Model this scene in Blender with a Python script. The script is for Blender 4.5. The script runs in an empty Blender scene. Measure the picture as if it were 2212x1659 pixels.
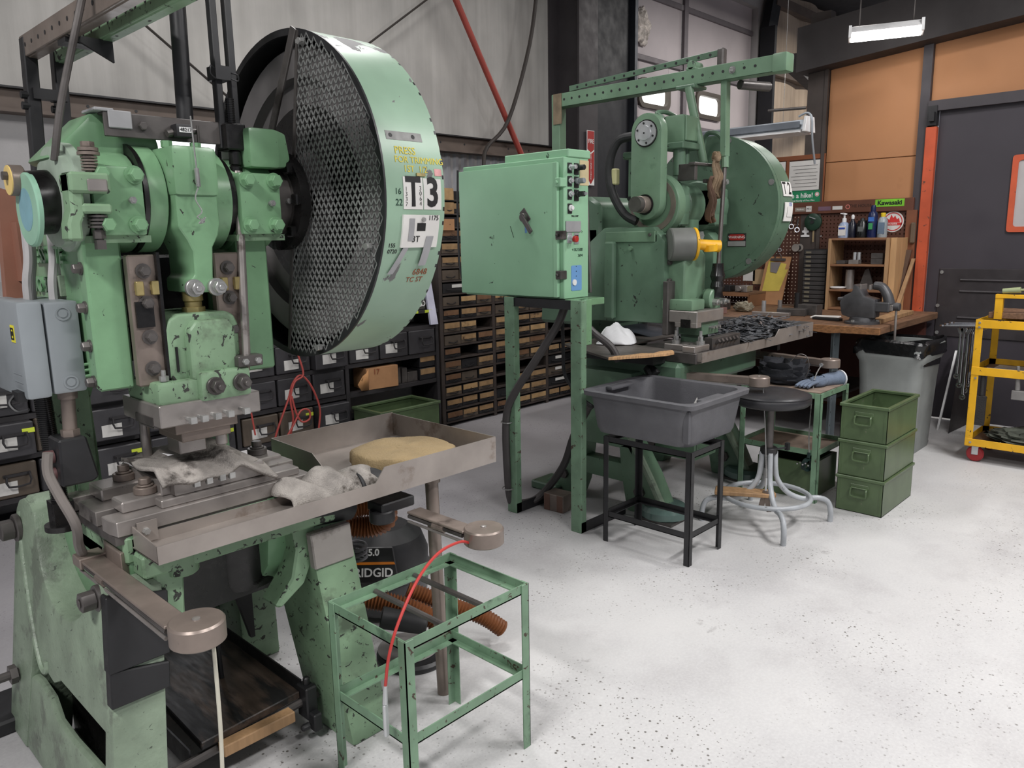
import bpy, bmesh, math, random
from mathutils import Vector, Matrix
PI = math.pi
R = math.radians
rnd = random.Random(7)
scene = bpy.context.scene
col = scene.collection

# ------------------------------------------------------------------ camera
CAM_F, CAM_P, CAM_Y, CAM_R = 1668.0, R(10.7), R(43.8), R(-0.992)
_r = Vector((math.sin(CAM_Y), -math.cos(CAM_Y), 0))
_f = Vector((math.cos(CAM_Y)*math.cos(CAM_P), math.sin(CAM_Y)*math.cos(CAM_P), -math.sin(CAM_P)))
_u = _r.cross(_f)
_r2 = _r*math.cos(CAM_R) + _u*math.sin(CAM_R)
_u2 = _u*math.cos(CAM_R) - _r*math.sin(CAM_R)
cd = bpy.data.cameras.new('camera'); cam = bpy.data.objects.new('camera', cd); col.objects.link(cam)
cd.sensor_width = 36.0; cd.lens = CAM_F/2212*36.0; cd.clip_start = .02; cd.clip_end = 100
m = Matrix((( _r2.x, _u2.x, -_f.x, 0), (_r2.y, _u2.y, -_f.y, 0), (_r2.z, _u2.z, -_f.z, 1.55), (0, 0, 0, 1)))
cam.matrix_world = m
scene.camera = cam

# ------------------------------------------------------------------ world, lamps, exposure
vs = scene.view_settings
vs.view_transform = 'Standard'; vs.look = 'None'; vs.gamma = 1.0; vs.use_curve_mapping = False
vs.exposure = 0.10
w = bpy.data.worlds.new('world'); scene.world = w; w.use_nodes = True
w.node_tree.nodes['Background'].inputs[0].default_value = (.78, .80, .90, 1)
w.node_tree.nodes['Background'].inputs[1].default_value = .26
def area(name, loc, sx, sy, power, rot=(0, 0, 0), colr=(1, .98, .97)):
    l = bpy.data.lights.new(name, 'AREA'); l.shape = 'RECTANGLE'; l.size = sx; l.size_y = sy
    l.energy = power; l.color = colr
    o = bpy.data.objects.new(name, l); col.objects.link(o); o.location = loc; o.rotation_euler = rot
    return o
# ceiling fluorescents over the aisle and presses, plus one added fill lamp
area('ceiling_and_fill_lamp', (3.6, -0.9, 3.9), 1.2, .30, 105)
area('ceiling_and_fill_lamp', (1.2, -1.1, 3.9), 1.2, .30, 78)
area('ceiling_and_fill_lamp', (5.0, 0.3, 3.9), .30, 1.2, 62)
area('ceiling_and_fill_lamp', (-1.3, 0.9, 3.7), .30, 1.2, 120)  # unseen fill lamp added to brighten the cabinet's left face
area('ceiling_and_fill_lamp', (2.6, 3.3, 4.2), 1.2, .30, 46)
area('ceiling_and_fill_lamp', (4.9, 3.6, 4.2), 1.2, .30, 14)
area('ceiling_and_fill_lamp', (8.6, 3.2, 4.3), 1.2, .30, 70, colr=(1, .96, .93))
area('ceiling_and_fill_lamp', (11.2, 3.2, 4.3), 1.2, .30, 60, colr=(1, .94, .86))

# ------------------------------------------------------------------ materials
MATS = {}
def s2l(c):
    return tuple(((v/255.)/12.92 if v/255. <= .04045 else ((v/255.+.055)/1.055)**2.4) for v in c)
def nmat(name):
    m = bpy.data.materials.new(name); m.use_nodes = True; nt = m.node_tree
    return m, nt, nt.nodes['Principled BSDF']
def nd(nt, typ, **kw):
    n = nt.nodes.new(typ)
    for k, v in kw.items():
        if k in ('inp',):
            for a, b in v.items(): n.inputs[a].default_value = b
        else: setattr(n, k, v)
    return n
def coord(nt, scale=(1, 1, 1), mode='Object'):
    tc = nt.nodes.new('ShaderNodeTexCoord'); mp = nt.nodes.new('ShaderNodeMapping')
    mp.inputs['Scale'].default_value = scale
    nt.links.new(tc.outputs[mode], mp.inputs['Vector'])
    return mp.outputs['Vector']
def noise(nt, vec, scale, detail=4, rough=.55, dist=0.):
    n = nd(nt, 'ShaderNodeTexNoise', inp={'Scale': scale, 'Detail': detail, 'Roughness': rough, 'Distortion': dist})
    nt.links.new(vec, n.inputs['Vector']); return n.outputs['Fac']
def ramp(nt, fac, stops):
    n = nt.nodes.new('ShaderNodeValToRGB'); e = n.color_ramp.elements
    while len(e) < len(stops): e.new(.5)
    for i, (p, c) in enumerate(stops):
        e[i].position = p; e[i].color = (c, c, c, 1) if isinstance(c, (int, float)) else (*c, 1)
    nt.links.new(fac, n.inputs['Fac']); return n.outputs['Color']
def mix(nt, fac, a, b, mode='MIX'):
    n = nt.nodes.new('ShaderNodeMix'); n.data_type = 'RGBA'; n.blend_type = mode
    for s, v in ((n.inputs[0], fac), (n.inputs[6], a), (n.inputs[7], b)):
        if hasattr(v, 'type') and hasattr(v, 'links'): nt.links.new(v, s)
        elif isinstance(v, (int, float)): s.default_value = v
        else: s.default_value = (*v, 1)
    return n.outputs[2]
def bump(nt, b, h, strength=.2, dist=.01):
    n = nd(nt, 'ShaderNodeBump', inp={'Strength': strength, 'Distance': dist})
    nt.links.new(h, n.inputs['Height']); nt.links.new(n.outputs['Normal'], b.inputs['Normal'])
def surf(name, rgb, rough=.5, metal=0., var=.25, vscale=4., chip=None, chipamt=.0, chipscale=22., spot=None,
         spotamt=0., spotscale=3., bmp=0., bscale=80., stretch=(1, 1, 1), spec=.5, coat=0.):
    """paint, metal, plastic: base colour with soft variation, optional chips and larger worn patches"""
    if name in MATS: return MATS[name]
    m, nt, b = nmat(name)
    base = s2l(rgb); v = coord(nt, stretch)
    dark = tuple(c*(1-var) for c in base); lite = tuple(min(1, c*(1+var)) for c in base)
    c = ramp(nt, noise(nt, v, vscale, 5), [(.3, dark), (.7, lite)])
    if spotamt:
        f = ramp(nt, noise(nt, v, spotscale, 8, .65), [(.72-spotamt*.3, 0.), (.80-spotamt*.3, 1.)])
        c = mix(nt, f, c, s2l(spot))
    if chipamt:
        f = ramp(nt, noise(nt, v, chipscale, 7, .6, .7), [(.70-chipamt*.25, 0.), (.715-chipamt*.25, 1.)])
        c = mix(nt, f, c, s2l(chip))
        rr = ramp(nt, f, [(0., rough), (1., min(1, rough+.25))]); nt.links.new(rr, b.inputs['Roughness'])
    else:
        rr = ramp(nt, noise(nt, v, vscale*3, 4), [(.3, max(.03, rough-.08)), (.7, min(1, rough+.08))]); nt.links.new(rr, b.inputs['Roughness'])
    nt.links.new(c, b.inputs['Base Color'])
    b.inputs['Metallic'].default_value = metal
    b.inputs['Specular IOR Level'].default_value = spec
    b.inputs['Coat Weight'].default_value = coat
    if bmp: bump(nt, b, noise(nt, v, bscale, 4), bmp, .004)
    MATS[name] = m; return m
GREEN = surf('green_paint', (116, 154, 118), .28, var=.22, vscale=5, chip=(38, 36, 34), chipamt=.10, chipscale=42, spot=(92, 122, 94), spotamt=.25, bmp=.12, bscale=14)
GREENW = surf('green_paint_worn', (122, 150, 120), .5, var=.2, vscale=7, chip=(48, 50, 46), chipamt=.36, chipscale=38, spot=(98, 116, 94), spotamt=.5, spotscale=5, bmp=.2, bscale=40)
GREENC = surf('green_casting', (132, 148, 128), .45, var=.2, vscale=9, chip=(84, 92, 82), chipamt=.16, chipscale=60, spot=(108, 118, 104), spotamt=.6, spotscale=7, bmp=.5, bscale=70)
GREEND = surf('green_paint_deep', (90, 116, 96), .38, var=.2, vscale=4, chip=(36, 40, 36), chipamt=.16, chipscale=26, spot=(76, 104, 82), spotamt=.3)
GREEN2 = surf('green_paint_grey', (104, 132, 108), .4, var=.18, vscale=5, chip=(44, 48, 44), chipamt=.10, chipscale=40, spot=(86, 112, 90), spotamt=.3)
GREENG = surf('green_guard', (140, 168, 146), .36, var=.14, vscale=4, chip=(104, 104, 104), chipamt=.30, chipscale=8, spot=(114, 138, 110), spotamt=.35, spotscale=3)
GREENCAB = surf('green_cabinet', (142, 186, 152), .5, var=.08, vscale=3, chip=(50, 66, 54), chipamt=.08, chipscale=8)
GREENST = surf('green_stand', (112, 142, 116), .45, var=.2, vscale=9, chip=(70, 58, 48), chipamt=.3, chipscale=30, spot=(74, 96, 78), spotamt=.35, spotscale=6)
GREENBIN = surf('green_bin', (80, 98, 68), .33, var=.22, vscale=6, chip=(108, 110, 92), chipamt=.10, chipscale=20, spot=(92, 100, 74), spotamt=.22, spotscale=4)
BLACK = surf('black_metal', (34, 34, 36), .45, var=.3, vscale=8, spot=(52, 50, 50), spotamt=.3)
BLACKG = surf('black_grease', (20, 19, 19), .3, var=.4, vscale=12, spot=(46, 42, 40), spotamt=.3)
STEEL = surf('ground_steel', (156, 150, 146), .34, metal=.55, var=.2, vscale=7, spot=(92, 84, 78), spotamt=.35, spotscale=5)
STEELB = surf('bolt_steel', (168, 168, 166), .32, metal=.6, var=.25, vscale=20)
STEELD = surf('dark_steel', (92, 88, 86), .4, metal=.45, var=.3, vscale=9, spot=(52, 48, 46), spotamt=.4)
STEELBR = surf('oily_steel', (132, 120, 112), .38, metal=.4, var=.25, vscale=7, spot=(86, 76, 70), spotamt=.4, spotscale=6)
SHEET = surf('sheet_steel', (158, 150, 144), .36, metal=.45, var=.18, vscale=6, spot=(122, 108, 98), spotamt=.4, spotscale=4)
ALU = surf('aluminium', (196, 198, 200), .35, metal=.6, var=.12, vscale=10)
GALV = surf('galvanised', (170, 176, 182), .45, metal=.4, var=.12, vscale=9)
CHROME = surf('chrome', (200, 200, 204), .16, metal=1., var=.1)
BRASS = surf('brass', (176, 160, 110), .4, metal=.7, var=.25, vscale=15)
GREY = surf('grey_enamel', (136, 142, 146), .38, var=.08, vscale=6, spot=(104, 110, 114), spotamt=.3)
DGREY = surf('dark_grey_plastic', (94, 94, 98), .5, var=.12, vscale=9, bmp=.25, bscale=160)
RUBBER = surf('black_rubber', (30, 30, 32), .55, var=.2, vscale=10)
VINYL = surf('black_vinyl', (42, 42, 45), .42, var=.15, vscale=8, bmp=.15, bscale=200)
WHITE = surf('white_plastic', (225, 225, 225), .45, var=.04)
PAPER = surf('paper', (214, 212, 208), .8, var=.06, vscale=10)
CARD = surf('cardboard', (172, 128, 90), .85, var=.12, vscale=9)
KRAFT = surf('label_card', (152, 122, 86), .85, var=.25, vscale=14, spot=(70, 52, 38), spotamt=.45, spotscale=9)
WOOD = surf('bench_wood', (118, 88, 66), .6, var=.35, vscale=6, stretch=(1, 8, 8), spot=(64, 46, 34), spotamt=.45, spotscale=3)
WOODP = surf('pale_wood', (164, 130, 94), .65, var=.25, vscale=5, stretch=(6, 6, .7), spot=(120, 84, 54), spotamt=.3)
WOODO = surf('oily_wood', (70, 58, 50), .5, var=.5, vscale=5, stretch=(6, 1, 6), spot=(20, 19, 20), spotamt=.95, spotscale=1.8)
WOODR = surf('red_brown_board', (98, 58, 42), .55, var=.2, vscale=6)
YELLOW = surf('yellow_paint', (222, 168, 28), .45, var=.12, vscale=9, chip=(70, 60, 40), chipamt=.22, chipscale=24)
ORANGE = surf('orange_paint', (190, 84, 52), .5, var=.15, vscale=6, chip=(96, 60, 48), chipamt=.2, chipscale=18)
RED = surf('red_paint', (168, 44, 38), .45, var=.15)
REDR = surf('red_rod', (150, 62, 52), .5, var=.15)
BLUE = surf('blue_tape', (104, 150, 200), .6, var=.05)
TAPE = surf('duct_tape', (150, 150, 152), .5, var=.08, vscale=18)
LEAF = surf('dark_green_plastic', (30, 58, 44), .4, var=.15)
STUFFING = surf('white_cloth', (236, 236, 238), .9, var=.04, bmp=.3, bscale=120)
INK = surf('black_ink', (16, 16, 17), .6, var=0.01)
INKY = surf('yellow_crayon', (214, 196, 74), .7, var=.1)
INKR = surf('red_ink', (200, 50, 48), .6, var=.05)
INKW = surf('white_ink', (232, 232, 230), .6, var=.03)
INKG = surf('dark_green_ink', (22, 58, 44), .6, var=.05)
INKB = surf('blue_ink', (40, 70, 160), .6, var=.05)
INKBR = surf('rust_crayon', (140, 76, 48), .7, var=.1)

# ------------------------------------------------------------------ geometry helpers
def basis(d):
    d = Vector(d).normalized()
    a = Vector((0, 0, 1)) if abs(d.z) < .9 else Vector((1, 0, 0))
    x = a.cross(d).normalized(); y = d.cross(x)
    return x, y, d
def spline(pts, n=6):
    P = [Vector(p) for p in pts]
    if len(P) < 3: return P
    out = []
    for i in range(len(P)-1):
        p0 = P[max(i-1, 0)]; p1 = P[i]; p2 = P[i+1]; p3 = P[min(i+2, len(P)-1)]
        for k in range(n):
            t = k/n
            out.append(.5*((2*p1)+(p2-p0)*t+(2*p0-5*p1+4*p2-p3)*t*t+(3*p1-p0-3*p2+p3)*t**3))
    out.append(P[-1]); return out
class MB:
    def __init__(s): s.v = []; s.f = []
    def add(s, vs, fs):
        b = len(s.v); s.v += [Vector(v) for v in vs]; s.f += [[b+i for i in f] for f in fs]; return s
    def box(s, x0, x1, y0, y1, z0, z1):
        return s.add([(x, y, z) for z in (z0, z1) for y in (y0, y1) for x in (x0, x1)],
                     [(0, 2, 3, 1), (4, 5, 7, 6), (0, 1, 5, 4), (2, 6, 7, 3), (0, 4, 6, 2), (1, 3, 7, 5)])
    def hexa(s, p):   # eight corners: bottom four ring, top four ring
        return s.add(p, [(3, 2, 1, 0), (4, 5, 6, 7), (0, 1, 5, 4), (1, 2, 6, 5), (2, 3, 7, 6), (3, 0, 4, 7)])
    def bar(s, a, b, w, h, up=(0, 0, 1)):    # rectangular bar from a to b
        a = Vector(a); b = Vector(b); d = (b-a).normalized(); u = Vector(up)
        x = d.cross(u)
        if x.length < 1e-4: x = d.cross(Vector((1, 0, 0)))
        x.normalize(); y = x.cross(d)
        c = [x*(sx*w/2)+y*(sy*h/2) for sx, sy in ((-1, -1), (1, -1), (1, 1), (-1, 1))]
        return s.hexa([a+q for q in c]+[b+q for q in c])
    def cyl(s, a, b, r0, r1=None, n=20, caps=True):
        if r1 is None: r1 = r0
        a = Vector(a); b = Vector(b); x, y, d = basis(b-a)
        vs = [a+(x*math.cos(2*PI*i/n)+y*math.sin(2*PI*i/n))*r0 for i in range(n)] + \
             [b+(x*math.cos(2*PI*i/n)+y*math.sin(2*PI*i/n))*r1 for i in range(n)]
        fs = [(i, (i+1) % n, n+(i+1) % n, n+i) for i in range(n)]
        if caps: fs += [tuple(range(n-1, -1, -1)), tuple(range(n, 2*n))]
        return s.add(vs, fs)
    def lathe(s, o, d, prof, n=24):   # prof: (radius, distance along d); closed at ends when radius 0
        o = Vector(o); x, y, d = basis(d); vs = []; fs = []
        for r, h in prof:
            for i in range(n):
                a = 2*PI*i/n; vs.append(o+d*h+(x*math.cos(a)+y*math.sin(a))*max(r, 1e-4))
        for k in range(len(prof)-1):
            for i in range(n):
                j = (i+1) % n; fs.append((k*n+i, k*n+j, (k+1)*n+j, (k+1)*n+i))
        fs.append(tuple(range(n-1, -1, -1))); q = (len(prof)-1)*n; fs.append(tuple(range(q, q+n)))
        return s.add(vs, fs)
    def tube(s, pts, r, n=8, smooth=5, caps=True):
        P = spline(pts, smooth) if smooth else [Vector(p) for p in pts]
        vs = []; fs = []; x = None
        for i, p in enumerate(P):
            d = (P[min(i+1, len(P)-1)]-P[max(i-1, 0)]).normalized()
            if x is None: x, y, _ = basis(d)
            else:
                x = (x-d*x.dot(d)).normalized(); y = d.cross(x)
            rr = r(i/(len(P)-1)) if callable(r) else r
            for k in range(n):
                a = 2*PI*k/n; vs.append(p+(x*math.cos(a)+y*math.sin(a))*rr)
        for i in range(len(P)-1):
            for k in range(n):
                j = (k+1) % n; fs.append((i*n+k, i*n+j, (i+1)*n+j, (i+1)*n+k))
        if caps: fs.append(tuple(range(n-1, -1, -1))); q = (len(P)-1)*n; fs.append(tuple(range(q, q+n)))
        return s.add(vs, fs)
    def prism(s, poly, axis, a, b):  # polygon of 2D points extruded along axis ('x': (y,z), 'y': (x,z), 'z': (x,y))
        def P(p, t): return {'x': (t, p[0], p[1]), 'y': (p[0], t, p[1]), 'z': (p[0], p[1], t)}[axis]
        n = len(poly); vs = [P(p, a) for p in poly]+[P(p, b) for p in poly]
        fs = [tuple(range(n-1, -1, -1)), tuple(range(n, 2*n))]+[(i, (i+1) % n, n+(i+1) % n, n+i) for i in range(n)]
        return s.add(vs, fs)
    def ring(s, o, d, r0, r1, h, n=32, a0=0, a1=2*PI):   # flat ring of thickness h along d
        o = Vector(o); x, y, d = basis(d); full = abs(a1-a0-2*PI) < 1e-6; k = n if full else n+1
        vs = []; fs = []
        for i in range(k):
            a = a0+(a1-a0)*i/n; q = x*math.cos(a)+y*math.sin(a)
            vs += [o+q*r0, o+q*r1, o+q*r1+d*h, o+q*r0+d*h]
        for i in range(n):
            b = i*4; c = ((i+1) % k)*4
            for e in range(4): fs.append((b+e, b+(e+1) % 4, c+(e+1) % 4, c+e))
        if not full: fs += [(0, 1, 2, 3), (4*k-1, 4*k-2, 4*k-3, 4*k-4)]
        return s.add(vs, fs)
    def hexbolt(s, p, d, r, h, washer=0.):   # bolt head on a face at p looking along d
        p = Vector(p); d = Vector(d).normalized()
        if washer: s.cyl(p, p+d*h*.25, washer, n=16); p = p+d*h*.25
        s.cyl(p, p+d*h*.85, r, n=6); s.cyl(p+d*h*.85, p+d*h, r*.9, r*.8, n=6); return s
    def grid(s, fn, nu, nv, two=None):   # fn(u,v)->point; two = thickness along -z-ish normal offset
        vs = [fn(i/nu, j/nv) for j in range(nv+1) for i in range(nu+1)]
        fs = [(j*(nu+1)+i, j*(nu+1)+i+1, (j+1)*(nu+1)+i+1, (j+1)*(nu+1)+i) for j in range(nv) for i in range(nu)]
        return s.add(vs, fs)
def obj(name, mb, mat, parent=None, off=None, bevel=0., smooth=30, solid=0., seg=1, label=None, kind=None):
    me = bpy.data.meshes.new(name)
    o3 = off or Vector((0, 0, 0))
    me.from_pydata([v-o3 for v in mb.v], [], mb.f)
    bm = bmesh.new(); bm.from_mesh(me)
    bmesh.ops.recalc_face_normals(bm, faces=bm.faces)
    if bevel:
        es = [e for e in bm.edges if len(e.link_faces) == 2 and e.calc_face_angle(0) > R(28)]
        bmesh.ops.bevel(bm, geom=es, offset=bevel, segments=seg, profile=.6, affect='EDGES', clamp_overlap=True)
    bm.to_mesh(me); bm.free()
    if smooth:
        me.shade_smooth(); me.set_sharp_from_angle(angle=R(smooth))
    me.materials.append(mat)
    ob = bpy.data.objects.new(name, me); col.objects.link(ob)
    if parent: ob.parent = parent
    if solid:
        md = ob.modifiers.new('solid', 'SOLIDIFY'); md.thickness = solid; md.offset = 0
    if label: ob['label'] = label
    if kind: ob['kind'] = kind
    return ob
class Thing:
    def __init__(s, name, label, cat, loc, group=None):
        s.loc = Vector(loc); s.o = bpy.data.objects.new(name, None); col.objects.link(s.o)
        s.o.empty_display_size = .05
        s.o.location = s.loc; s.o['label'] = label; s.o['category'] = cat
        if group: s.o['group'] = group
    def part(s, name, mb, mat, parent=None, **kw):
        return obj(name, mb, mat, parent or s.o, off=s.loc, **kw)
    def text(s, name, txt, p, right, up, size, mat, parent=None, **kw):
        return text(name, txt, p, right, up, size, mat, parent or s.o, s.loc, **kw)
def single(name, mb, mat, label, cat, loc, group=None, **kw):
    o = obj(name, mb, mat, None, off=Vector(loc), **kw); o.location = loc
    o['label'] = label; o['category'] = cat
    if group: o['group'] = group
    return o
def struct(name, mb, mat, parent=None, **kw):
    o = obj(name, mb, mat, parent, **kw)
    if not parent: o['kind'] = 'structure'
    return o
def copy_tree(root, delta, label=None):
    r = root.copy(); col.objects.link(r); r.location = root.location+Vector(delta)
    if label: r['label'] = label
    for ch in list(root.children):
        c = ch.copy(); col.objects.link(c); c.parent = r
        for g in list(ch.children):
            d = g.copy(); col.objects.link(d); d.parent = c
    return r
def text(name, txt, p, right, up, size, mat, parent=None, off=None, align='CENTER', ex=.0008, bold=0., wrapfn=None, sx=1.):
    cu = bpy.data.curves.new('txt', 'FONT'); cu.body = txt; cu.size = size; cu.align_x = align; cu.align_y = 'CENTER'
    cu.extrude = ex; cu.offset = bold; cu.resolution_u = 3
    tmp = bpy.data.objects.new('txt', cu); col.objects.link(tmp)
    dg = bpy.context.evaluated_depsgraph_get(); dg.update()
    me = bpy.data.meshes.new_from_object(tmp.evaluated_get(dg)); me.name = name
    bpy.data.objects.remove(tmp)
    right = Vector(right).normalized(); up = Vector(up).normalized(); nrm = right.cross(up); p = Vector(p); o3 = off or Vector((0, 0, 0))
    for v in me.vertices:
        c = v.co
        q = p+right*c.x*sx+up*c.y+nrm*c.z if not wrapfn else wrapfn(c.x*sx, c.y, c.z)
        v.co = q-o3
    me.materials.clear(); me.materials.append(mat)
    ob = bpy.data.objects.new(name, me); col.objects.link(ob)
    if parent: ob.parent = parent
    return ob
# ------------------------------------------------------------------ the setting
def floor_mat():
    m, nt, b = nmat('concrete_floor'); v = coord(nt, mode='Object')
    c = ramp(nt, noise(nt, v, .9, 6, .6), [(.3, s2l((186, 185, 186))), (.7, s2l((208, 207, 206)))])
    dirt = ramp(nt, noise(nt, v, 2.1, 7, .65), [(.5, 0.), (.78, .55)])
    c = mix(nt, dirt, c, s2l((158, 154, 156)))
    # fine pale aggregate and small dark pits
    fine = ramp(nt, noise(nt, v, 90, 3, .6), [(.42, .0), (.62, 1.)])
    c = mix(nt, mix(nt, .18, (0, 0, 0), fine), c, s2l((226, 226, 224)))
    vor = nd(nt, 'ShaderNodeTexVoronoi', inp={'Scale': 34.0}); nt.links.new(v, vor.inputs['Vector'])
    pit = ramp(nt, vor.outputs['Distance'], [(.12, 1.), (.17, 0.)])
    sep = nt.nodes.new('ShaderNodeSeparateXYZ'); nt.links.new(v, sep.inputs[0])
    where = ramp(nt, noise(nt, v, 1.2, 3), [(.46, 0.), (.60, 1.)])
    vor2 = nd(nt, 'ShaderNodeTexVoronoi', inp={'Scale': 62.0}); nt.links.new(v, vor2.inputs['Vector'])
    pit2 = ramp(nt, vor2.outputs['Distance'], [(.12, .8), (.18, 0.)])
    pit = mix(nt, 1., pit, pit2, 'LIGHTEN')
    pit = mix(nt, 1., pit, where, 'MULTIPLY')
    c = mix(nt, pit, c, s2l((104, 100, 96)))
    # greasy marks with a shape of their own
    grs = ramp(nt, noise(nt, v, 4.5, 5, .7), [(.66, 0.), (.74, .5)])
    c = mix(nt, grs, c, s2l((128, 124, 124)))
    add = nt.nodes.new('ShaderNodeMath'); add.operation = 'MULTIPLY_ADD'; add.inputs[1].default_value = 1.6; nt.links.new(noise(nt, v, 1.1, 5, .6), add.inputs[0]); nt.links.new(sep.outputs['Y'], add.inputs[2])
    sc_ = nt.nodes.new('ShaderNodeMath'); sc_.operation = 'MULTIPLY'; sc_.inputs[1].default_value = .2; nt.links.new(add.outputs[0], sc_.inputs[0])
    back_shade = ramp(nt, sc_.outputs[0], [(.60, 0.), (.82, .62)])      # dimmer light behind the presses, painted into the floor colour
    c = mix(nt, back_shade, c, s2l((122, 117, 124)))
    nt.links.new(c, b.inputs['Base Color'])
    rr = ramp(nt, noise(nt, v, 3, 5), [(.3, .42), (.7, .62)]); nt.links.new(rr, b.inputs['Roughness'])
    bump(nt, b, noise(nt, v, 60, 4), .15, .004)
    return m
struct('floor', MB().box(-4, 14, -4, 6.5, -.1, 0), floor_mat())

def sheet_wall(name, a, bb, streak=26.):
    m, nt, b = nmat(name); v = coord(nt, (streak, 1, .55)); v2 = coord(nt, (1, 1, 1))
    c = ramp(nt, noise(nt, v, 1.0, 5, .6), [(.25, s2l(a)), (.75, s2l(bb))])
    blot = ramp(nt, noise(nt, v2, 1.4, 5), [(.35, .75), (.65, 1.)])
    c = mix(nt, 1., c, blot, 'MULTIPLY')
    nt.links.new(c, b.inputs['Base Color']); b.inputs['Roughness'].default_value = .55
    bump(nt, b, noise(nt, v, 1.5, 4), .12, .02)
    return m
WALLUP = sheet_wall('wall_sheeting', (166, 163, 158), (194, 191, 186), 9.)
WALLLO = surf('grey_block', (170, 168, 168), .8, var=.1, vscale=3, bmp=.3, bscale=50)
WALLCR = sheet_wall('cream_sheeting', (170, 152, 134), (204, 186, 166), 12.)
GIRT = surf('girt_steel', (96, 84, 76), .6, var=.2, vscale=5)
COLM = surf('column_paint', (58, 54, 56), .6, var=.2, vscale=3)
COLB = surf('column_dark', (26, 28, 33), .6, var=.2, vscale=3)
YB = 5.1
# back wall: lower block course with a window hole, girt, then insulated sheeting
wb = struct('wall_back', MB().box(-4, 1.80, YB, YB+.2, 0, 2.30).box(2.62, 5.95, YB, YB+.2, 0, 2.30).box(1.80, 2.62, YB, YB+.2, 0, 1.35)
            .box(1.80, 2.62, YB, YB+.2, 2.26, 2.30).box(-4, 7.1, YB+.1, YB+.2, 2.30, 6.0).box(10.1, 14, YB, YB+.2, 0, 6).box(5.95, 7.1, YB, YB+.2, 0, 2.3).box(7.1, 10.1, YB, YB+.2, 4.45, 6), WALLLO)
xs = [-4, -2.9, -1.75, -.6, .55, 1.62, 2.28, 2.96, 4.06, 4.92, 5.93]
for i in range(len(xs)-1):       # vertical sheets, each lapped over the next
    x0, x1 = xs[i], xs[i+1]
    mb = MB(); n = 12
    pr = [(x0+(x1-x0)*k/n, YB-.03-.012*math.sin(PI*k/n)-(.006 if k == n else 0)) for k in range(n+1)]
    mb.prism(pr+[(x1, YB+.09), (x0, YB+.09)], 'z', 2.40, 6.0)
    struct('sheet_panel', mb, WALLUP, wb, smooth=40)
struct('girt', MB().box(-4, 5.93, YB-.10, YB+.0, 2.27, 2.39).box(-4, 5.93, YB-.12, YB-.1, 2.27, 2.29), GIRT, wb)
struct('girt_lip', MB().box(-4, 5.93, YB-.14, YB+.0, 2.392, 2.402), BLACK, wb)
for k in range(18):
    struct('bolt_hole', MB().cyl((.9+k*.27, YB-.102, 2.34), (.9+k*.27, YB-.1, 2.34), .009, n=8), BLACK, wb)
# corrugated sheets on the part right of the presses
mb = MB()
for k in range(28):
    x = 3.3+k*.095; mb.prism([(x, YB), (x+.02, YB-.02), (x+.05, YB-.02), (x+.07, YB)], 'z', 1.7, 2.27)
struct('corrugation', mb, surf('dull_sheet', (150, 150, 154), .5, metal=.1, var=.1, stretch=(6, 6, 1)), wb)
# window behind the crank, bright outside
def emit(name, c, s):
    m, nt, b = nmat(name); e = nd(nt, 'ShaderNodeEmission', inp={'Color': (*c, 1), 'Strength': s})
    nt.links.new(e.outputs[0], nt.nodes['Material Output'].inputs[0]); return m
DAY = emit('daylight_pane', (.93, .95, 1.), 3.2)
w1 = struct('window_1', MB().box(1.76, 1.82, YB-.03, YB+.1, 1.31, 2.3).box(2.6, 2.66, YB-.03, YB+.1, 1.31, 2.3).box(1.76, 2.66, YB-.03, YB+.1, 1.31, 1.37).box(1.76, 2.66, YB-.03, YB+.1, 2.24, 2.30), surf('window_frame', (150, 118, 92), .6))
struct('pane', MB().box(1.81, 2.61, YB+.09, YB+.1, 1.36, 2.25), DAY, w1)
# columns right of the sheeting
def ibeam(mb, x, y, z0, z1, w, d, t):
    mb.box(x-w/2, x+w/2, y-d/2, y-d/2+t, z0, z1).box(x-w/2, x+w/2, y+d/2-t, y+d/2, z0, z1).box(x-t/2, x+t/2, y-d/2+t, y+d/2-t, z0, z1); return mb
struct('trim_1', ibeam(MB(), 5.99, 4.88, 0, 6, .28, .38, .02), COLM)
struct('trim_2', MB().box(6.16, 6.36, 4.98, 5.1, 0, 6).box(6.33, 6.37, 4.92, 4.99, 0, 6), surf('column_brown', (96, 84, 78), .6, var=.12))
struct('trim_3', MB().box(6.45, 7.05, 4.96, 5.1, 0, 6), COLB)
struct('trim_4', MB().box(7.03, 7.08, 4.9, 5.1, 0, 6), surf('track_steel', (52, 56, 62), .45, metal=.5))
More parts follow.
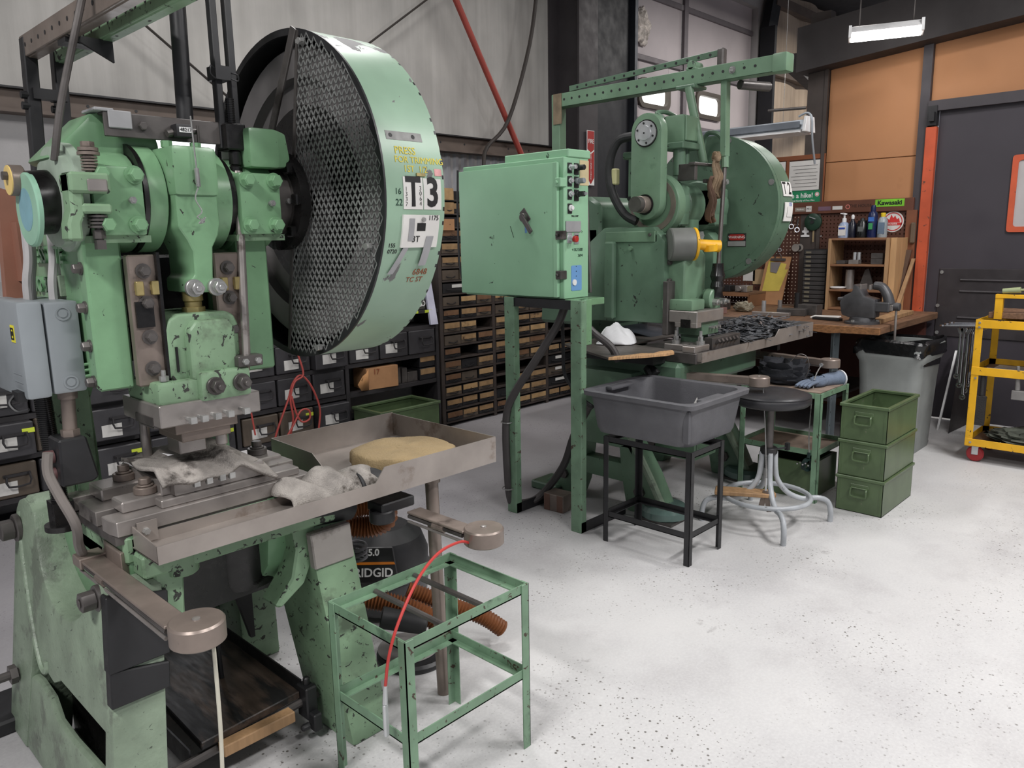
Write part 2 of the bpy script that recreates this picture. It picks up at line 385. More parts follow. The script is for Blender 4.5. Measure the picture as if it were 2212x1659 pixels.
# overhead door in sections
DOORG = surf('overhead_door_panel', (184, 176, 178), .6, var=.08, vscale=2)
STILE = surf('door_stile', (108, 102, 106), .55, var=.1)
dr = struct('door_1', MB().box(7.08, 10.1, YB+.12, YB+.16, 0, 4.5), DOORG)
zs = [0, .84, 1.5, 2.16, 2.82, 3.48, 4.14, 4.5]
for i in range(len(zs)-1):
    for j in range(2):
        x0 = 7.1+j*1.3 if j == 0 else 8.42; x1 = 8.40 if j == 0 else 10.08
        holes = [(7.50, 8.10), (8.72, 9.32)]
        hx = holes[j]
        if i == 4:
            z0, z1 = zs[i]+.02, zs[i+1]-.02; hz0, hz1 = 2.98, 3.26
            mb = MB().box(x0, hx[0], YB+.08, YB+.12, z0, z1).box(hx[1], x1, YB+.08, YB+.12, z0, z1).box(hx[0], hx[1], YB+.08, YB+.12, z0, hz0).box(hx[0], hx[1], YB+.08, YB+.12, hz1, z1)
        else: mb = MB().box(x0, x1, YB+.08, YB+.12, zs[i]+.02, zs[i+1]-.02)
        struct('section_panel', mb, DOORG, dr, bevel=.004)
    struct('section_rail', MB().box(7.1, 10.08, YB+.05, YB+.1, zs[i]-.03, zs[i]+.03), STILE, dr, bevel=.006)
struct('stile', MB().box(8.37, 8.45, YB+.04, YB+.1, 0, 4.5), STILE, dr)
def rrect(x0, x1, z0, z1, r, n=5):
    out = []
    for cx, cz, a in ((x1-r, z1-r, 0), (x0+r, z1-r, 90), (x0+r, z0+r, 180), (x1-r, z0+r, 270)):
        for k in range(n+1): t = R(a+90*k/n); out.append((cx+r*math.cos(t), cz+r*math.sin(t)))
    return out
def frame_ring(mb, outer, inner, axis, a, b):
    def P(p, t): return {'x': (t, p[0], p[1]), 'y': (p[0], t, p[1]), 'z': (p[0], p[1], t)}[axis]
    n = len(outer); vs = [P(p, t) for t in (a, b) for ring in (outer, inner) for p in ring]
    fs = []
    for i in range(n):
        j = (i+1) % n
        fs += [(i, j, n+j, n+i), (2*n+i, 3*n+i, 3*n+j, 2*n+j), (i, 2*n+i, 2*n+j, j), (n+i, n+j, 3*n+j, 3*n+i)]
    return mb.add(vs, fs)
OUT2 = emit('bright_outdoors', (1, .98, .93), 2.0)
for hx in holes:
    fr = struct('window_gasket', frame_ring(MB(), rrect(hx[0]-.02, hx[1]+.02, 2.96, 3.28, .10), rrect(hx[0]+.03, hx[1]-.03, 3.01, 3.23, .07), 'y', YB+.05, YB+.1), surf('gasket', (74, 66, 58), .5), dr)
    struct('pane', MB().prism(rrect(hx[0]+.02, hx[1]-.02, 3.0, 3.24, .07), 'y', YB+.1, YB+.11), OUT2, fr)
# crumpled plug of insulation stuffed in a round hole of the door
mb = MB(); 
def plug(u, v):
    a = 2*PI*u; r = .155*math.sin(PI/2*v)**.8; rr = r*(1+.12*math.sin(5*a+1)+.06*math.sin(11*a))
    return (7.50+rr*math.cos(a), YB+.06-.05*(1-v**2)+.02*math.sin(9*a+13*v)*v*(1-v)*3, 3.79+rr*math.sin(a)*1.25)
mb.grid(plug, 36, 10)
struct('insulation_plug', mb, surf('crumpled_foil', (214, 206, 198), .55, var=.3, vscale=22, bmp=.9, bscale=40), dr)
# track post right of the door, with slots
struct('trim_5', MB().box(10.1, 10.16, 4.86, 5.06, 0, 4.2).box(10.16, 10.34, 5.0, 5.06, 0, 4.2).prism([(10.1, 4.2), (10.34, 4.2), (10.62, 5.2), (10.4, 5.2)], 'y', 4.95, 5.05), COLB)
# cream insulated wall beyond it
for i, (x0, x1) in enumerate(((10.3, 11.28), (11.28, 11.9), (11.9, 14))):
    pr = [(x0+(x1-x0)*k/10, YB-.02-.05*math.sin(PI*k/10)) for k in range(11)]
    struct('sheet_panel', MB().prism(pr+[(x1, YB), (x0, YB)], 'z', .0, 5.), WALLCR, wb, smooth=40)
struct('girt', MB().box(10.3, 14, YB-.16, YB-.05, 3.63, 3.75).box(10.3, 14, YB-.16, YB-.05, 4.5, 4.62), GIRT, wb)

# right wall: brown boards, steel posts, dark sliding door
XR = 7.0
BROWN = surf('brown_board', (178, 126, 86), .7, var=.08, vscale=1.2, spot=(160, 110, 74), spotamt=.2, spotscale=1.5)
wr = struct('wall_right', MB().box(XR+.03, XR+.12, -3, 2.88, 2.5, 3.2).box(XR+.03, XR+.12, 2.0, 2.88, 0, 2.5).box(XR+.03, XR+.12, -3, -2.2, 0, 2.5), BROWN)
struct('board_panel', MB().box(XR, XR+.03, 2.09, 2.845, 2.155, 3.1), BROWN, wr, bevel=.003)
struct('board_panel', MB().box(XR, XR+.03, 2.09, 2.845, .9, 2.15), BROWN, wr, bevel=.003)
struct('board_panel', MB().box(XR, XR+.03, .2, 2.03, 2.56, 3.2), BROWN, wr, bevel=.003)
struct('board_panel', MB().box(XR, XR+.03, -2.2, .19, 2.56, 3.3), BROWN, wr, bevel=.003)
POSTG = surf('post_grey', (66, 62, 66), .55, var=.15)
struct('trim_6', MB().box(XR-.04, XR+.0, 2.03, 2.10, 0, 3.2), POSTG)
struct('trim_7', MB().box(XR-.05, XR+.05, 2.85, 3.02, 0, 3.4).box(XR-.06, XR-.05, 2.84, 2.87, 0, 3.0), surf('corner_post', (70, 62, 58), .6))
struct('trim_8', MB().box(XR-.06, XR, -2.2, 2.03, 2.48, 2.56), POSTG)
struct('trim_9', MB().box(XR-.065, XR-.01, 1.955, 2.035, 0, 2.36), ORANGE, bevel=.004)
struct('trim_10', MB().box(XR-.07, XR, 1.96, 2.03, 2.37, 2.52).box(XR-.1, XR-.06, 1.97, 2.01, 2.40, 2.47), BLACK)
DOORD = surf('dark_door', (58, 54, 60), .5, var=.12, vscale=1.5)
d2 = struct('door_2', MB().box(XR-.01, XR+.03, -2.2, 1.955, .02, 2.48), DOORD)
struct('kick_panel', MB().box(XR-.022, XR-.01, -.2, 1.86, .70, 1.25), surf('kick_plate', (66, 62, 64), .38, metal=.35, var=.15), d2, bevel=.004)
for z in (1.16, 1.07, .86):
    struct('rib', MB().cyl((XR-.022, -.1, z), (XR-.022, 1.70, z), .011, n=10), surf('kick_plate', (0, 0, 0)), d2)
for y, z in ((1.84, 1.22), (1.85, .95), (1.84, .73), (1.2, 1.22)):
    struct('rivet', MB().cyl((XR-.03, y, z), (XR-.02, y, z), .014, n=10), STEELB, d2)
struct('door_window_frame', frame_ring(MB(), rrect(.75, 1.42, 1.53, 2.1, .02, 2), rrect(.79, 1.38, 1.57, 2.06, .02, 2), 'x', XR-.03, XR-.01), ORANGE, d2)
struct('pane', MB().box(XR-.02, XR-.012, .78, 1.39, 1.56, 2.07), surf('clouded_pane', (176, 172, 172), .4, var=.08), d2)
# dark sloping roof beam over the right wall, roof deck
BEAM = surf('roof_beam', (50, 46, 46), .7, var=.2, vscale=2)
def zb(y): return 3.165-.085*y
struct('trim_11', MB().prism([(3.06, zb(3.06)), (-3, zb(-3)), (-3, zb(-3)+.42), (3.06, zb(3.06)+.36)], 'x', XR-.22, XR+.1), BEAM)
struct('trim_12', MB().prism([(3.2, zb(3.2)+.55), (-3, zb(-3)+.6), (-3, zb(-3)+.8), (3.2, zb(3.2)+.75)], 'x', XR-.9, XR-.6), surf('duct_grey', (96, 88, 88), .6, var=.15))
struct('trim_13', MB().bar((XR-.2, 3.1, 3.0), (12.4, 4.9, 3.4), .1, .14), BEAM)
struct('trim_14', MB().box(5.9, 6.1, 2.6, 5.1, 4.1, 4.4), BEAM)
struct('ceiling', MB().add([(-4, -4, 5.2), (14, -4, 5.2), (14, 6.5, 4.7), (-4, 6.5, 4.7), (-4, -4, 5.3), (14, -4, 5.3), (14, 6.5, 4.8), (-4, 6.5, 4.8)],
       [(0, 1, 2, 3), (7, 6, 5, 4), (0, 4, 5, 1), (1, 5, 6, 2), (2, 6, 7, 3), (3, 7, 4, 0)]), surf('roof_deck', (44, 42, 44), .8, var=.2))
# wall fittings: brace cables, red rod, hanging hose
STR = surf('cable_dark', (48, 42, 38), .6)
single('brace_cable', MB().cyl((1.40, 4.93, 3.30), (2.70, 4.93, 2.36), .008, n=6), STR, 'thin dark brace cable slanting down behind the tall black pipe', 'cable', (2.05, 5.0, 2.83))
single('brace_cable', MB().cyl((3.4, 4.93, 2.78), (4.8, 4.93, 3.78), .008, n=6), STR, 'thin dark brace cable rising right above the round guard', 'cable', (4.1, 5.0, 3.28))
single('brace_rod', MB().cyl((4.35, 4.86, 3.65), (5.30, 4.86, 2.19), .026, n=12), REDR, 'red slanting steel rod on the back wall above the electrical cabinet', 'rod', (4.85, 4.86, 2.9))
single('hanging_hose', MB().tube([(5.42, 4.8, 3.75), (5.30, 4.8, 3.2), (5.02, 4.8, 2.55), (4.75, 4.8, 2.30), (4.63, 4.72, 2.12), (4.60, 4.70, 1.75)], .017, n=8), STR, 'thin dark hose hanging in front of the back wall', 'hose', (5.0, 4.8, 2.6))
# fluorescent fixture that is in view
fx = Thing('ceiling_light', 'lit fluorescent fixture hanging from the dark roof beam', 'light', (6.3, 2.17, 3.0))
mb = MB().prism([(-.09, 0), (.09, 0), (.04, .05), (-.04, .05)], 'y', -.24, .24)
fm = Matrix.Translation((6.32, 2.18, 3.0)) @ Matrix.Rotation(R(20), 4, 'Z')
def xf(mb, M):
    mb.v = [M @ v for v in mb.v]; return mb
fx.part('housing', xf(mb, fm), surf('white_enamel', (226, 226, 226), .4), bevel=.004)
fx.part('tube_panel', xf(MB().prism([(-.085, -.001), (.085, -.001), (.06, -.04), (-.06, -.04)], 'y', -.235, .235), fm), emit('fluorescent', (1, .97, .95), 14.))
for s in (-1, 1):
    fx.part('end_cap', xf(MB().box(-.09, .09, s*.24-.01, s*.24+.01, -.035, .05), fm), surf('white_enamel', (0, 0, 0)))
    fx.part('hanger_chain', xf(MB().cyl((0, s*.18, .05), (0, s*.18, .7), .006, n=6), fm), STEELD)
# ------------------------------------------------------------------ near punch press
def arc(cx, cz, r, a0, a1, n):
    return [(cx+r*math.cos(R(a0+(a1-a0)*k/n)), cz+r*math.sin(R(a0+(a1-a0)*k/n))) for k in range(n+1)]
def splay(mb, k):      # lean in x with height
    for v in mb.v: v.x += k*v.z
    return mb
def bolts(T, name, pts, d, r, h, mat, washer=0., parent=None):
    for p in pts: T.part(name, MB().hexbolt(p, d, r, h, washer), mat, parent)
FR = (0, -1, 0)
XC, YC, ZC = .90, 2.12, 1.68
T = Thing('punch_press', 'large green punch press with open mesh flywheel guard marked T3', 'press', (.9, 2.3, 0))
# --- legs
def leg_poly(side):
    low = [(2.80, 0), (2.62, 0), (2.55, .40), (2.50, .335), (2.36, .315), (2.30, .345), (1.96, .345), (1.95, 0)] if side == 0 else [(2.80, 0), (2.55, 0), (2.50, .40), (2.40, .42), (2.18, .40), (2.10, 0)]
    return [(1.86, 0), (1.945, .67), (1.965, .705), (2.01, .715), (2.05, .70)]+arc(2.30, .78, .245, 203, 345, 14)+[(2.56, .765), (2.60, .785), (2.66, .79), (2.71, .775), (2.74, .74), (2.75, .68)]+low
for side in (0, 1):
    x0, x1, k = (.50, .635, .12) if side == 0 else (1.20, 1.345, -.08)
    mb = MB().prism(leg_poly(side), 'x', x0, x1)
    if side == 0:
        mb.prism([(1.93, 0), (2.70, 0), (2.64, .245), (2.52, .26), (2.41, .25), (2.34, .21), (2.22, .205), (1.93, .22)], 'x', x0+.004, x0+.03)
    lg = T.part('leg', splay(mb, k), GREENC if side == 0 else GREENW, bevel=.012, seg=2)
    T.part('foot_flange', MB().prism([(x0-.06 if side == 0 else x0, 2.74), (x1, 2.74), (x1, 2.96), (x0-.02, 2.96), (x0-.06, 2.92)] if side == 0 else [(x0, 2.74), (x1+.05, 2.74), (x1+.05, 2.96), (x0, 2.96)], 'z', 0, .05), BLACK, lg, bevel=.008)
    if side == 0:
        T.part('rib', splay(MB().tube([(.503, 2.70, .74), (.5, 2.66, .62), (.5, 2.55, .42), (.5, 2.47, .33), (.5, 2.42, .33), (.5, 2.42, .36)], .008, n=8), k), GREENC, lg)
        T.part('pivot_boss', MB().cyl((.60, 2.64, .73), (.72, 2.64, .73), .07, n=24).box(.64, .72, 2.55, 2.68, .66, .79), GREENC, lg, bevel=.01)
        T.part('pivot_bolt', MB().cyl((.585, 2.70, .69), (.568, 2.70, .69), .044, n=20).cyl((.568, 2.70, .69), (.53, 2.70, .69), .033, n=6), STEELD, lg, bevel=.003)
        T.part('clamp_bolt', MB().cyl((.59, 2.02, .675), (.575, 2.02, .675), .034, n=20).cyl((.575, 2.02, .675), (.54, 2.02, .675), .026, n=6).cyl((.54, 2.02, .675), (.536, 2.02, .675), .012, n=12), STEELD, lg, bevel=.003)
        T.part('stud', MB().cyl((.54, 2.70, .22), (.45, 2.70, .22), .014, n=10).cyl((.52, 2.70, .22), (.50, 2.70, .22), .03, n=6), STEELD, lg)
        # black tape wrapped round the top of the leg
        tp = MB()
        for i, (za, zb_) in enumerate(((.43, .52), (.515, .70))):
            e = .004+.003*i
            def yz(z): return 1.88+.07*(z-.3)/.4
            tp.hexa([(.50-e+.12*za, yz(za)-e, za), (.635+e+.12*za, yz(za)-e, za), (.635+e+.12*za, yz(za)+.09, za), (.50-e+.12*za, yz(za)+.03, za),
                     (.50-e+.12*zb_, yz(zb_)-e, zb_+.0), (.635+e+.12*zb_, yz(zb_)-e, zb_-.03), (.635+e+.12*zb_, yz(zb_)+.09, zb_-.02), (.50-e+.12*zb_, yz(zb_)+.03, zb_)])
        T.part('black_tape', tp, RUBBER, lg, bevel=.003, label='black tape wrapped round the front leg')
    else:
        T.part('grey_pad', splay(MB().box(1.195, 1.335, 1.925, 1.955, .585, .70), k), surf('grey_pad', (150, 145, 140), .8, var=.2, spot=(84, 76, 70), spotamt=.5), lg, bevel=.004)
        T.part('rubber_boot', MB().cyl((1.15, 1.99, .755), (1.32, 1.99, .735), .052, n=18), RUBBER, lg, bevel=.006)
# --- C frame: two side plates joined by the bed
plate = [(2.05, 1.205), (2.05, 1.56), (2.15, 1.60), (2.46, 1.60), (2.58, 1.40), (2.60, .60), (2.5, .50), (2.30, .48), (2.12, .50), (2.03, .60), (2.0, .76), (2.0, .82), (2.36, .82), (2.38, 1.12), (2.30, 1.20), (2.16, 1.22)]
T.part('leg_web', MB().box(.64, .655, 1.97, 2.62, 0, .33), BLACKG)
fr = None
for s, (x0, x1) in enumerate(((.66, .735), (1.05, 1.13))):
    p = T.part('side_frame', MB().prism(plate, 'x', x0, x1), GREEN, bevel=.012, seg=2)
    if s == 0: fr = p
    T.part('front_flange', MB().prism([(2.04, 1.19), (2.04, 1.57), (2.09, 1.57), (2.09, 1.2)], 'x', x0-.01, x1+.002), GREEN, p, bevel=.006)
    if s == 0:
        bolts(T, 'side_bolt', [(.650, 2.068, 1.495), (.650, 2.068, 1.40), (.650, 2.068, 1.305), (.650, 2.068, 1.215)], (-1, 0, 0), .013, .016, STEELD, .016, p)
        T.part('rear_web', MB().box(.615, .66, 2.36, 2.42, .80, 1.2).box(.665, .725, 2.352, 2.37, .84, 1.18), GREENW, p, bevel=.006)
T.part('rear_frame', MB().box(.73, 1.06, 2.50, 2.58, 1.28, 1.58), BLACKG, bevel=.008)
T.part('lower_tie', MB().box(.73, 1.06, 2.44, 2.56, .5, .62), BLACKG, bevel=.008)
T.part('slide_back', MB().box(.74, 1.05, 2.26, 2.30, 1.23, 1.52), BLACKG, bevel=.008)
T.part('bed', MB().box(.65, 1.13, 2.0, 2.5, .74, .82), GREENW, bevel=.01)
T.part('bed_flange', MB().box(.67, 1.24, 1.94, 2.02, .715, .775).cyl((.78, 1.98, .765), (.78, 1.98, .69), .045, n=16), GREENW, bevel=.006)
T.part('bed_brace', MB().prism([(1.10, .73), (1.18, .73), (1.17, .62), (1.13, .54), (1.05, .49), (1.03, .50), (1.09, .57), (1.11, .65)], 'y', 1.96, 2.05), GREENW, bevel=.006)
T.part('bed_brace', MB().prism([(.70, .73), (.78, .73), (.77, .56), (.71, .56)], 'y', 1.96, 2.05), GREENW, bevel=.006)
T.part('knockout_cylinder', MB().lathe((1.04, 2.2, .72), (0, 0, -1), [(.13, 0), (.13, .17), (.12, .20), (.07, .215)], 28), BLACKG)
T.part('bed_shroud', MB().box(.70, 1.10, 2.1, 2.14, .50, .74), BLACKG)
T.part('drain_pipe', MB().cyl((.99, 2.3, .5), (1.0, 2.3, .12), .008, n=8), BLACK)
# cast lettering
for txt, y, z, s in (('PRESS RITE', 2.345, 1.525, .062), ('NO 30', 2.405, 1.445, .058), ('MFG BY', 2.375, 1.375, .05), ('SALES', 2.25, 1.30, .055), ('SERVICE', 2.22, 1.235, .05)):
    T.text('cast_lettering', txt, (.656, y, z), (0, -1, 0), (0, 0, 1), s, GREEN, fr, ex=.006, bold=.001)
T.part('name_plate', MB().box(.646, .662, 2.235, 2.31, 1.42, 1.475), GREENC, fr, bevel=.002)
# --- gibs
for s, (x0, x1) in enumerate(((.735, .805), (.955, 1.035))):
    g = T.part('gib_plate', MB().box(x0, x1, 2.005, 2.035, 1.195, 1.525), STEELBR, bevel=.004)
    for z in (1.485, 1.405, 1.32, 1.24):
        T.part('gib_bolt', MB().hexbolt((x0+.035, 2.005, z), FR, .0135, .018, .019), STEELD, g)
    for dx in (.02, .058):
        T.part('dowel_pin', MB().cyl((x0+dx, 2.008, 1.455), (x0+dx, 2.002, 1.435), .010, n=12).box(x0+dx-.009, x0+dx+.009, 1.99, 2.006, 1.425, 1.46), BRASS, g, bevel=.002)
    if s == 0: T.part('wear_strip', MB().box(.80, .808, 1.99, 2.03, 1.21, 1.53).box(.742, .785, 1.998, 2.006, 1.345, 1.41), BLACKG, g)
# --- crank bearings
for s, (x0, x1) in enumerate(((.668, .785), (1.035, 1.155))):
    mb = MB().box(x0, x1, 1.985, 2.25, 1.572, 1.735)
    mb.cyl((x0, YC, 1.655), (x1, YC, 1.655), .125, n=28)
    c = T.part('bearing_cap', mb, GREEN, bevel=.008, seg=2)
    T.part('bearing_base', MB().box(x0-.012, x1+.012, 2.0, 2.3, 1.555, 1.572), GREENW, c)
    pts = [(x1-.02, 1.985, 1.715), (x0+.02, 1.985, 1.715), (x0+.022, 1.985, 1.597), (x1-.022, 1.985, 1.597)]
    for q in pts: T.part('cap_bolt', MB().hexbolt(q, FR, .017, .02, .022), GREEN, c)
    T.part('grease_nipple', MB().cyl(((x0+x1)/2+.025, 1.99, 1.655), ((x0+x1)/2+.025, 1.965, 1.655), .006, n=8).cyl(((x0+x1)/2+.025, 1.975, 1.655), ((x0+x1)/2+.025, 1.967, 1.655), .009, n=6), STEELB, c)
# --- crankshaft with webs, connecting rod
cr = T.part('crankshaft', MB().cyl((.60, YC, 1.66), (1.50, YC, 1.66), .045, n=20), STEELD)
for x0, x1 in ((.795, .85), (.965, 1.02)):
    T.part('crank_web', MB().lathe((x0, YC+.005, 1.665), (1, 0, 0), [(.125, 0), (.135, .006), (.135, x1-x0-.006), (.125, x1-x0)], 40), GREEN, cr)
T.part('web_black_ring', MB().cyl((.786, YC, 1.665), (.797, YC, 1.665), .137, n=32), BLACKG, cr)  # black bands flanking the crank webs
T.part('web_black_ring', MB().cyl((1.018, YC, 1.665), (1.034, YC, 1.665), .120, n=32), BLACKG, cr)
mb = MB()
P = [(.852, 1.785), (.96, 1.785), (.963, 1.60), (.955, 1.57), (.938, 1.54), (.932, 1.46), (.948, 1.455), (.95, 1.425), (.872, 1.425), (.872, 1.46), (.884, 1.47), (.885, 1.53), (.872, 1.56), (.853, 1.59)]
mb.prism(P, 'y', 1.965, 2.12)
crod = T.part('connecting_rod', mb, GREEN, bevel=.016, seg=3)
T.part('rod_cap', MB().box(.848, .965, 1.955, 2.12, 1.668, 1.79), GREEN, crod, bevel=.014, seg=2)
T.part('cap_nut', MB().cyl((.87, 2.03, 1.79), (.87, 2.03, 1.806), .014, n=6), GREEN, crod)
T.part('cap_nut', MB().cyl((.945, 2.03, 1.79), (.945, 2.03, 1.806), .014, n=6), GREEN, crod)
for x in (.875, .935):
    T.part('clamp_nut', MB().cyl((x, 1.965, 1.438), (x, 1.952, 1.438), .023, n=20).cyl((x, 1.952, 1.438), (x, 1.93, 1.438), .0175, n=6).cyl((x, 1.93, 1.438), (x, 1.925, 1.438), .008, n=10), STEELB, crod, bevel=.0015)
T.part('ram_screw', MB().cyl((.905, 2.04, 1.44), (.905, 2.04, 1.40), .026, n=18).cyl((.905, 2.04, 1.40), (.905, 2.04, 1.375), .022, n=18).cyl((.905, 2.04, 1.385), (.905, 2.04, 1.36), .03, n=6).cyl((.905, 2.04, 1.36), (.905, 2.04, 1.33), .02, n=14), BRASS, bevel=.0015)
# counter wire on the rod
T.part('wire_spring', MB().cyl((.902, 1.95, 1.86), (.903, 1.945, 1.735), .002, n=6).cyl((.903, 1.945, 1.735), (.904, 1.945, 1.69), .006, n=8).tube([(.904, 1.945, 1.69), (.893, 1.944, 1.66), (.906, 1.942, 1.63), (.892, 1.94, 1.615), (.91, 1.94, 1.605), (.895, 1.94, 1.60), (.912, 1.938, 1.615), (.9, 1.938, 1.60)], .0018, n=5), STEELB, crod)
# --- brake and drum at the left end
br = T.part('brake_drum', MB().lathe((.618, YC, 1.665), (1, 0, 0), [(.10, 0), (.118, .004), (.118, .022), (.13, .024), (.13, .045), (.10, .048)], 36), surf('aluminium_green', (150, 165, 150), .45, var=.25, vscale=9), None)
T.part('brake_band', MB().ring((.635, YC, 1.665), (1, 0, 0), .105, .117, .03, n=36), STEELD, br)
T.part('brake_lug', MB().box(.612, .70, 1.955, 2.03, 1.668, 1.715).prism([(.612, 1.715), (.642, 1.715), (.642, 1.62), (.632, 1.60), (.632, 1.56), (.60, 1.56), (.602, 1.60), (.612, 1.63)], 'y', 1.965, 2.02), GREENW, br, bevel=.006)
T.part('brake_badge', MB().box(.648, .692, 1.951, 1.957, 1.672, 1.70), STEEL, br, bevel=.003)
T.part('brake_lug', MB().box(.635, .70, 1.96, 2.03, 1.622, 1.645), GREENW, br, bevel=.005)
mb = MB().cyl((.668, 1.985, 1.70), (.668, 1.985, 1.77), .011, n=10)
for k in range(5): mb.cyl((.668, 1.985, 1.72+k*.007), (.668, 1.985, 1.724+k*.007), .018, n=14)
mb.cyl((.668, 1.985, 1.755), (.668, 1.985, 1.762), .024, n=16).cyl((.668, 1.985, 1.764), (.668, 1.985, 1.772), .022, n=16).cyl((.668, 1.985, 1.774), (.668, 1.985, 1.785), .015, n=6)
T.part('brake_spring', mb, STEELBR, br)
mb = MB().cyl((.672, 1.985, 1.625), (.672, 1.985, 1.54), .009, n=10)
for k in range(4): mb.cyl((.672, 1.985, 1.59+k*.008), (.672, 1.985, 1.595+k*.008), .022, n=16)
mb.cyl((.672, 1.985, 1.565), (.672, 1.985, 1.585), .014, n=6).box(.662, .682, 1.975, 1.995, 1.54, 1.562)
T.part('brake_spring', mb, STEELD, br)
dsk = T.part('timing_disc', MB().lathe((.562, YC-.005, 1.635), (1, 0, 0), [(.082, 0), (.086, .003), (.086, .012), (.06, .016)], 36), surf('pale_green_enamel', (140, 182, 158), .4, var=.12, vscale=6), None)
T.part('faded_patch', MB().lathe((.5615, YC+.0, 1.635), (1, 0, 0), [(.05, 0), (.05, .001)], 24), surf('faded_teal', (116, 156, 166), .5, var=.2, vscale=8), dsk)
T.part('hub_ring', MB().cyl((.577, YC, 1.65), (.62, YC, 1.655), .075, n=28), BLACKG, dsk)
T.part('crank_pin', MB().cyl((.575, 2.165, 1.705), (.546, 2.165, 1.705), .036, n=24), STEELBR, dsk, bevel=.002)
T.part('pin_face', MB().cyl((.5465, 2.165, 1.705), (.544, 2.165, 1.705), .0345, n=24), surf('yellow_enamel', (226, 196, 120), .4), dsk)
T.part('pin_nut', MB().cyl((.544, 2.165, 1.715), (.533, 2.165, 1.715), .011, n=6), STEELD, dsk)
T.part('side_stud', MB().cyl((.62, 2.215, 1.625), (.575, 2.215, 1.625), .018, n=14), STEELD, dsk, bevel=.002)
# --- clutch hub and flywheel
T.part('clutch_hub', MB().lathe((1.158, YC, 1.668), (1, 0, 0), [(.085, 0), (.095, .006), (.095, .055), (.118, .06), (.125, .065), (.125, .10), (.09, .11)], 36), STEELD)
hub = T.part('clutch_collar', MB().ring((1.215, YC, 1.668), (1, 0, 0), .10, .142, .03, n=40), BLACKG)
for a in range(0, 360, 45):
    T.part('collar_lug', MB().box(1.20, 1.225, YC-.016+.125*math.cos(R(a)), YC+.016+.125*math.cos(R(a)), 1.668-.016+.125*math.sin(R(a)), 1.668+.016+.125*math.sin(R(a))), BLACKG, hub, bevel=.004)
T.part('grease_nipple', MB().cyl((1.20, YC-.095, 1.665), (1.20, YC-.105, 1.665), .008, n=8), STEELB, hub)
fw = T.part('flywheel', MB().lathe((1.30, YC, 1.68), (1, 0, 0), [(.02, .03), (.34, .03), (.345, 0), (.425, 0), (.43, .005), (.43, .09), (.42, .095), (.02, .095)], 56), surf('flywheel_grey', (132, 128, 128), .38, metal=.3, var=.2, vscale=4))
T.part('flywheel_ring', MB().ring((1.322, YC, 1.68), (1, 0, 0), .14, .27, .012, n=48), BLACKG, fw)
for a in (20, 92, 164, 236, 308):
    T.part('lightening_hole', MB().cyl((1.318, YC+.2*math.cos(R(a)), 1.68+.2*math.sin(R(a))), (1.325, YC+.2*math.cos(R(a)), 1.68+.2*math.sin(R(a))), .042, n=20), BLACKG, fw)
# --- flywheel guard
GR, GX0, GX1, GZ = .472, 1.26, 1.462, 1.675
gd = T.part('flywheel_guard', MB().ring((GX0, YC, GZ), (1, 0, 0), GR-.006, GR, GX1-GX0, n=96), GREENG, smooth=20)
T.part('guard_lining', MB().ring((GX0+.006, YC, GZ), (1, 0, 0), GR-.010, GR-.0065, GX1-GX0-.012, n=96), BLACK, gd)
T.part('guard_back', MB().cyl((GX1-.006, YC, GZ), (GX1, YC, GZ), GR, n=72), BLACK, gd)
T.part('guard_rim', MB().ring((GX0-.004, YC, GZ), (1, 0, 0), GR-.018, GR+.001, .006, n=96), BLACK, gd)
# expanded metal on the front half
mb = MB(); cw, ch, wd = .0262, .0365, .0018
ed = math.tan(R(9))
def inside(y, z):
    return (y-YC)**2+(z-GZ)**2 < (GR-.006)**2 and (YC-y) > -ed*(z-GZ)*-1-.02-0*z
ny, nz = 23, 30
def strand(y0, z0, y1, z1):
    d = Vector((0, y1-y0, z1-z0)); n = Vector((0, -d.z, d.y)).normalized()*wd
    a = Vector((GX0-.001, y0, z0)); b = Vector((GX0-.001, y1, z1)); t = Vector((.003, 0, 0))
    mb.add([a-n, a+n, b+n, b-n, a-n-t, a+n-t, b+n-t, b-n-t], [(0, 1, 2, 3), (7, 6, 5, 4), (0, 3, 7, 4), (1, 5, 6, 2)])
for i in range(-4, ny):
    for j in range(-nz//2-1, nz//2+1):
        y = YC-i*cw*.9-.0; z = GZ+j*ch*.93
        yy, zz = cw*.45, ch*.465
        for (a, b, c, d) in ((y-yy, z, y, z+zz), (y, z+zz, y+yy, z), (y+yy, z, y, z-zz), (y, z-zz, y-yy, z)):
            ok = all((q-YC)**2+(w_-GZ)**2 < (GR-.004)**2 and (YC-q) > .03+.177*(w_-GZ) for q, w_ in ((a, b), (c, d)))
            if ok and (c > a or b < d or True):
                strand(a, b, c, d)
T.part('mesh_screen', mb, surf('expanded_metal', (150, 152, 150), .35, metal=.4, var=.3, vscale=12), gd, smooth=0, kind='stuff')
T.part('screen_edge_bar', MB().bar((GX0-.005, YC-.03-.177*.46, GZ+.455), (GX0-.005, YC-.03+.177*.45, GZ-.455), .012, .004, up=(1, 0, 0)), STEELD, gd)
T.part('guard_strap', MB().bar((GX0-.008, YC-.10, GZ+.462), (GX0-.012, YC+.10, GZ+.12), .008, .03, up=(0, 1, .5)), STEELD, gd, bevel=.002)
for y, z in ((YC-.135, GZ+.42), (YC-.40, GZ-.14), (YC-.13, GZ-.435)):
    T.part('wing_bolt', MB().cyl((GX0-.02, y, z), (GX0, y, z), .009, n=10).box(GX0-.018, GX0-.010, y-.016, y+.016, z-.004, z+.006), STEELB, gd)
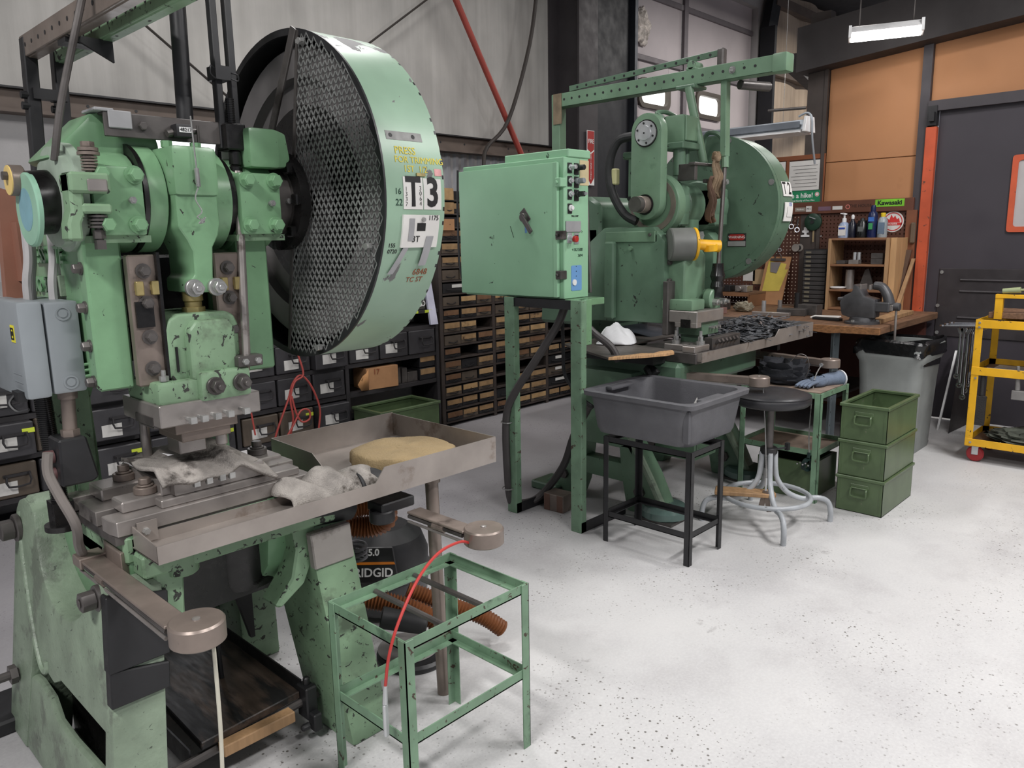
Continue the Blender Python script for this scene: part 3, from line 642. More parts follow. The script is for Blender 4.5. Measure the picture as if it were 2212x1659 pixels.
# plates, tags and writing on the rim
def rim(x0, th0, r=GR):
    def f(cx, cy, cz):
        th = th0+cy/GR
        return Vector((x0+cx, YC-(r+cz)*math.cos(th), GZ+(r+cz)*math.sin(th)))
    return f
def rim_patch(name, x0, x1, t0, t1, mat, parent, h=.0015, skew=0., n=8, base=0.):
    mb = MB(); vs = []; fs = []
    for k in range(n+1):
        t = t0+(t1-t0)*k/n; dx = skew*k/n
        for (xx, rr) in ((x0+dx, GR+base), (x1+dx, GR+base), (x1+dx, GR+base+h), (x0+dx, GR+base+h)):
            vs.append((xx, YC-rr*math.cos(t), GZ+rr*math.sin(t)))
    for k in range(n):
        for e in range(4): fs.append((k*4+e, k*4+(e+1) % 4, k*4+4+(e+1) % 4, k*4+4+e))
    fs += [(0, 1, 2, 3), (n*4+3, n*4+2, n*4+1, n*4)]
    return T.part(name, mb.add(vs, fs), mat, parent)
p1 = rim_patch('letter_plate', 1.318, 1.384, -.095, .082, PAPER, gd)
T.text('letter', 'T', (0, 0, 0), (1, 0, 0), (0, 0, 1), .105, INK, p1, wrapfn=rim(1.351, -.006, GR+.0018), bold=.003, sx=.78)
for i, ch_ in enumerate('3064'): T.text('small_number', ch_, (0, 0, 0), (1, 0, 0), (0, 0, 1), .017, INK, p1, wrapfn=rim(1.375, .02-.028*i, GR+.0018), bold=-.0004)
for i, ch_ in enumerate('1337'): T.text('small_number', ch_, (0, 0, 0), (1, 0, 0), (0, 0, 1), .016, INK, p1, wrapfn=rim(1.327, .015-.028*i, GR+.0018), bold=-.0004)
p2 = rim_patch('letter_plate', 1.387, 1.449, -.095, .078, PAPER, gd)
T.text('number', '3', (0, 0, 0), (1, 0, 0), (0, 0, 1), .105, INK, p2, wrapfn=rim(1.418, -.006, GR+.0018), bold=.003, sx=.85)
tag = rim_patch('paper_tag', 1.315, 1.440, -.31, -.125, PAPER, gd, h=.006)
T.text('tag_writing', '1175', (0, 0, 0), (1, 0, 0), (0, 0, 1), .018, INK, tag, wrapfn=rim(1.418, -.142, GR+.0065))
T.text('tag_writing', '3T', (0, 0, 0), (1, 0, 0), (0, 0, 1), .024, INK, tag, wrapfn=rim(1.362, -.262, GR+.0065))
T.part('tag_screw', MB().cyl(rim(1.382, -.15)(0, 0, .006), rim(1.382, -.15)(0, 0, .012), .006, n=8), STEELB, tag)
rim_patch('ink_smudge', 1.362, 1.392, -.215, -.17, INK, tag, h=.0004, base=.0062)
rim_patch('tape_strip', 1.335, 1.353, -.27, -.145, TAPE, tag, h=.0008, base=.0066, skew=.0)
rim_patch('tape_strip', 1.288, 1.306, -.47, -.27, TAPE, gd, h=.0012, base=.004, skew=.046)
rim_patch('tape_strip', 1.386, 1.411, -.42, -.245, TAPE, gd, h=.0012, base=.0066, skew=.012)
for txt, x, th, s, mt in (('PRESS', 1.338, .225, .028, INKY), ('FOR TRIMMING', 1.382, .175, .024, INKY), ('1ST  1/2', 1.365, .125, .024, INKY), ('16', 1.300, .0, .022, INKG), ('22', 1.303, -.06, .024, INKG), ('155', 1.288, -.30, .016, INK), ('0720', 1.292, -.335, .016, INK), ('6848', 1.405, -.47, .026, INKBR), ('TC ST', 1.392, -.52, .022, INKBR)):
    T.text('rim_writing', txt, (0, 0, 0), (1, 0, 0), (0, 0, 1), s, mt, gd, wrapfn=rim(x, th, GR+.0006), ex=.0004)
rim_patch('worn_band', 1.285, 1.405, .285, .335, surf('worn_grey_paint', (118, 118, 116), .5, var=.2, vscale=20), gd, h=.0006)
for x in (1.30, 1.375): T.part('bolt_hole', MB().cyl(rim(x, .31)(0, 0, 0), rim(x, .31)(0, 0, .0012), .006, n=10), INK, gd)
rim_patch('wrapper_sticker', 1.43, 1.455, .095, .135, surf('striped_sticker', (206, 150, 150), .6, var=.3, vscale=30), gd, h=.001)
rim_patch('metal_tab', 1.365, 1.395, .088, .105, BRASS, gd, h=.004)
# --- lugs on top and cross bar
T.part('top_lug', MB().prism([(.61, 1.755), (.72, 1.865), (.745, 1.875), (.80, 1.83), (.87, 1.83), (.88, 1.79), (.80, 1.76), (.74, 1.745), (.63, 1.745)], 'y', 2.09, 2.26), GREEN, bevel=.012, seg=2)
T.part('top_lug', MB().box(1.075, 1.165, 1.99, 2.16, 1.75, 1.855).prism([(1.155, 1.752), (1.155, 1.85), (1.178, 1.858), (1.205, 1.85), (1.215, 1.78), (1.20, 1.755)], 'y', 2.02, 2.16), GREEN, bevel=.012, seg=2)
cb = T.part('cross_bar', MB().box(.735, 1.09, 2.055, 2.063, 1.81, 1.868).box(.735, 1.09, 2.063, 2.12, 1.862, 1.868), STEELD, bevel=.002)
T.part('tape_wrap', MB().box(.745, .80, 2.05, 2.056, 1.83, 1.872).box(.715, .76, 2.052, 2.14, 1.868, 1.876), TAPE, cb, bevel=.002)
T.part('bar_bolt', MB().hexbolt((.825, 2.055, 1.84), FR, .011, .012), STEELD, cb)
ct = T.part('counter', MB().box(.895, .94, 2.02, 2.055, 1.818, 1.85), BLACK, cb, bevel=.004, seg=2, label='small black stroke counter with digit window')
T.part('counter_window', MB().box(.902, .934, 2.018, 2.021, 1.829, 1.842), WHITE, cb)
T.text('counter_digits', '48217', (.918, 2.0175, 1.8355), (1, 0, 0), (0, 0, 1), .012, INK, cb)
T.part('counter_knob', MB().cyl((.94, 2.04, 1.836), (.955, 2.04, 1.836), .007, n=10), STEELD, cb)
T.part('counter_lever', MB().cyl((.88, 2.045, 1.826), (.895, 2.045, 1.83), .010, n=10), STEELD, cb)
T.part('counter_pin', MB().cyl((.955, 2.03, 1.80), (.955, 2.03, 1.85), .004, n=8), STEELD, cb)
# --- counterbalance: pipe, bars, beams, rear posts
T.part('air_pipe', MB().cyl((.965, 2.12, 1.865), (.985, 2.12, 2.75), .021, n=16), BLACK)
for x in (1.035, 1.077):
    T.part('guide_bar', MB().box(x-.009, x+.009, 2.05, 2.075, 1.80, 2.75), BLACK, bevel=.002)
T.part('bar_clip', MB().box(1.02, 1.062, 2.035, 2.085, 1.975, 2.01).tube([(1.02, 2.04, 2.0), (1.005, 2.03, 2.005), (1.003, 2.03, 1.985), (1.02, 2.035, 1.975)], .002, n=5).tube([(1.062, 2.04, 1.995), (1.078, 2.03, 1.99), (1.078, 2.03, 1.975), (1.062, 2.035, 1.98)], .002, n=5), BLACK)
mb = MB().cyl((1.057, 2.045, 1.80), (1.057, 2.045, 1.93), .010, n=10)
for k in range(16): mb.cyl((1.057, 2.045, 1.86+k*.0045), (1.057, 2.045, 1.862+k*.0045), .0115, n=10)
T.part('threaded_rod', mb, BLACKG)
T.part('rod_clamp', MB().box(1.03, 1.085, 2.02, 2.09, 1.795, 1.865).cyl((1.057, 2.04, 1.795), (1.057, 2.04, 1.755), .017, n=12).cyl((1.057, 2.04, 1.755), (1.056, 2.04, 1.735), .02, n=6), BLACKG, bevel=.004)
kr = T.part('knockout_rod', MB().cyl((1.056, 2.03, 1.74), (1.005, 1.965, 1.245), .011, n=12), STEEL)
T.part('rod_bracket', MB().box(.965, 1.035, 1.93, 1.97, 1.222, 1.252), STEELD, kr, bevel=.003)
for x in (.982, 1.018): T.part('bracket_bolt', MB().hexbolt((x, 1.93, 1.237), FR, .009, .01), STEELB, kr)
for s, (x, y0) in enumerate(((.752, 2.66), (.835, 2.68))):
    bm_ = T.part('overhead_beam', MB().box(x-.008, x+.008, 1.2, y0, 2.085, 2.145).box(x-.0, x+.03, 1.2, y0, 2.14, 2.147).box(x, x+.03, 1.2, y0, 2.083, 2.09), STEELBR if s == 0 else GREENW, bevel=.002)
    for k in range(14):
        T.part('beam_hole', MB().cyl((x-.009, y0-.05-k*.06, 2.115), (x-.0075, y0-.05-k*.06, 2.115), .006, n=8), BLACK, bm_)
    ps = T.part('rear_post', MB().bar((x+.008, y0-.02, 2.14), (x-.02, y0-.02, 1.3), .035, .04, up=(0, 1, 0)), BLACK, bevel=.003)
    for z in (1.98, 1.95): T.part('post_bolt', MB().cyl((x-.03, y0-.03, z), (x-.01, y0-.03, z), .011, n=8), BLACK, ps)
T.part('post_link', MB().box(.75, .84, 2.61, 2.64, 1.97, 2.0), BLACK)
T.part('beam_stiffener', MB().box(.75, .86, 2.30, 2.36, 2.07, 2.083).prism([(.75, 2.085), (.86, 2.085), (.86, 2.03)], 'y', 2.28, 2.29), BLACK)
T.part('pipe_head', MB().box(.90, 1.04, 2.04, 2.20, 2.30, 2.34), BLACK)
T.part('slanted_pipe', MB().tube([(.615, 2.05, 1.745), (.645, 2.05, 1.88), (.715, 2.05, 2.115), (.80, 2.05, 2.4)], .0085, n=10), STEELD)
# --- ram slide
rm = T.part('ram_slide', MB().prism([(.806, 1.20), (.806, 1.335), (.815, 1.36), (.84, 1.372), (.97, 1.372), (.99, 1.36), (1.0, 1.335), (1.0, 1.20)], 'y', 1.985, 2.20).prism([(.85, 1.20), (.85, 1.33), (.87, 1.355), (.96, 1.355), (.975, 1.33), (.975, 1.20)], 'y', 1.955, 2.05), GREENW, bevel=.014, seg=3)
T.part('slide_slot', MB().box(.822, .828, 1.981, 1.99, 1.225, 1.29), BLACKG, rm)
cl = T.part('punch_clamp', MB().box(.757, .995, 1.955, 2.16, 1.148, 1.205).box(.86, .998, 1.935, 2.0, 1.145, 1.222), GREENW, bevel=.01, seg=2)
for x in (.895, .968):
    T.part('clamp_nut', MB().cyl((x, 1.935, 1.184), (x, 1.925, 1.184), .024, n=18).cyl((x, 1.925, 1.184), (x, 1.905, 1.184), .018, n=6).cyl((x, 1.905, 1.184), (x, 1.893, 1.184), .008, n=10), STEELD, cl, bevel=.001)
T.part('clamp_stud', MB().cyl((.785, 1.98, 1.205), (.785, 1.98, 1.235), .006, n=8).cyl((.785, 1.98, 1.207), (.785, 1.98, 1.22), .012, n=6), STEELB, cl)
dh = T.part('die_head', MB().box(.752, 1.025, 1.945, 2.19, 1.092, 1.150), STEEL, bevel=.003)
T.part('die_slot', MB().box(.749, .76, 1.99, 2.10, 1.092, 1.115).box(.752, .785, 1.99, 2.08, 1.085, 1.092), STEELD, dh)
for i, x in enumerate((.82, .85, .885, .92, .965)):
    T.part('square_screw', MB().cyl((x, 1.945, 1.108+.0005*i), (x, 1.915-.004*(i == 4), 1.108), .006, n=8).box(x-.008, x+.008, 1.905, 1.92, 1.10, 1.116), STEELB, dh)
T.part('punch_plate', MB().box(.80, .97, 1.975, 2.16, 1.062, 1.092).box(.82, .955, 1.99, 2.14, 1.035, 1.062), STEELBR, dh, bevel=.002)
T.part('punch', MB().box(.84, .915, 2.06, 2.14, .985, 1.035).cyl((.945, 2.03, 1.04), (.945, 2.03, 1.0), .016, n=14), STEEL, dh, bevel=.003)
T.part('blow_hose', MB().tube([(.77, 2.10, 1.19), (.79, 2.03, 1.165), (.805, 2.0, 1.125)], .005, n=8), STEELD, dh)
# --- bolster and tooling
b0 = T.part('bolster', MB().prism([(.632, 2.04), (.632, 2.085), (.69, 2.085), (.70, 2.105), (.69, 2.125), (.632, 2.125), (.632, 2.26), (.69, 2.26), (.70, 2.28), (.69, 2.30), (.632, 2.30), (.632, 2.40), (1.20, 2.40), (1.20, 2.00), (.64, 2.00)], 'z', .822, .862), STEEL, bevel=.002)
T.part('bolster_edge', MB().box(.634, 1.19, 2.005, 2.395, .80, .822), STEELD, b0)
T.part('tool_holder', MB().box(.76, 1.17, 2.015, 2.075, .862, .885).box(.80, 1.06, 2.02, 2.05, .885, .93).box(.775, 1.06, 2.05, 2.32, .885, .93), STEEL, b0, bevel=.003)
for x in (.85, .885, .922, .95):
    T.part('square_screw', MB().cyl((x, 2.02, .915), (x, 2.0, .915), .006, n=8).box(x-.008, x+.008, 1.992, 2.006, .907, .923), STEELB, b0)
for (x0, x1, y0, y1, bx, by, h) in ((.675, .80, 2.055, 2.13, .752, 2.095, .905), (.675, .80, 2.20, 2.30, .755, 2.25, .91), (1.09, 1.195, 2.16, 2.28, 1.145, 2.22, .905)):
    c = T.part('strap_clamp', MB().box(x0, x1, y0, y1, .862, h-.012), STEEL, b0, bevel=.004)
    T.part('clamp_bolt', MB().cyl((bx, by, h-.012), (bx, by, h+.008), .03, n=20).cyl((bx, by, h+.008), (bx, by, h+.013), .022, n=18).cyl((bx, by, h+.013), (bx, by, h+.03), .0165, n=6), STEELD if x0 > 1 else STEELBR, b0, bevel=.002)
T.part('riser_block', MB().box(1.07, 1.20, 2.10, 2.30, .862, .885), STEEL, b0, bevel=.003)
T.part('guide_post', MB().cyl((.82, 2.24, .93), (.82, 2.24, 1.06), .013, n=14), STEEL, b0)
T.part('die_insert', MB().box(.85, .93, 2.17, 2.25, .93, .96), STEEL, b0)
# --- scrap tray
tr = T.part('scrap_tray', MB().box(.672, 1.33, 1.842, 2.0, .785, .789).box(1.30, 1.83, 1.842, 2.42, .785, .789), SHEET, bevel=.001)
T.part('tray_rim', MB().add([(.672, 1.840, .785), (1.32, 1.840, .785), (1.355, 1.840, .785), (1.832, 1.840, .785), (.672, 1.840, .832), (1.32, 1.840, .832), (1.355, 1.840, .875), (1.832, 1.840, .875),
                              (.672, 1.8435, .785), (1.32, 1.8435, .785), (1.355, 1.8435, .785), (1.832, 1.8435, .785), (.672, 1.8435, .832), (1.32, 1.8435, .832), (1.355, 1.8435, .875), (1.832, 1.8435, .875)],
       [(0, 1, 5, 4), (1, 2, 6, 5), (2, 3, 7, 6), (12, 13, 9, 8), (13, 14, 10, 9), (14, 15, 11, 10), (4, 5, 13, 12), (5, 6, 14, 13), (6, 7, 15, 14), (0, 8, 9, 1), (1, 9, 10, 2), (2, 10, 11, 3), (0, 4, 12, 8), (3, 11, 15, 7)]), SHEET, tr)
T.part('tray_rim', MB().box(1.829, 1.832, 1.843, 2.42, .785, .875), SHEET, tr)
T.part('tray_rim', MB().box(1.305, 1.832, 2.417, 2.42, .785, .878), SHEET, tr)
T.part('tray_rim', MB().prism([(2.42, .785), (2.42, .878), (2.16, .872), (2.10, .835), (2.10, .785)], 'x', 1.303, 1.306), SHEET, tr)
T.part('tray_rim', MB().prism([(1.842, .785), (1.842, .832), (1.99, .845), (1.99, .785)], 'x', .672, .675).prism([(.675, .785), (1.30, .785), (1.30, .812), (.72, .818), (.675, .845)], 'y', 1.996, 2.0), SHEET, tr)
T.part('tray_bolt', MB().hexbolt((.705, 1.996, .825), FR, .010, .012, .014), STEELB, tr)
T.part('tray_bracket', MB().box(.685, .735, 1.992, 1.996, .795, .85), SHEET, tr)
T.part('tray_leg', MB().cyl((1.586, 1.90, .785), (1.586, 1.875, 0), .022, n=16).cyl((1.586, 1.90, .785), (1.586, 1.90, .76), .03, n=16), STEELBR, tr)
# --- palm button arms
for s, (ax, y0, yb, z) in enumerate(((.615, 2.16, 1.585, .735), (1.475, 1.86, 1.57, .70))):
    a = T.part('button_arm', MB().box(ax-.028, ax+.028, yb+.03, y0, z-.004, z+.004).box(ax+.024, ax+.028, yb+.03, y0, z-.03, z+.004), STEELBR, bevel=.002, label='oily steel channel arm carrying a palm button')
    T.part('arm_conduit', MB().cyl((ax-.019, yb+.04, z-.014), (ax-.019, y0, z-.014), .007, n=8), STEELD, a)
    T.part('arm_conduit', MB().cyl((ax-.023, yb+.04, z-.030), (ax-.023, y0, z-.030), .0045, n=8), STEEL, a)
    T.part('conduit_coupling', MB().cyl((ax-.019, y0-.17, z-.014), (ax-.019, y0-.12, z-.014), .012, n=10), STEELBR, a)
    cx = ax+.03
    T.part('palm_button', MB().lathe((cx, yb, z-.042), (0, 0, 1), [(.055, 0), (.06, .004), (.06, .046), (.056, .051), (.012, .053)], 36), STEELBR, a, label='round flat steel palm button cover')
    T.part('button_rivet', MB().lathe((cx, yb, z+.01), (0, 0, 1), [(.010, 0), (.009, .003), (.003, .005)], 14), STEEL, a)
T.part('arm_bracket', MB().box(.582, .65, 2.13, 2.19, .715, .745).prism([(.64, 2.0), (.70, 2.04), (.70, 2.36), (.66, 2.36), (.66, 2.2), (.64, 2.1)], 'z', .70, .78), STEELBR, bevel=.003)
T.part('arm_bracket', MB().box(1.36, 1.49, 1.87, 1.95, .712, .745).cyl((1.38, 1.90, .72), (1.38, 1.90, .68), .04, n=14), BLACK, bevel=.004)
# --- switch box with conduit on the left side
sb = T.part('switch_box', MB().box(.575, .652, 2.13, 2.40, 1.185, 1.415), GREY, bevel=.008, seg=2, label='grey metal switch box with yellow square emblem')
T.part('box_cover', MB().box(.515, .572, 2.128, 2.402, 1.18, 1.42), GREY, sb, bevel=.01, seg=2)
T.part('emblem', MB().box(.5135, .516, 2.165, 2.195, 1.32, 1.362), surf('emblem_yellow', (220, 210, 50), .5), sb)
frame_q = frame_ring(MB(), rrect(2.168, 2.192, 1.326, 1.356, .002, 1), rrect(2.172, 2.188, 1.330, 1.352, .002, 1), 'x', .5125, .5135)
T.part('emblem_outline', frame_q, INK, sb)
T.text('emblem_letter', 'D', (.5128, 2.18, 1.341), (0, -1, 0), (0, 0, 1), .016, INK, sb)
for z in (1.24, 1.22, 1.20): T.part('cover_line', MB().box(.5135, .516, 2.15, 2.22, z, z+.002), GREY, sb)
for z in (1.385, 1.212):
    T.part('knockout', MB().ring((.615, 2.1315, z), (0, -1, 0), .0135, .0175, .0035, n=24), GREY, sb)
    T.part('knockout', MB().cyl((.615, 2.1315, z), (.615, 2.128, z), .010, n=20), GREY, sb)
for dx, y in ((.60, 2.31), (.58, 2.27), (.63, 2.24)):
    T.part('cable', MB().tube([(dx, y, 1.41), (dx+.005, y+.01, 1.46), (dx+.02, y+.03, 1.52), (dx+.03, y+.06, 1.60)], .011, n=8), surf('grey_cable', (166, 164, 164), .6), sb)
T.part('box_latch', MB().box(.50, .52, 2.15, 2.20, 1.175, 1.20).tube([(.505, 2.19, 1.19), (.49, 2.19, 1.17), (.50, 2.17, 1.15), (.52, 2.15, 1.155)], .004, n=6), BLACK, sb)
mb = MB().cyl((.59, 2.30, 1.185), (.60, 2.30, .86), .019, n=14)
for k in range(60): mb.cyl((.59+.01*k/60, 2.30, 1.18-k*.0053), (.59+.01*k/60, 2.30, 1.177-k*.0053), .0215, n=14, caps=False)
T.part('flexible_conduit', mb.box(.575, .625, 2.27, 2.33, .80, .865).cyl((.60, 2.30, .80), (.60, 2.30, .785), .045, n=20), BLACKG, sb)
T.part('rigid_conduit', MB().cyl((.615, 2.17, 1.185), (.61, 2.17, 1.075), .017, n=14).cyl((.615, 2.17, 1.185), (.614, 2.17, 1.165), .023, n=14).cyl((.61, 2.17, 1.085), (.61, 2.17, 1.065), .023, n=6), STEELBR, sb)
ob_ = T.part('operator_box', MB().prism([(.565, .945), (.57, 1.068), (.635, 1.068), (.655, .955), (.64, .945)], 'y', 2.13, 2.22), BLACK, sb, bevel=.005)
for z in (1.02, .975): T.part('push_button', MB().cyl((.566, 2.175, z), (.545, 2.175, z), .017, n=18), surf('dull_red_button', (88, 60, 60), .5), sb)
T.part('arm_cable', MB().tube([(.535, 2.10, 1.05), (.53, 2.10, 1.0), (.545, 2.09, .94), (.57, 2.08, .86), (.585, 2.13, .79), (.60, 2.16, .75)], .0125, n=8), surf('brown_grey_cable', (112, 106, 102), .6), sb)
T.part('rear_channel', MB().box(.66, .69, 2.60, 2.66, 1.45, 1.62).prism([(.62, 1.30), (.66, 1.30), (.70, 1.7), (.64, 1.72)], 'y', 2.66, 2.70), surf('rusty_channel', (150, 104, 86), .6, var=.2), None)
# --- treadle under the bed
tb = T.part('treadle_board', MB().prism([(.80, 2.02), (1.13, 2.04), (1.135, 2.68), (.82, 2.70)], 'z', .125, .15), WOODO, bevel=.003)
T.part('front_strip', MB().box(.85, 1.08, 1.985, 2.025, .092, .128), WOODP, tb, bevel=.003)
T.part('treadle_rod', MB().cyl((.64, 2.04, .085), (1.22, 2.04, .115), .014, n=10), STEELD, tb)
T.part('treadle_crank', MB().box(1.13, 1.17, 2.0, 2.06, .06, .17).cyl((1.15, 2.03, .15), (1.15, 2.03, .195), .012, n=8).cyl((1.10, 1.99, .055), (1.13, 1.99, .055), .012, n=8).box(1.135, 1.165, 1.97, 2.01, .03, .09), BLACK, tb, bevel=.005)
T.part('side_angle', MB().box(1.14, 1.145, 2.05, 2.72, .13, .18), BLACK, tb)
T.part('side_angle', MB().box(.775, .78, 2.05, 2.72, .06, .125), BLACK, tb)
T.part('brace_plate', MB().prism([(1.20, .62), (1.20, .16), (1.185, .16), (1.11, .46), (1.12, .62)], 'y', 2.45, 2.47).bar((.70, 2.76, .22), (1.25, 2.76, .20), .05, .08), BLACK, tb)
# ------------------------------------------------------------------ far punch press
T = Thing('punch_press', 'far green punch press with closed round flywheel guard marked T2', 'press', (4.05, 2.6, 0))
X2, Y2, Z2 = 4.05, 2.50, 1.72
for s, (x0, x1) in enumerate(((3.50, 3.62), (4.46, 4.58))):
    mb = MB().prism([(2.42, .30), (2.40, .62), (2.44, .80), (2.80, .80), (2.84, .45), (2.88, .36), (2.46, .36)], 'x', x0, x1)
    mb.prism([(2.42, .42), (2.30, .24), (2.20, .04), (2.20, 0), (2.46, 0), (2.50, .20), (2.52, .38)], 'x', x0, x1)
    mb.prism([(2.80, .40), (2.88, .30), (3.0, .12), (3.08, .05), (3.08, 0), (2.84, 0), (2.80, .10), (2.76, .36)], 'x', x0, x1)
    mb.prism([(2.40, .16), (2.85, .16), (2.85, .27), (2.40, .27)], 'x', x0+.01, x1-.01)
    lg = T.part('leg', mb, GREEND if s else GREEN2, bevel=.012, seg=2)
    T.part('leg_edge_rib', MB().tube([(x0-.012, 2.44, .46), (x0-.012, 2.38, .36), (x0-.012, 2.28, .20), (x0-.012, 2.18, .02)], .022, n=10), GREENC, lg)
    T.part('foot_bolt', MB().cyl((x0-.02, 2.37, .13), (x0, 2.37, .13), .035, n=6).cyl((x0-.03, 2.37, .13), (x0-.02, 2.37, .13), .014, n=10), STEELD, lg)
    T.part('foot_bolt', MB().cyl((x0-.02, 2.92, .13), (x0, 2.92, .13), .03, n=6), STEELD, lg)
    T.part('foot_flange', MB().box(x0-.05, x1+.03, 2.95, 3.16, 0, .05), GREEND, lg, bevel=.008)
    T.part('leveling_mount', MB().lathe((x0+.05, 2.24, .0), (0, 0, 1), [(.13, .015), (.135, .02), (.135, .055), (.115, .075), (.05, .08)], 32), surf('glassy_green', (96, 118, 112), .15, var=.15), lg)
    T.part('mount_pad', MB().box(x0-.07, x0+.18, 2.12, 2.36, 0, .014), STEELD, lg)
bed = T.part('bed', MB().box(3.60, 4.52, 2.2, 2.9, .72, .86).box(3.62, 4.48, 2.30, 2.86, .42, .72), GREEND, bevel=.02)
T.part('bed_box', MB().box(3.72, 3.96, 2.16, 2.42, .30, .62).box(3.74, 3.94, 2.155, 2.16, .32, .6), GREEN2, bed, bevel=.006)
# frame plates
plate2 = [(2.38, 1.06), (2.38, 1.52), (2.46, 1.60), (2.80, 1.60), (3.0, 1.45), (3.04, .86), (2.91, .86), (2.91, 1.02), (2.88, 1.05), (2.6, 1.06)]
f0 = T.part('side_frame', MB().prism(plate2, 'x', 3.72, 3.83), GREEND, bevel=.015, seg=2)
T.part('side_frame', MB().prism(plate2, 'x', 4.26, 4.37), GREEND, bevel=.015, seg=2)
T.part('rear_frame', MB().box(3.82, 4.27, 2.92, 3.02, .9, 1.6), GREEND, bevel=.01)
T.part('frame_rib', MB().box(3.68, 3.72, 2.70, 2.77, 1.07, 1.52), GREEND, f0, bevel=.01)
T.part('frame_boss', MB().cyl((3.72, 2.60, 1.48), (3.70, 2.60, 1.48), .012, n=12), GREEN2, f0)
T.part('motor_cowl', MB().prism([(2.90, 1.0), (2.90, 1.74), (3.0, 1.80), (3.35, 1.62), (3.40, 1.0)], 'x', 3.82, 4.3), GREEND, bevel=.02)
T.part('steel_gib', MB().box(3.70, 3.78, 2.34, 2.375, 1.0, 1.30), STEELD, f0, bevel=.004)
T.part('gib_edge', MB().box(3.80, 3.83, 2.33, 2.375, 1.14, 1.54), BLACKG, f0)
for z in (1.48, 1.40, 1.30): T.part('gib_bolt', MB().hexbolt((3.76, 2.38, z), FR, .014, .02), STEELD, f0)
# crank bearings
for x0, x1 in ((3.84, 3.94), (4.24, 4.38)):
    T.part('bearing_cap', MB().box(x0, x1, 2.36, 2.62, 1.60, 1.82).cyl((x0, Y2, Z2), (x1, Y2, Z2), .15, n=28), GREEND, bevel=.01)
T.part('crankshaft', MB().cyl((3.60, Y2, Z2), (4.66, Y2, Z2), .042, n=20), STEELD)
T.part('shaft_end', MB().cyl((3.64, Y2, Z2), (3.74, Y2, Z2), .046, n=24), STEELBR, bevel=.003)
T.part('shaft_end_hole', MB().cyl((3.638, Y2, Z2), (3.645, Y2, Z2), .010, n=12), BLACKG)
# brake drum and chain guard at the left end
T.part('brake_drum', MB().lathe((3.775, Y2, Z2), (1, 0, 0), [(.12, .0), (.165, .004), (.172, .01), (.172, .07), (.15, .075)], 40), GREEN2)
T.part('drum_groove', MB().ring((3.772, Y2, Z2), (1, 0, 0), .12, .150, .006, n=40), STEELBR)
pl_ = arc(Y2, 2.11, .098, 0, 180, 16)+arc(Y2, 1.735, .098, 180, 360, 16)
cg = T.part('chain_guard', MB().prism(pl_, 'x', 3.70, 3.765), GREEN2, bevel=.006, seg=2)
T.part('bearing_flange', MB().lathe((3.70, Y2-.002, 2.10), (-1, 0, 0), [(.066, 0), (.066, .012), (.04, .014), (.038, .022), (.02, .024)], 32), ALU, cg)
T.part('flange_seat', MB().ring((3.70, Y2, 2.10), (-1, 0, 0), .064, .073, .004, n=32), BLACKG, cg)
for a in range(6):
    q = (3.687, Y2-.002+.053*math.cos(R(60*a+20)), 2.10+.053*math.sin(R(60*a+20)))
    T.part('flange_screw', MB().cyl(q, (3.684, q[1], q[2]), .006, n=8), BLACK, cg)
T.part('flange_centre', MB().cyl((3.676, Y2-.002, 2.10), (3.674, Y2-.002, 2.10), .005, n=8), INK, cg)
T.part('guard_opening', MB().ring((3.698, Y2, Z2), (-1, 0, 0), .047, .056, .004, n=28), BLACKG, cg)
T.part('brake_block', MB().box(3.76, 3.83, 2.58, 2.66, 1.72, 1.98).box(3.76, 3.84, 2.60, 2.70, 1.98, 2.02), GREEND, bevel=.006)
for y, z in ((2.62, 1.90), (2.64, 1.76), (2.61, 1.76)): T.part('block_bolt', MB().cyl((3.76, y, z), (3.745, y, z), .014, n=6), BLACK)
T.part('hydraulic_hose', MB().tube([(3.74, 2.60, 2.10), (3.72, 2.70, 2.08), (3.71, 2.75, 1.97), (3.71, 2.74, 1.82), (3.72, 2.66, 1.68), (3.74, 2.58, 1.63)], .025, n=12), RUBBER)
T.part('clear_cup', MB().box(3.70, 3.74, 2.70, 2.75, 1.84, 1.93), surf('pale_yellow_plastic', (190, 186, 140), .4), bevel=.006)
T.part('drum_bracket', MB().box(3.71, 3.725, 2.44, 2.78, 1.515, 1.575).box(3.72, 3.80, 2.43, 2.45, 1.515, 1.575), GREEN2, bevel=.003)
T.part('bracket_bolt', MB().hexbolt((3.71, 2.47, 1.555), (-1, 0, 0), .01, .01), STEELD)
# motor box on top
mbx = T.part('limit_switch_box', MB().box(3.90, 4.05, 2.39, 2.52, 2.06, 2.21), GREEN2, bevel=.012, seg=2)
T.part('box_lid', MB().box(3.915, 4.04, 2.38, 2.392, 2.07, 2.205), GREEN2, mbx, bevel=.004)
T.part('box_plate', MB().box(3.87, 4.07, 2.37, 2.54, 2.025, 2.06).cyl((3.93, 2.43, 2.03), (3.93, 2.43, 1.88), .035, n=16).cyl((4.0, 2.43, 2.03), (4.0, 2.43, 1.93), .02, n=12), GREEND, mbx, bevel=.004)
T.part('rope_coil', MB().tube([(3.90, 2.52, 2.20), (3.88, 2.55, 2.23), (3.96, 2.54, 2.24), (4.05, 2.53, 2.22), (4.08, 2.5, 2.17), (3.885, 2.54, 2.15), (3.88, 2.54, 2.0), (3.90, 2.54, 1.95)], .013, n=8), GREEND, mbx)
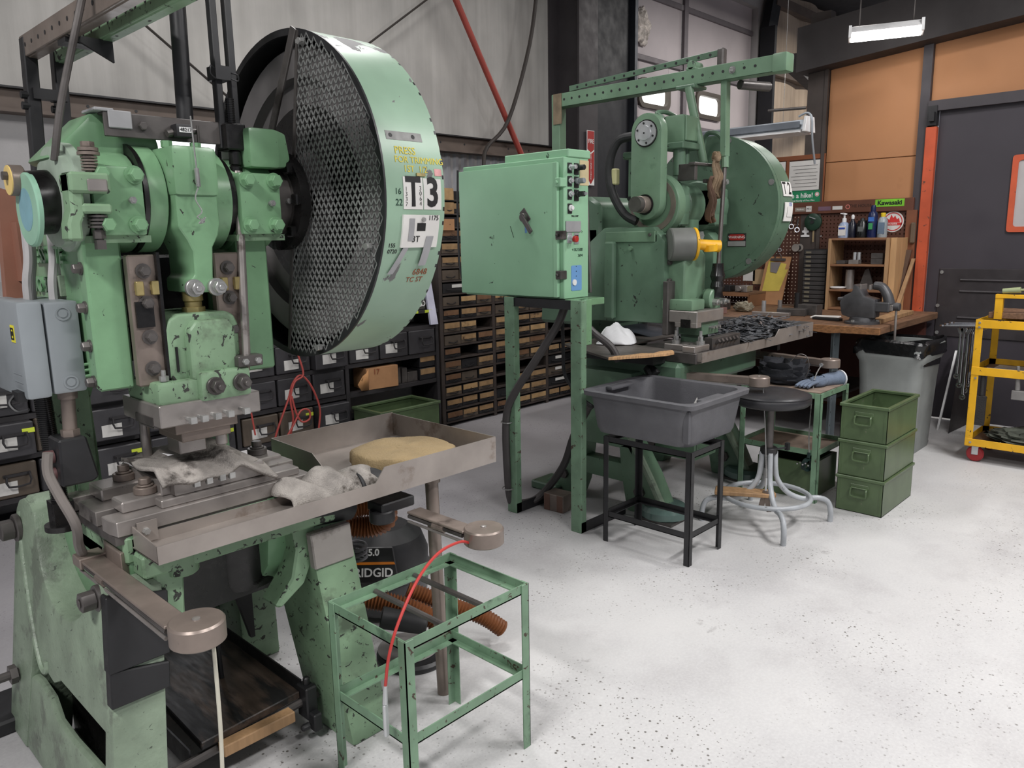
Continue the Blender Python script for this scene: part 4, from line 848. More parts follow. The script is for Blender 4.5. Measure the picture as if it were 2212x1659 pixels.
# connecting rod with pitman and ram
rod2 = T.part('connecting_rod', MB().cyl((3.97, Y2, Z2), (4.14, Y2, Z2), .13, n=28).box(3.98, 4.12, 2.40, 2.55, 1.42, 1.70), GREEND, bevel=.01)
T.part('rod_nut', MB().cyl((4.02, 2.40, 1.55), (4.02, 2.37, 1.55), .03, n=6), STEELB, rod2)
T.part('rod_nut', MB().cyl((4.10, 2.40, 1.545), (4.10, 2.37, 1.545), .028, n=6), STEELB, rod2)
T.part('tie_bracket', MB().box(3.88, 4.24, 2.30, 2.34, 1.93, 1.945).box(3.90, 3.93, 2.31, 2.42, 1.85, 1.94).box(4.02, 4.24, 2.31, 2.33, 1.84, 1.86), STEELD, bevel=.002)
T.part('tie_bolt', MB().hexbolt((4.22, 2.31, 1.85), FR, .018, .03), STEELB)
rm = T.part('ram_slide', MB().prism([(3.77, 1.15), (3.77, 1.40), (3.81, 1.47), (3.96, 1.47), (4.0, 1.44), (4.0, 1.20), (3.98, 1.15)], 'y', 2.28, 2.48), GREEN2, bevel=.02, seg=3)
T.part('ram_block', MB().box(3.72, 3.86, 2.20, 2.40, 1.14, 1.20), GREEN2, rm, bevel=.012, seg=2)
T.part('clamp_cap', MB().cyl((3.97, 2.25, 1.19), (3.97, 2.20, 1.19), .06, n=24).box(3.97, 4.06, 2.22, 2.30, 1.15, 1.24), GREEN2, rm, bevel=.006)
for x in (3.955, 4.04): T.part('clamp_nut', MB().cyl((x, 2.205, 1.175), (x, 2.17, 1.175), .02, n=6).cyl((x, 2.17, 1.175), (x, 2.15, 1.175), .009, n=8), STEELB, rm)
cyl_ = T.part('air_cylinder', MB().cyl((3.73, 2.36, 1.50), (3.83, 2.27, 1.50), .09, n=32), surf('grey_casting', (100, 102, 98), .5, var=.25), bevel=.006)
T.part('yellow_flange', MB().cyl((3.83, 2.27, 1.50), (3.842, 2.259, 1.50), .09, n=32), YELLOW, cyl_, bevel=.003)
T.part('yellow_valve', MB().cyl((3.84, 2.26, 1.50), (3.95, 2.17, 1.485), .028, .034, n=14).cyl((3.90, 2.20, 1.50), (3.905, 2.20, 1.46), .04, n=10), YELLOW, cyl_, bevel=.003)
T.part('bellows', MB().lathe((3.99, 2.20, 1.20), (0, 0, 1), [(.035, 0), (.03, .03), (.04, .06), (.032, .09), (.042, .12), (.034, .15), (.03, .19)], 14), BLACKG)
dh = T.part('die_head', MB().box(3.71, 4.0, 2.16, 2.34, 1.075, 1.14).box(3.71, 3.76, 2.16, 2.30, 1.05, 1.08), STEEL, bevel=.004)
T.part('die_notch', MB().box(3.706, 3.74, 2.2, 2.26, 1.05, 1.095), BLACKG, dh)
T.part('punch_stack', MB().box(3.80, 3.98, 2.18, 2.34, 1.0, 1.075).box(3.84, 3.94, 2.22, 2.34, .94, 1.0), GREEND, dh, bevel=.003)
for x in (3.88, 3.91, 3.95): T.part('set_screw', MB().cyl((x, 2.18, 1.04), (x, 2.15, 1.04), .008, n=6), STEELB, dh)
# flywheel and closed guard
GX0, GX1, GR2 = 4.42, 4.62, .435
gd = T.part('flywheel_guard', MB().cyl((GX0+.03, Y2, 1.705), (GX1, Y2, 1.705), GR2, n=72), GREEND, smooth=25)
T.part('guard_face', MB().ring((GX0, Y2, 1.705), (1, 0, 0), .115, GR2-.04, .012, n=64).ring((GX0+.002, Y2, 1.705), (1, 0, 0), GR2-.045, GR2+.004, .04, n=64), GREEND, gd, smooth=25)
T.part('guard_well', MB().ring((GX0+.004, Y2, 1.705), (1, 0, 0), .085, .116, .05, n=40), BLACKG, gd)
T.part('hub', MB().lathe((GX0-.06, Y2, 1.71), (1, 0, 0), [(.05, 0), (.07, .005), (.07, .04), (.09, .045), (.09, .08)], 28), BLACKG, gd)
T.part('rim_band', MB().ring((GX0+.035, Y2, 1.705), (1, 0, 0), GR2, GR2+.005, .03, n=72), GREEND, gd)
for a in (20, 75, 130, 200, 255, 310):
    rr = GR2-.02; q = (GX0-.002, Y2-rr*math.cos(R(a)), 1.705+rr*math.sin(R(a)))
    T.part('guard_clip', MB().cyl(q, (q[0]+.006, q[1], q[2]), .018, n=10), surf('worn_grey_paint', (0, 0, 0)), gd)
ws = T.part('warning_label', MB().box(GX0-.0025, GX0, 2.255, 2.375, 1.475, 1.555), surf('black_label', (44, 42, 42), .5), gd)
T.part('label_band', MB().box(GX0-.003, GX0-.0025, 2.257, 2.373, 1.478, 1.508), surf('label_grey', (150, 150, 148), .5), gd)
T.part('label_oval', MB().prism(rrect(2.262, 2.368, 1.513, 1.55, .017, 6), 'x', GX0-.0032, GX0-.0025), RED, gd)
T.text('label_text', 'WARNING', (GX0-.0036, 2.315, 1.5315), (0, -1, 0), (0, 0, 1), .023, INKW, gd, ex=.0003)
def rim2(x0, th0, r=GR2):
    def f(cx, cy, cz):
        th = th0+cy/GR2
        return Vector((x0+cx, Y2-(r+cz)*math.cos(th), 1.705+(r+cz)*math.sin(th)))
    return f
def patch2(name, x0, x1, t0, t1, mat, parent, h=.0015, base=0.):
    vs = []; fs = []; n = 6
    for k in range(n+1):
        t = t0+(t1-t0)*k/n
        for xx, rr in ((x0, GR2+base), (x1, GR2+base), (x1, GR2+base+h), (x0, GR2+base+h)): vs.append((xx, Y2-rr*math.cos(t), 1.705+rr*math.sin(t)))
    for k in range(n):
        for e in range(4): fs.append((k*4+e, k*4+(e+1) % 4, k*4+4+(e+1) % 4, k*4+4+e))
    fs += [(0, 1, 2, 3), (n*4+3, n*4+2, n*4+1, n*4)]
    return T.part(name, MB().add(vs, fs), mat, parent)
q = patch2('letter_plate', 4.49, 4.548, .14, .34, PAPER, gd, base=.005)
T.text('letter', 'T', (0, 0, 0), (1, 0, 0), (0, 0, 1), .10, INK, q, wrapfn=rim2(4.519, .24, GR2+.0068), bold=.002, sx=.7)
q = patch2('letter_plate', 4.55, 4.612, .14, .34, PAPER, gd, base=.005)
T.text('number', '2', (0, 0, 0), (1, 0, 0), (0, 0, 1), .10, INK, q, wrapfn=rim2(4.581, .24, GR2+.0068), bold=.002, sx=.75)
q = patch2('paper_tag', 4.50, 4.605, -.19, .06, PAPER, gd, base=.006, h=.004)
T.text('tag_writing', '155', (0, 0, 0), (1, 0, 0), (0, 0, 1), .028, INKB, q, wrapfn=rim2(4.57, .03, GR2+.0105))
T.text('tag_writing', '1178', (0, 0, 0), (1, 0, 0), (0, 0, 1), .024, INKR, q, wrapfn=rim2(4.56, -.07, GR2+.0105))
q = patch2('paper_slip', 4.53, 4.60, -.13, .0, PAPER, gd, base=.012, h=.001)
# overhead counterbalance arm
ar = T.part('overhead_arm', MB().box(4.06, 4.14, 1.92, 3.45, 2.385, 2.39).box(4.06, 4.065, 1.92, 3.45, 2.385, 2.47).box(4.135, 4.14, 1.92, 3.45, 2.385, 2.47), GREEN2, bevel=.002)
T.part('arm_cap', MB().box(4.05, 4.145, 1.88, 1.96, 2.38, 2.475), GREEN2, ar, bevel=.012, seg=2)
for k in range(22):
    T.part('arm_hole', MB().cyl((4.0585, 3.38-k*.063, 2.43), (4.0605, 3.38-k*.063, 2.43), .008, n=8), BLACK, ar)
T.part('arm_bolt', MB().hexbolt((4.06, 2.19, 2.43), (-1, 0, 0), .014, .012, .02), STEELB, ar)
T.part('rear_post', MB().box(4.06, 4.13, 3.42, 3.49, 1.2, 2.47), GREEN2, bevel=.004)
T.part('post_plate', MB().box(4.055, 4.06, 3.40, 3.47, 2.28, 2.47), surf('rusty_plate', (118, 104, 84), .6, var=.3, vscale=14), ar)
a2 = T.part('spring_link', MB().bar((4.2, 3.45, 2.52), (4.2, 2.34, 2.565), .008, .035), GREEND, bevel=.002)
for k in range(14):
    y = 3.38-k*.075; T.part('link_hole', MB().cyl((4.1945, y, 2.522+k*.003), (4.1965, y, 2.522+k*.003), .008, n=8), BLACK, a2)
T.part('link_arm', MB().box(4.17, 4.22, 2.31, 2.35, 2.43, 2.585), STEELD, bevel=.008)
T.part('link_pivot', MB().cyl((4.06, 2.45, 2.495), (4.16, 2.45, 2.495), .025, n=14).box(4.06, 4.14, 2.42, 2.48, 2.47, 2.485), GREEN2, bevel=.003)
T.part('arm_pad', MB().box(4.02, 4.16, 2.40, 2.52, 2.365, 2.385), GREEND, bevel=.004)
T.part('support_pipe', MB().cyl((4.03, 2.44, 2.37), (4.08, 2.36, 1.95), .024, n=14), GREEN2)
T.part('link_channel', MB().bar((4.10, 2.25, 2.40), (4.10, 2.24, 1.98), .05, .035, up=(0, 1, 0)), GREEN2, bevel=.003)
T.part('link_fork', MB().cyl((4.10, 2.24, 1.98), (4.095, 2.235, 1.92), .022, n=10), GREEN2)
T.part('link_rod', MB().cyl((4.095, 2.235, 1.93), (3.995, 2.20, 1.38), .012, n=10), STEELD)
T.part('pipe_roller', MB().cyl((4.13, 2.18, 2.36), (4.32, 2.10, 2.36), .025, n=14), STEELD)
T.part('guard_handle', MB().tube([(4.40, 2.56, 1.98), (4.37, 2.52, 2.14), (4.37, 2.45, 2.15), (4.39, 2.42, 2.12)], .014, n=8), GREEND)
# bolster, tooling and tray
bo = T.part('bolster', MB().box(3.66, 4.46, 2.13, 2.55, .86, .92), STEELD, bevel=.004)
T.part('strap_clamp', MB().box(3.66, 3.82, 2.14, 2.22, .92, .955).box(3.70, 3.98, 2.24, 2.36, .92, .955), STEEL, bo, bevel=.004)
T.part('comb_block', MB().box(3.84, 4.16, 2.135, 2.19, .92, .985), STEELD, bo, bevel=.002)
for k in range(6): T.part('comb_pin', MB().cyl((3.88+k*.042, 2.135, .955), (3.88+k*.042, 2.115, .97), .011, n=10), STEELD, bo)
for x, y in ((3.73, 2.30), (3.77, 2.17)):
    T.part('clamp_bolt', MB().cyl((x, y, .955), (x, y, .975), .024, n=14).cyl((x, y, .975), (x, y, 1.0), .016, n=6).cyl((x, y, 1.0), (x, y, 1.03), .009, n=8), STEELB, bo)
T.part('guide_post', MB().cyl((3.80, 2.34, .93), (3.80, 2.34, 1.05), .014, n=12), STEELB, bo)
tr = T.part('scrap_tray', MB().box(3.67, 5.10, 2.105, 2.14, .872, .876).box(4.46, 5.10, 2.14, 2.85, .872, .876), SHEET)
T.part('tray_rim', MB().prism([(3.67, .87), (5.11, .87), (5.11, .965), (4.60, .965), (4.55, .925), (3.67, .925)], 'y', 2.10, 2.105), SHEET, tr)
T.part('tray_rim', MB().box(5.105, 5.11, 2.105, 2.85, .87, .965), SHEET, tr)
T.part('tray_rim', MB().box(4.46, 5.11, 2.845, 2.85, .87, .965), SHEET, tr)
T.part('tray_rim', MB().box(3.67, 3.675, 2.105, 2.35, .87, .925), SHEET, tr)
T.part('back_slide', MB().add([(4.0, 2.60, .93), (4.9, 2.60, .93), (4.9, 2.98, .99), (4.0, 2.98, .99), (4.0, 2.60, .926), (4.9, 2.60, .926), (4.9, 2.98, .986), (4.0, 2.98, .986)], [(0, 1, 2, 3), (7, 6, 5, 4), (0, 4, 5, 1), (1, 5, 6, 2), (2, 6, 7, 3), (3, 7, 4, 0)]), surf('blue_grey_sheet', (62, 66, 74), .5), tr)
T.part('tray_bracket', MB().box(4.5, 4.56, 2.2, 2.8, .80, .87).box(4.8, 4.84, 2.2, 2.8, .80, .87), BLACK, tr)
# palm button arms
for s, (p0, p1) in enumerate((((3.655, 2.43), (3.79, 1.87)), ((4.68, 2.28), (4.59, 1.81)))):
    z = .80
    a = T.part('button_arm', MB().bar((*p0, z), (*p1, z), .055, .008).bar((p0[0]-.026, p0[1], z-.016), (p1[0]-.026, p1[1], z-.016), .004, .03), STEELBR, label='oily steel channel arm carrying a palm button')
    T.part('arm_conduit', MB().cyl((p0[0], p0[1], z-.02), (p1[0], p1[1], z-.02), .009, n=8).cyl((p0[0]-.02, p0[1], z-.04), (p1[0]-.02, p1[1], z-.036), .005, n=6), STEEL, a)
    T.part('palm_button', MB().lathe((p1[0]+.02, p1[1]-.03, z-.045), (0, 0, 1), [(.05, 0), (.057, .004), (.057, .048), (.052, .053), (.01, .055)], 32), STEELBR, a, label='round flat steel palm button cover')
    T.part('button_rivet', MB().lathe((p1[0]+.02, p1[1]-.03, z+.009), (0, 0, 1), [(.009, 0), (.008, .003), (.003, .005)], 12), STEEL, a)
T.part('arm_cover', MB().tube([(3.60, 2.34, .78), (3.62, 2.38, .81), (3.66, 2.44, .81), (3.72, 2.42, .79)], .04, n=10), RUBBER)
T.part('arm_tape', MB().tube([(3.62, 2.40, .80), (3.66, 2.35, .79), (3.72, 2.34, .77), (3.75, 2.32, .74)], lambda t: .022*(1-.5*t), n=8), surf('dirty_tape', (170, 160, 150), .8, var=.3, vscale=20))
# ------------------------------------------------------------------ loose things
def put(mb, loc, rz=0.):
    return xf(mb, Matrix.Translation(loc) @ Matrix.Rotation(rz, 4, 'Z'))
def hash2(x, y, s=0):
    return math.sin(x*12.9+y*7.7+s*3.1)*.5+math.sin(x*5.3-y*9.1+s*1.7)*.3+math.sin(x*21.+y*17.+s)*.2
# angle-iron stands
def angle_stand(name, label, x0, x1, y0, y1, h, zl, mat, w=.03, rails=True, group=None):
    S = Thing(name, label, 'stand', ((x0+x1)/2, (y0+y1)/2, 0), group)
    t = .004
    for x, sx in ((x0, 1), (x1, -1)):
        for y, sy in ((y0, 1), (y1, -1)):
            mb = MB().box(*sorted((x, x+sx*w)), *sorted((y, y+sy*t)), 0, h).box(*sorted((x, x+sx*t)), *sorted((y, y+sy*w)), 0, h)
            S.part('leg', mb, mat, bevel=.001)
    for z, inner in ((h-w, 1), (zl, 1)):
        for y, sy in ((y0, 1), (y1, -1)):
            S.part('rail', MB().box(x0+t, x1-t, *sorted((y+sy*t, y+sy*2*t)), z, z+w).box(x0+t, x1-t, *sorted((y+sy*t, y+sy*w)), z, z+t), mat)
        for x, sx in ((x0, 1), (x1, -1)):
            S.part('rail', MB().box(*sorted((x+sx*t, x+sx*2*t)), y0+2*t, y1-2*t, z, z+w).box(*sorted((x+sx*t, x+sx*w)), y0+2*t, y1-2*t, z, z+t), mat)
    return S
S = angle_stand('bin_stand', 'empty green angle iron stand in front of the near press', 1.11, 1.58, 1.46, 1.81, .54, .235, GREENST)
for x in (1.27, 1.42): S.part('cross_rod', MB().cyl((x, 1.468, .515), (x, 1.80, .515), .009, n=10), STEELD)
S2 = angle_stand('tub_stand', 'black angle iron stand carrying the grey plastic tub', 3.05, 3.36, 1.785, 2.29, .56, .135, BLACK)
# grey tub
tub = Thing('plastic_tub', 'dark grey plastic tub on the black stand', 'tub', (3.27, 2.07, .563))
def tubring(z, inx, r):
    return [Vector((p[0], p[1], z)) for p in rrect(3.0+inx, 3.57-inx*.9, 1.76+inx, 2.395-inx*.9, r, 5)]
levels = [(.575, .055, .06), (.60, .045, .06), (.765, .022, .06), (.768, 0, .04), (.79, -.003, .04), (.795, .004, .04), (.79, .035, .06), (.768, .042, .06), (.60, .062, .06), (.59, .08, .05)]
vs = []; fs = []
for z, i_, r_ in levels: vs += tubring(z, i_, r_)
n = len(tubring(0, 0, .05))
for k in range(len(levels)-1):
    for i in range(n): j = (i+1) % n; fs.append((k*n+i, k*n+j, (k+1)*n+j, (k+1)*n+i))
fs.append(tuple(range(n))); fs.append(tuple(range((len(levels)-1)*n, len(levels)*n)))
tub.part('shell', MB().add(vs, fs), DGREY, smooth=50)
tub.part('handle_pad', MB().box(3.16, 3.36, 1.79, 1.835, .77, .79), DGREY, bevel=.01, seg=2)
tub.part('handle_pad', MB().box(3.16, 3.36, 2.32, 2.365, .77, .79), DGREY, bevel=.01, seg=2)
tub.part('corner_rib', MB().box(3.035, 3.05, 1.79, 1.83, .60, .76), DGREY, bevel=.006)
single('paper_scrap', MB().add([(3.30, 1.96, .592), (3.36, 1.90, .592), (3.36, 1.93, .70), (3.335, 1.93, .76), (3.31, 1.98, .64), (3.35, 1.94, .592)], [(0, 1, 5), (0, 4, 3), (0, 3, 2), (1, 2, 5), (0, 2, 1), (3, 4, 2)]), PAPER, 'torn white scrap lying inside the grey plastic tub', 'paper', (3.33, 1.94, .592), solid=.002)
# electrical cabinet on its frame
C = Thing('electrical_cabinet', 'green electrical control cabinet on a two-post floor frame', 'cabinet', (3.15, 2.75, 0))
C.part('enclosure', MB().box(3.07, 3.27, 2.56, 3.30, 1.235, 1.945), GREENCAB, bevel=.004)
C.part('rear_plate', MB().box(3.27, 3.285, 2.62, 3.12, 1.3, 1.99), GREENCAB, bevel=.004)
C.part('top_ledge', MB().box(3.10, 3.28, 2.555, 3.0, 1.945, 1.985), GREENCAB, bevel=.004)
dr_ = C.part('cabinet_door', MB().box(3.045, 3.066, 2.585, 3.31, 1.245, 1.92), GREENCAB, bevel=.006, seg=2)
C.part('door_edge', MB().box(3.042, 3.047, 2.583, 2.61, 1.245, 1.92), GREENCAB, dr_, bevel=.002)
def rotx(mb, c, a): return xf(mb, Matrix.Translation(c) @ Matrix.Rotation(a, 4, 'X') @ Matrix.Translation(-Vector(c)))
hc = (3.04, 2.80, 1.655)
C.part('door_handle', rotx(MB().cyl((3.045, 2.80, 1.655), (3.015, 2.80, 1.655), .022, n=16).box(3.012, 3.024, 2.787, 2.813, 1.555, 1.66), hc, R(-38)), STEELD, dr_, bevel=.003)
C.part('handle_plate', rotx(MB().box(3.04, 3.046, 2.775, 2.82, 1.625, 1.70), hc, R(-38)), STEELD, dr_, bevel=.006)
C.part('tape_patch', MB().box(3.0425, 3.045, 2.792, 2.805, 1.575, 1.63), BLUE, dr_)
C.part('scratch', rotx(MB().box(3.0432, 3.045, 2.898, 2.9, 1.55, 1.615), (3.044, 2.9, 1.58), R(-22)), BLACK, dr_)
for z in (1.82, 1.56, 1.36):
    C.part('door_clamp', MB().box(3.035, 3.085, 2.553, 2.59, z-.022, z+.022).cyl((3.035, 2.575, z), (3.025, 2.575, z), .009, n=8), STEELD if z < 1.7 else GREENCAB, dr_, bevel=.003)
zl = [1.895, 1.83, 1.765, 1.695]
for i, z in enumerate(zl):
    C.part('legend_plate', MB().box(3.098, 3.13, 2.556, 2.56, z-.028, z+.022), BLACK)
    b_ = C.part('push_button', MB().cyl((3.115, 2.556, z), (3.115, 2.545, z), .016, n=18).cyl((3.115, 2.545, z), (3.115, 2.536 if i else 2.515, z), .011, n=14), ALU if i != 3 else WHITE, bevel=.002)
    if i < 3:
        C.part('legend_plate', MB().box(3.15, 3.185, 2.556, 2.56, z-.034, z+.022), BLACK)
        C.part('selector_knob', MB().cyl((3.168, 2.556, z), (3.168, 2.54, z), .016, n=18).cyl((3.168, 2.54, z), (3.168, 2.505, z), .0135, n=14), BLACK if i != 1 else GREY, bevel=.002)
C.part('key', MB().box(3.163, 3.173, 2.49, 2.505, 1.758, 1.772), ALU)
C.part('old_tape', MB().box(3.195, 3.268, 2.5572, 2.56, 1.81, 1.935), surf('yellowed_paper', (206, 190, 150), .8, var=.2))
C.part('duct_tape', MB().box(3.08, 3.20, 2.553, 2.56, 1.575, 1.63), TAPE, bevel=.002)
C.part('button_plate', MB().box(3.092, 3.13, 2.556, 2.56, 1.52, 1.572).box(3.148, 3.185, 2.556, 2.56, 1.515, 1.57), ALU)
C.part('stop_button', MB().cyl((3.113, 2.556, 1.545), (3.113, 2.53, 1.54), .015, n=16), ALU)
C.part('stop_button_cap', MB().cyl((3.113, 2.53, 1.54), (3.113, 2.51, 1.54), .017, n=18), RED, bevel=.003)
C.part('plate_socket', MB().box(3.155, 3.178, 2.554, 2.557, 1.545, 1.56).cyl((3.167, 2.556, 1.53), (3.167, 2.55, 1.53), .005, n=8), BLACK)
C.text('panel_writing', '+1K/1500', (3.175, 2.5592, 1.485), (1, 0, 0), (0, 0, 1), .022, INKG)
C.text('panel_writing', '3694', (3.20, 2.5592, 1.455), (1, 0, 0), (0, 0, 1), .02, INKG)
C.text('panel_writing', 'TRIS.COMP', (3.155, 2.5592, 1.655), (1, 0, 0), (0, 0, 1), .012, INK)
C.part('blue_patch', MB().prism(rrect(3.125, 3.21, 1.275, 1.405, .008, 3), 'y', 2.558, 2.56), BLUE)
C.part('white_plug', MB().cyl((3.148, 2.558, 1.318), (3.148, 2.553, 1.318), .016, n=20), WHITE)
for z in (1.40, 1.375, 1.35): C.part('screw_hole', MB().cyl((3.165, 2.5585, z), (3.165, 2.557, z), .003, n=6), INK)
C.part('frame_crossbar', MB().box(3.05, 3.10, 2.46, 2.98, 1.185, 1.232), BLACK)
C.part('side_bracket', MB().box(3.10, 3.16, 2.45, 2.50, 1.0, 1.235).box(3.07, 3.30, 2.475, 2.56, 1.2, 1.235), GREEN, bevel=.003)
for (ya, yb) in ((2.90, 2.97), (2.43, 2.50)):
    C.part('frame_post', MB().box(3.045, 3.05, ya, yb, 0, 1.235).box(3.05, 3.09, ya, ya+.005, 0, 1.235), GREENST, bevel=.002)
    C.part('frame_foot', MB().box(3.05, 3.45, ya, ya+.005, .0, .06).box(3.05, 3.45, ya, yb, 0, .005), BLACK, bevel=.002)
C.part('side_cable', MB().tube([(3.05, 3.32, 1.93), (3.05, 3.33, 1.7), (3.05, 3.325, 1.4), (3.06, 3.30, 1.28)], .006, n=6), BLACK)
HOSE = surf('grey_rubber_hose', (66, 62, 62), .5, var=.12)
C.part('cable_gland', MB().cyl((3.16, 2.60, 1.235), (3.16, 2.60, 1.20), .035, n=14).cyl((3.17, 2.66, 1.235), (3.17, 2.66, 1.20), .03, n=12), STEELBR)
C.part('feed_hose', MB().tube([(3.16, 2.62, 1.22), (3.14, 2.66, 1.10), (3.09, 2.76, .92), (3.04, 2.90, .70), (3.035, 2.96, .55), (3.035, 2.96, .25), (3.06, 2.96, .06), (3.12, 2.95, .03), (3.24, 2.90, .05), (3.36, 2.82, .22), (3.38, 2.75, .42), (3.36, 2.62, .62)], .022, n=10), HOSE)
C.part('feed_hose', MB().tube([(3.18, 2.60, 1.21), (3.20, 2.55, 1.12), (3.24, 2.50, 1.05), (3.28, 2.42, .98), (3.30, 2.38, .90)], .020, n=10), HOSE)
C.part('thin_cable', MB().tube([(3.17, 2.66, 1.21), (3.19, 2.67, .95), (3.22, 2.68, .80), (3.28, 2.62, .68), (3.33, 2.57, .62)], .010, n=8), RUBBER)
C.part('cable_tie', MB().ring((3.04, 2.958, .53), (0, 0, 1), .034, .037, .004, n=16), STEELB)
C.part('cable_tie', MB().ring((3.04, 2.958, .14), (0, 0, 1), .034, .037, .004, n=16), STEELB)
C.part('lower_conduit', MB().cyl((3.42, 2.70, 1.9), (3.36, 2.62, 1.25), .012, n=8), STEELD)
# steel block on the floor
blk = Thing('steel_block', 'small rusty steel block with banded sides on floor by cabinet post', 'block', (3.26, 2.78, 0))
blk.part('block', put(MB().box(-.055, .055, -.07, .07, 0, .10), (3.265, 2.77, 0), R(4)), STEELBR, bevel=.003)
for s in (-.045, .045): blk.part('rust_band', put(MB().box(-.0565, -.055, s-.02, s+.02, .002, .099), (3.265, 2.77, 0), R(4)), surf('rust', (112, 84, 72), .7, var=.2))
# board with cloth left of the far tray
bd = Thing('plywood_board', 'dark worn board with splintered pale edge left of the far tray', 'board', (3.45, 2.55, .925))
bpoly = [(3.18, 2.36), (3.22, 2.33), (3.36, 2.25), (3.48, 2.20), (3.54, 2.20), (3.62, 2.26), (3.645, 2.42), (3.68, 2.57), (4.20, 2.58), (4.20, 2.89), (3.46, 2.89), (3.40, 2.80)]
bd.part('sheet', MB().prism(bpoly, 'z', .925, .937), surf('worn_plywood', (88, 82, 78), .5, var=.25, vscale=6), bevel=.002)
bd.part('splintered_edge', MB().prism([(3.178, 2.358), (3.22, 2.326), (3.36, 2.246), (3.48, 2.196), (3.545, 2.196), (3.60, 2.24), (3.52, 2.27), (3.44, 2.26), (3.40, 2.31), (3.30, 2.33), (3.24, 2.36)], 'z', .924, .9385), surf('splintered_ply', (190, 150, 108), .7, var=.35, vscale=14, stretch=(3, 14, 1), spot=(120, 84, 58), spotamt=.4, spotscale=12), bevel=.001)
T.part('board_support', MB().box(3.50, 3.62, 2.30, 2.85, .86, .924), BLACK)
def rag(name, label, cx, cy, cz, lx, ly, h, mat, seed, rz=0., base=.004, cat='cloth'):
    def f(u, v):
        a = (u-.5)*2; b = (v-.5)*2
        e = max(0, 1-(abs(a)**3.0+abs(b)**3.0))
        hh = h*(e**.5)*(.62+.5*hash2(a*.35+seed, b*.3, seed))+.25*h*hash2(a*.9, b*.8+seed, seed)*e
        wob = 1+.10*hash2(a*.2, b*.2, seed+5)
        return Vector((a*lx*wob*(1-.12*abs(b)**2), b*ly*wob*(1-.10*abs(a)**2), max(base, hh)))
    mb = MB().grid(f, 36, 28); put(mb, (cx, cy, cz), rz)
    return single(name, mb, mat, label, cat, (cx, cy, cz), solid=.006, smooth=60)
rag('shop_cloth', 'bright white folded cloth lying on the dark board', 3.66, 2.66, .940, .12, .11, .10, STUFFING, 2.2, R(30))
TERRY = surf('dirty_terry', (158, 152, 146), .95, var=.3, vscale=18, spot=(88, 82, 76), spotamt=.5, spotscale=13, bmp=1., bscale=220)
TERRYD = surf('greasy_terry', (158, 152, 146), .95, var=.3, vscale=14, spot=(72, 66, 62), spotamt=.62, spotscale=6, bmp=1., bscale=220)
# rag draped over the tooling of the near press
def drape(u, v):
    x = .755+.315*u; y = 1.995+.285*v+.02*(u-.5)
    z = .956+.008*hash2(u*.55+.3, v*.5, 1)+.003*math.sin(19*u+9*v)+.014*math.exp(-((u-.68)/.08)**2)
    fr_ = max(0, .20-v)/.20; z -= .030*fr_**1.3; y += .02*math.sin(PI*fr_)*.6
    rt = max(0, u-.74)/.26; z -= .048*rt**1.5; y -= .03*rt*(1-v)
    return Vector((x+.005*math.sin(9*v+2*u), y, z))
single('shop_rag', MB().grid(drape, 60, 40), TERRYD, 'greasy white terry rag draped over the tooling under the near ram', 'rag', (.905, 2.15, .97), solid=.012, smooth=70)
# bunched rag in the near tray
def bunch(u, v):
    x = 1.075+.31*u; y = 1.895+.135*v+.015*math.sin(5*u+.5)
    env = math.sin(PI*min(1, max(0, v)))**.55*(.45+.55*math.sin(PI*min(1, u*1.02))**.5)
    rid = .55+.45*abs(math.sin(2.6*PI*u+1.1*v+.3))
    hgt = .088*env*rid+.010*env*hash2(u*1.6, v*1.5, 4)
    return Vector((x+.014*math.sin(8*v+3*u), y+.012*math.sin(13*u), .794+max(.003, hgt)))
single('shop_rag', MB().grid(bunch, 70, 44), TERRY, 'white and grey terry rag bunched up in the near tray', 'rag', (1.23, 1.95, .79), solid=.009, smooth=70)
gl = Thing('work_glove', 'black rubber glove with white cuff crumpled in the near tray', 'glove', (1.40, 1.92, .79))
def glv(u, v):
    return Vector((1.30+.19*u, 1.87+.10*v+.02*math.sin(4*u), .793+.058*math.sin(PI*v)**.7*(.75+.3*math.sin(3*u+1))*(1-.4*u)+.006*math.sin(13*u+5*v)))
gl.part('palm', MB().grid(glv, 26, 16), RUBBER, solid=.005, smooth=70)
gl.part('cuff_edge', MB().tube([(1.335, 1.862, .80), (1.37, 1.855, .825), (1.41, 1.855, .84), (1.425, 1.858, .835), (1.40, 1.856, .815), (1.36, 1.857, .806)], .005, n=6), surf('grey_knit', (170, 168, 164), .9))
for k in range(3): gl.part('finger', MB().tube([(1.42+.02*k, 1.90+.015*k, .82), (1.45+.015*k, 1.875+.015*k, .825), (1.465+.015*k, 1.86+.02*k, .805)], lambda t: .013*(1-.25*t), n=8), RUBBER)
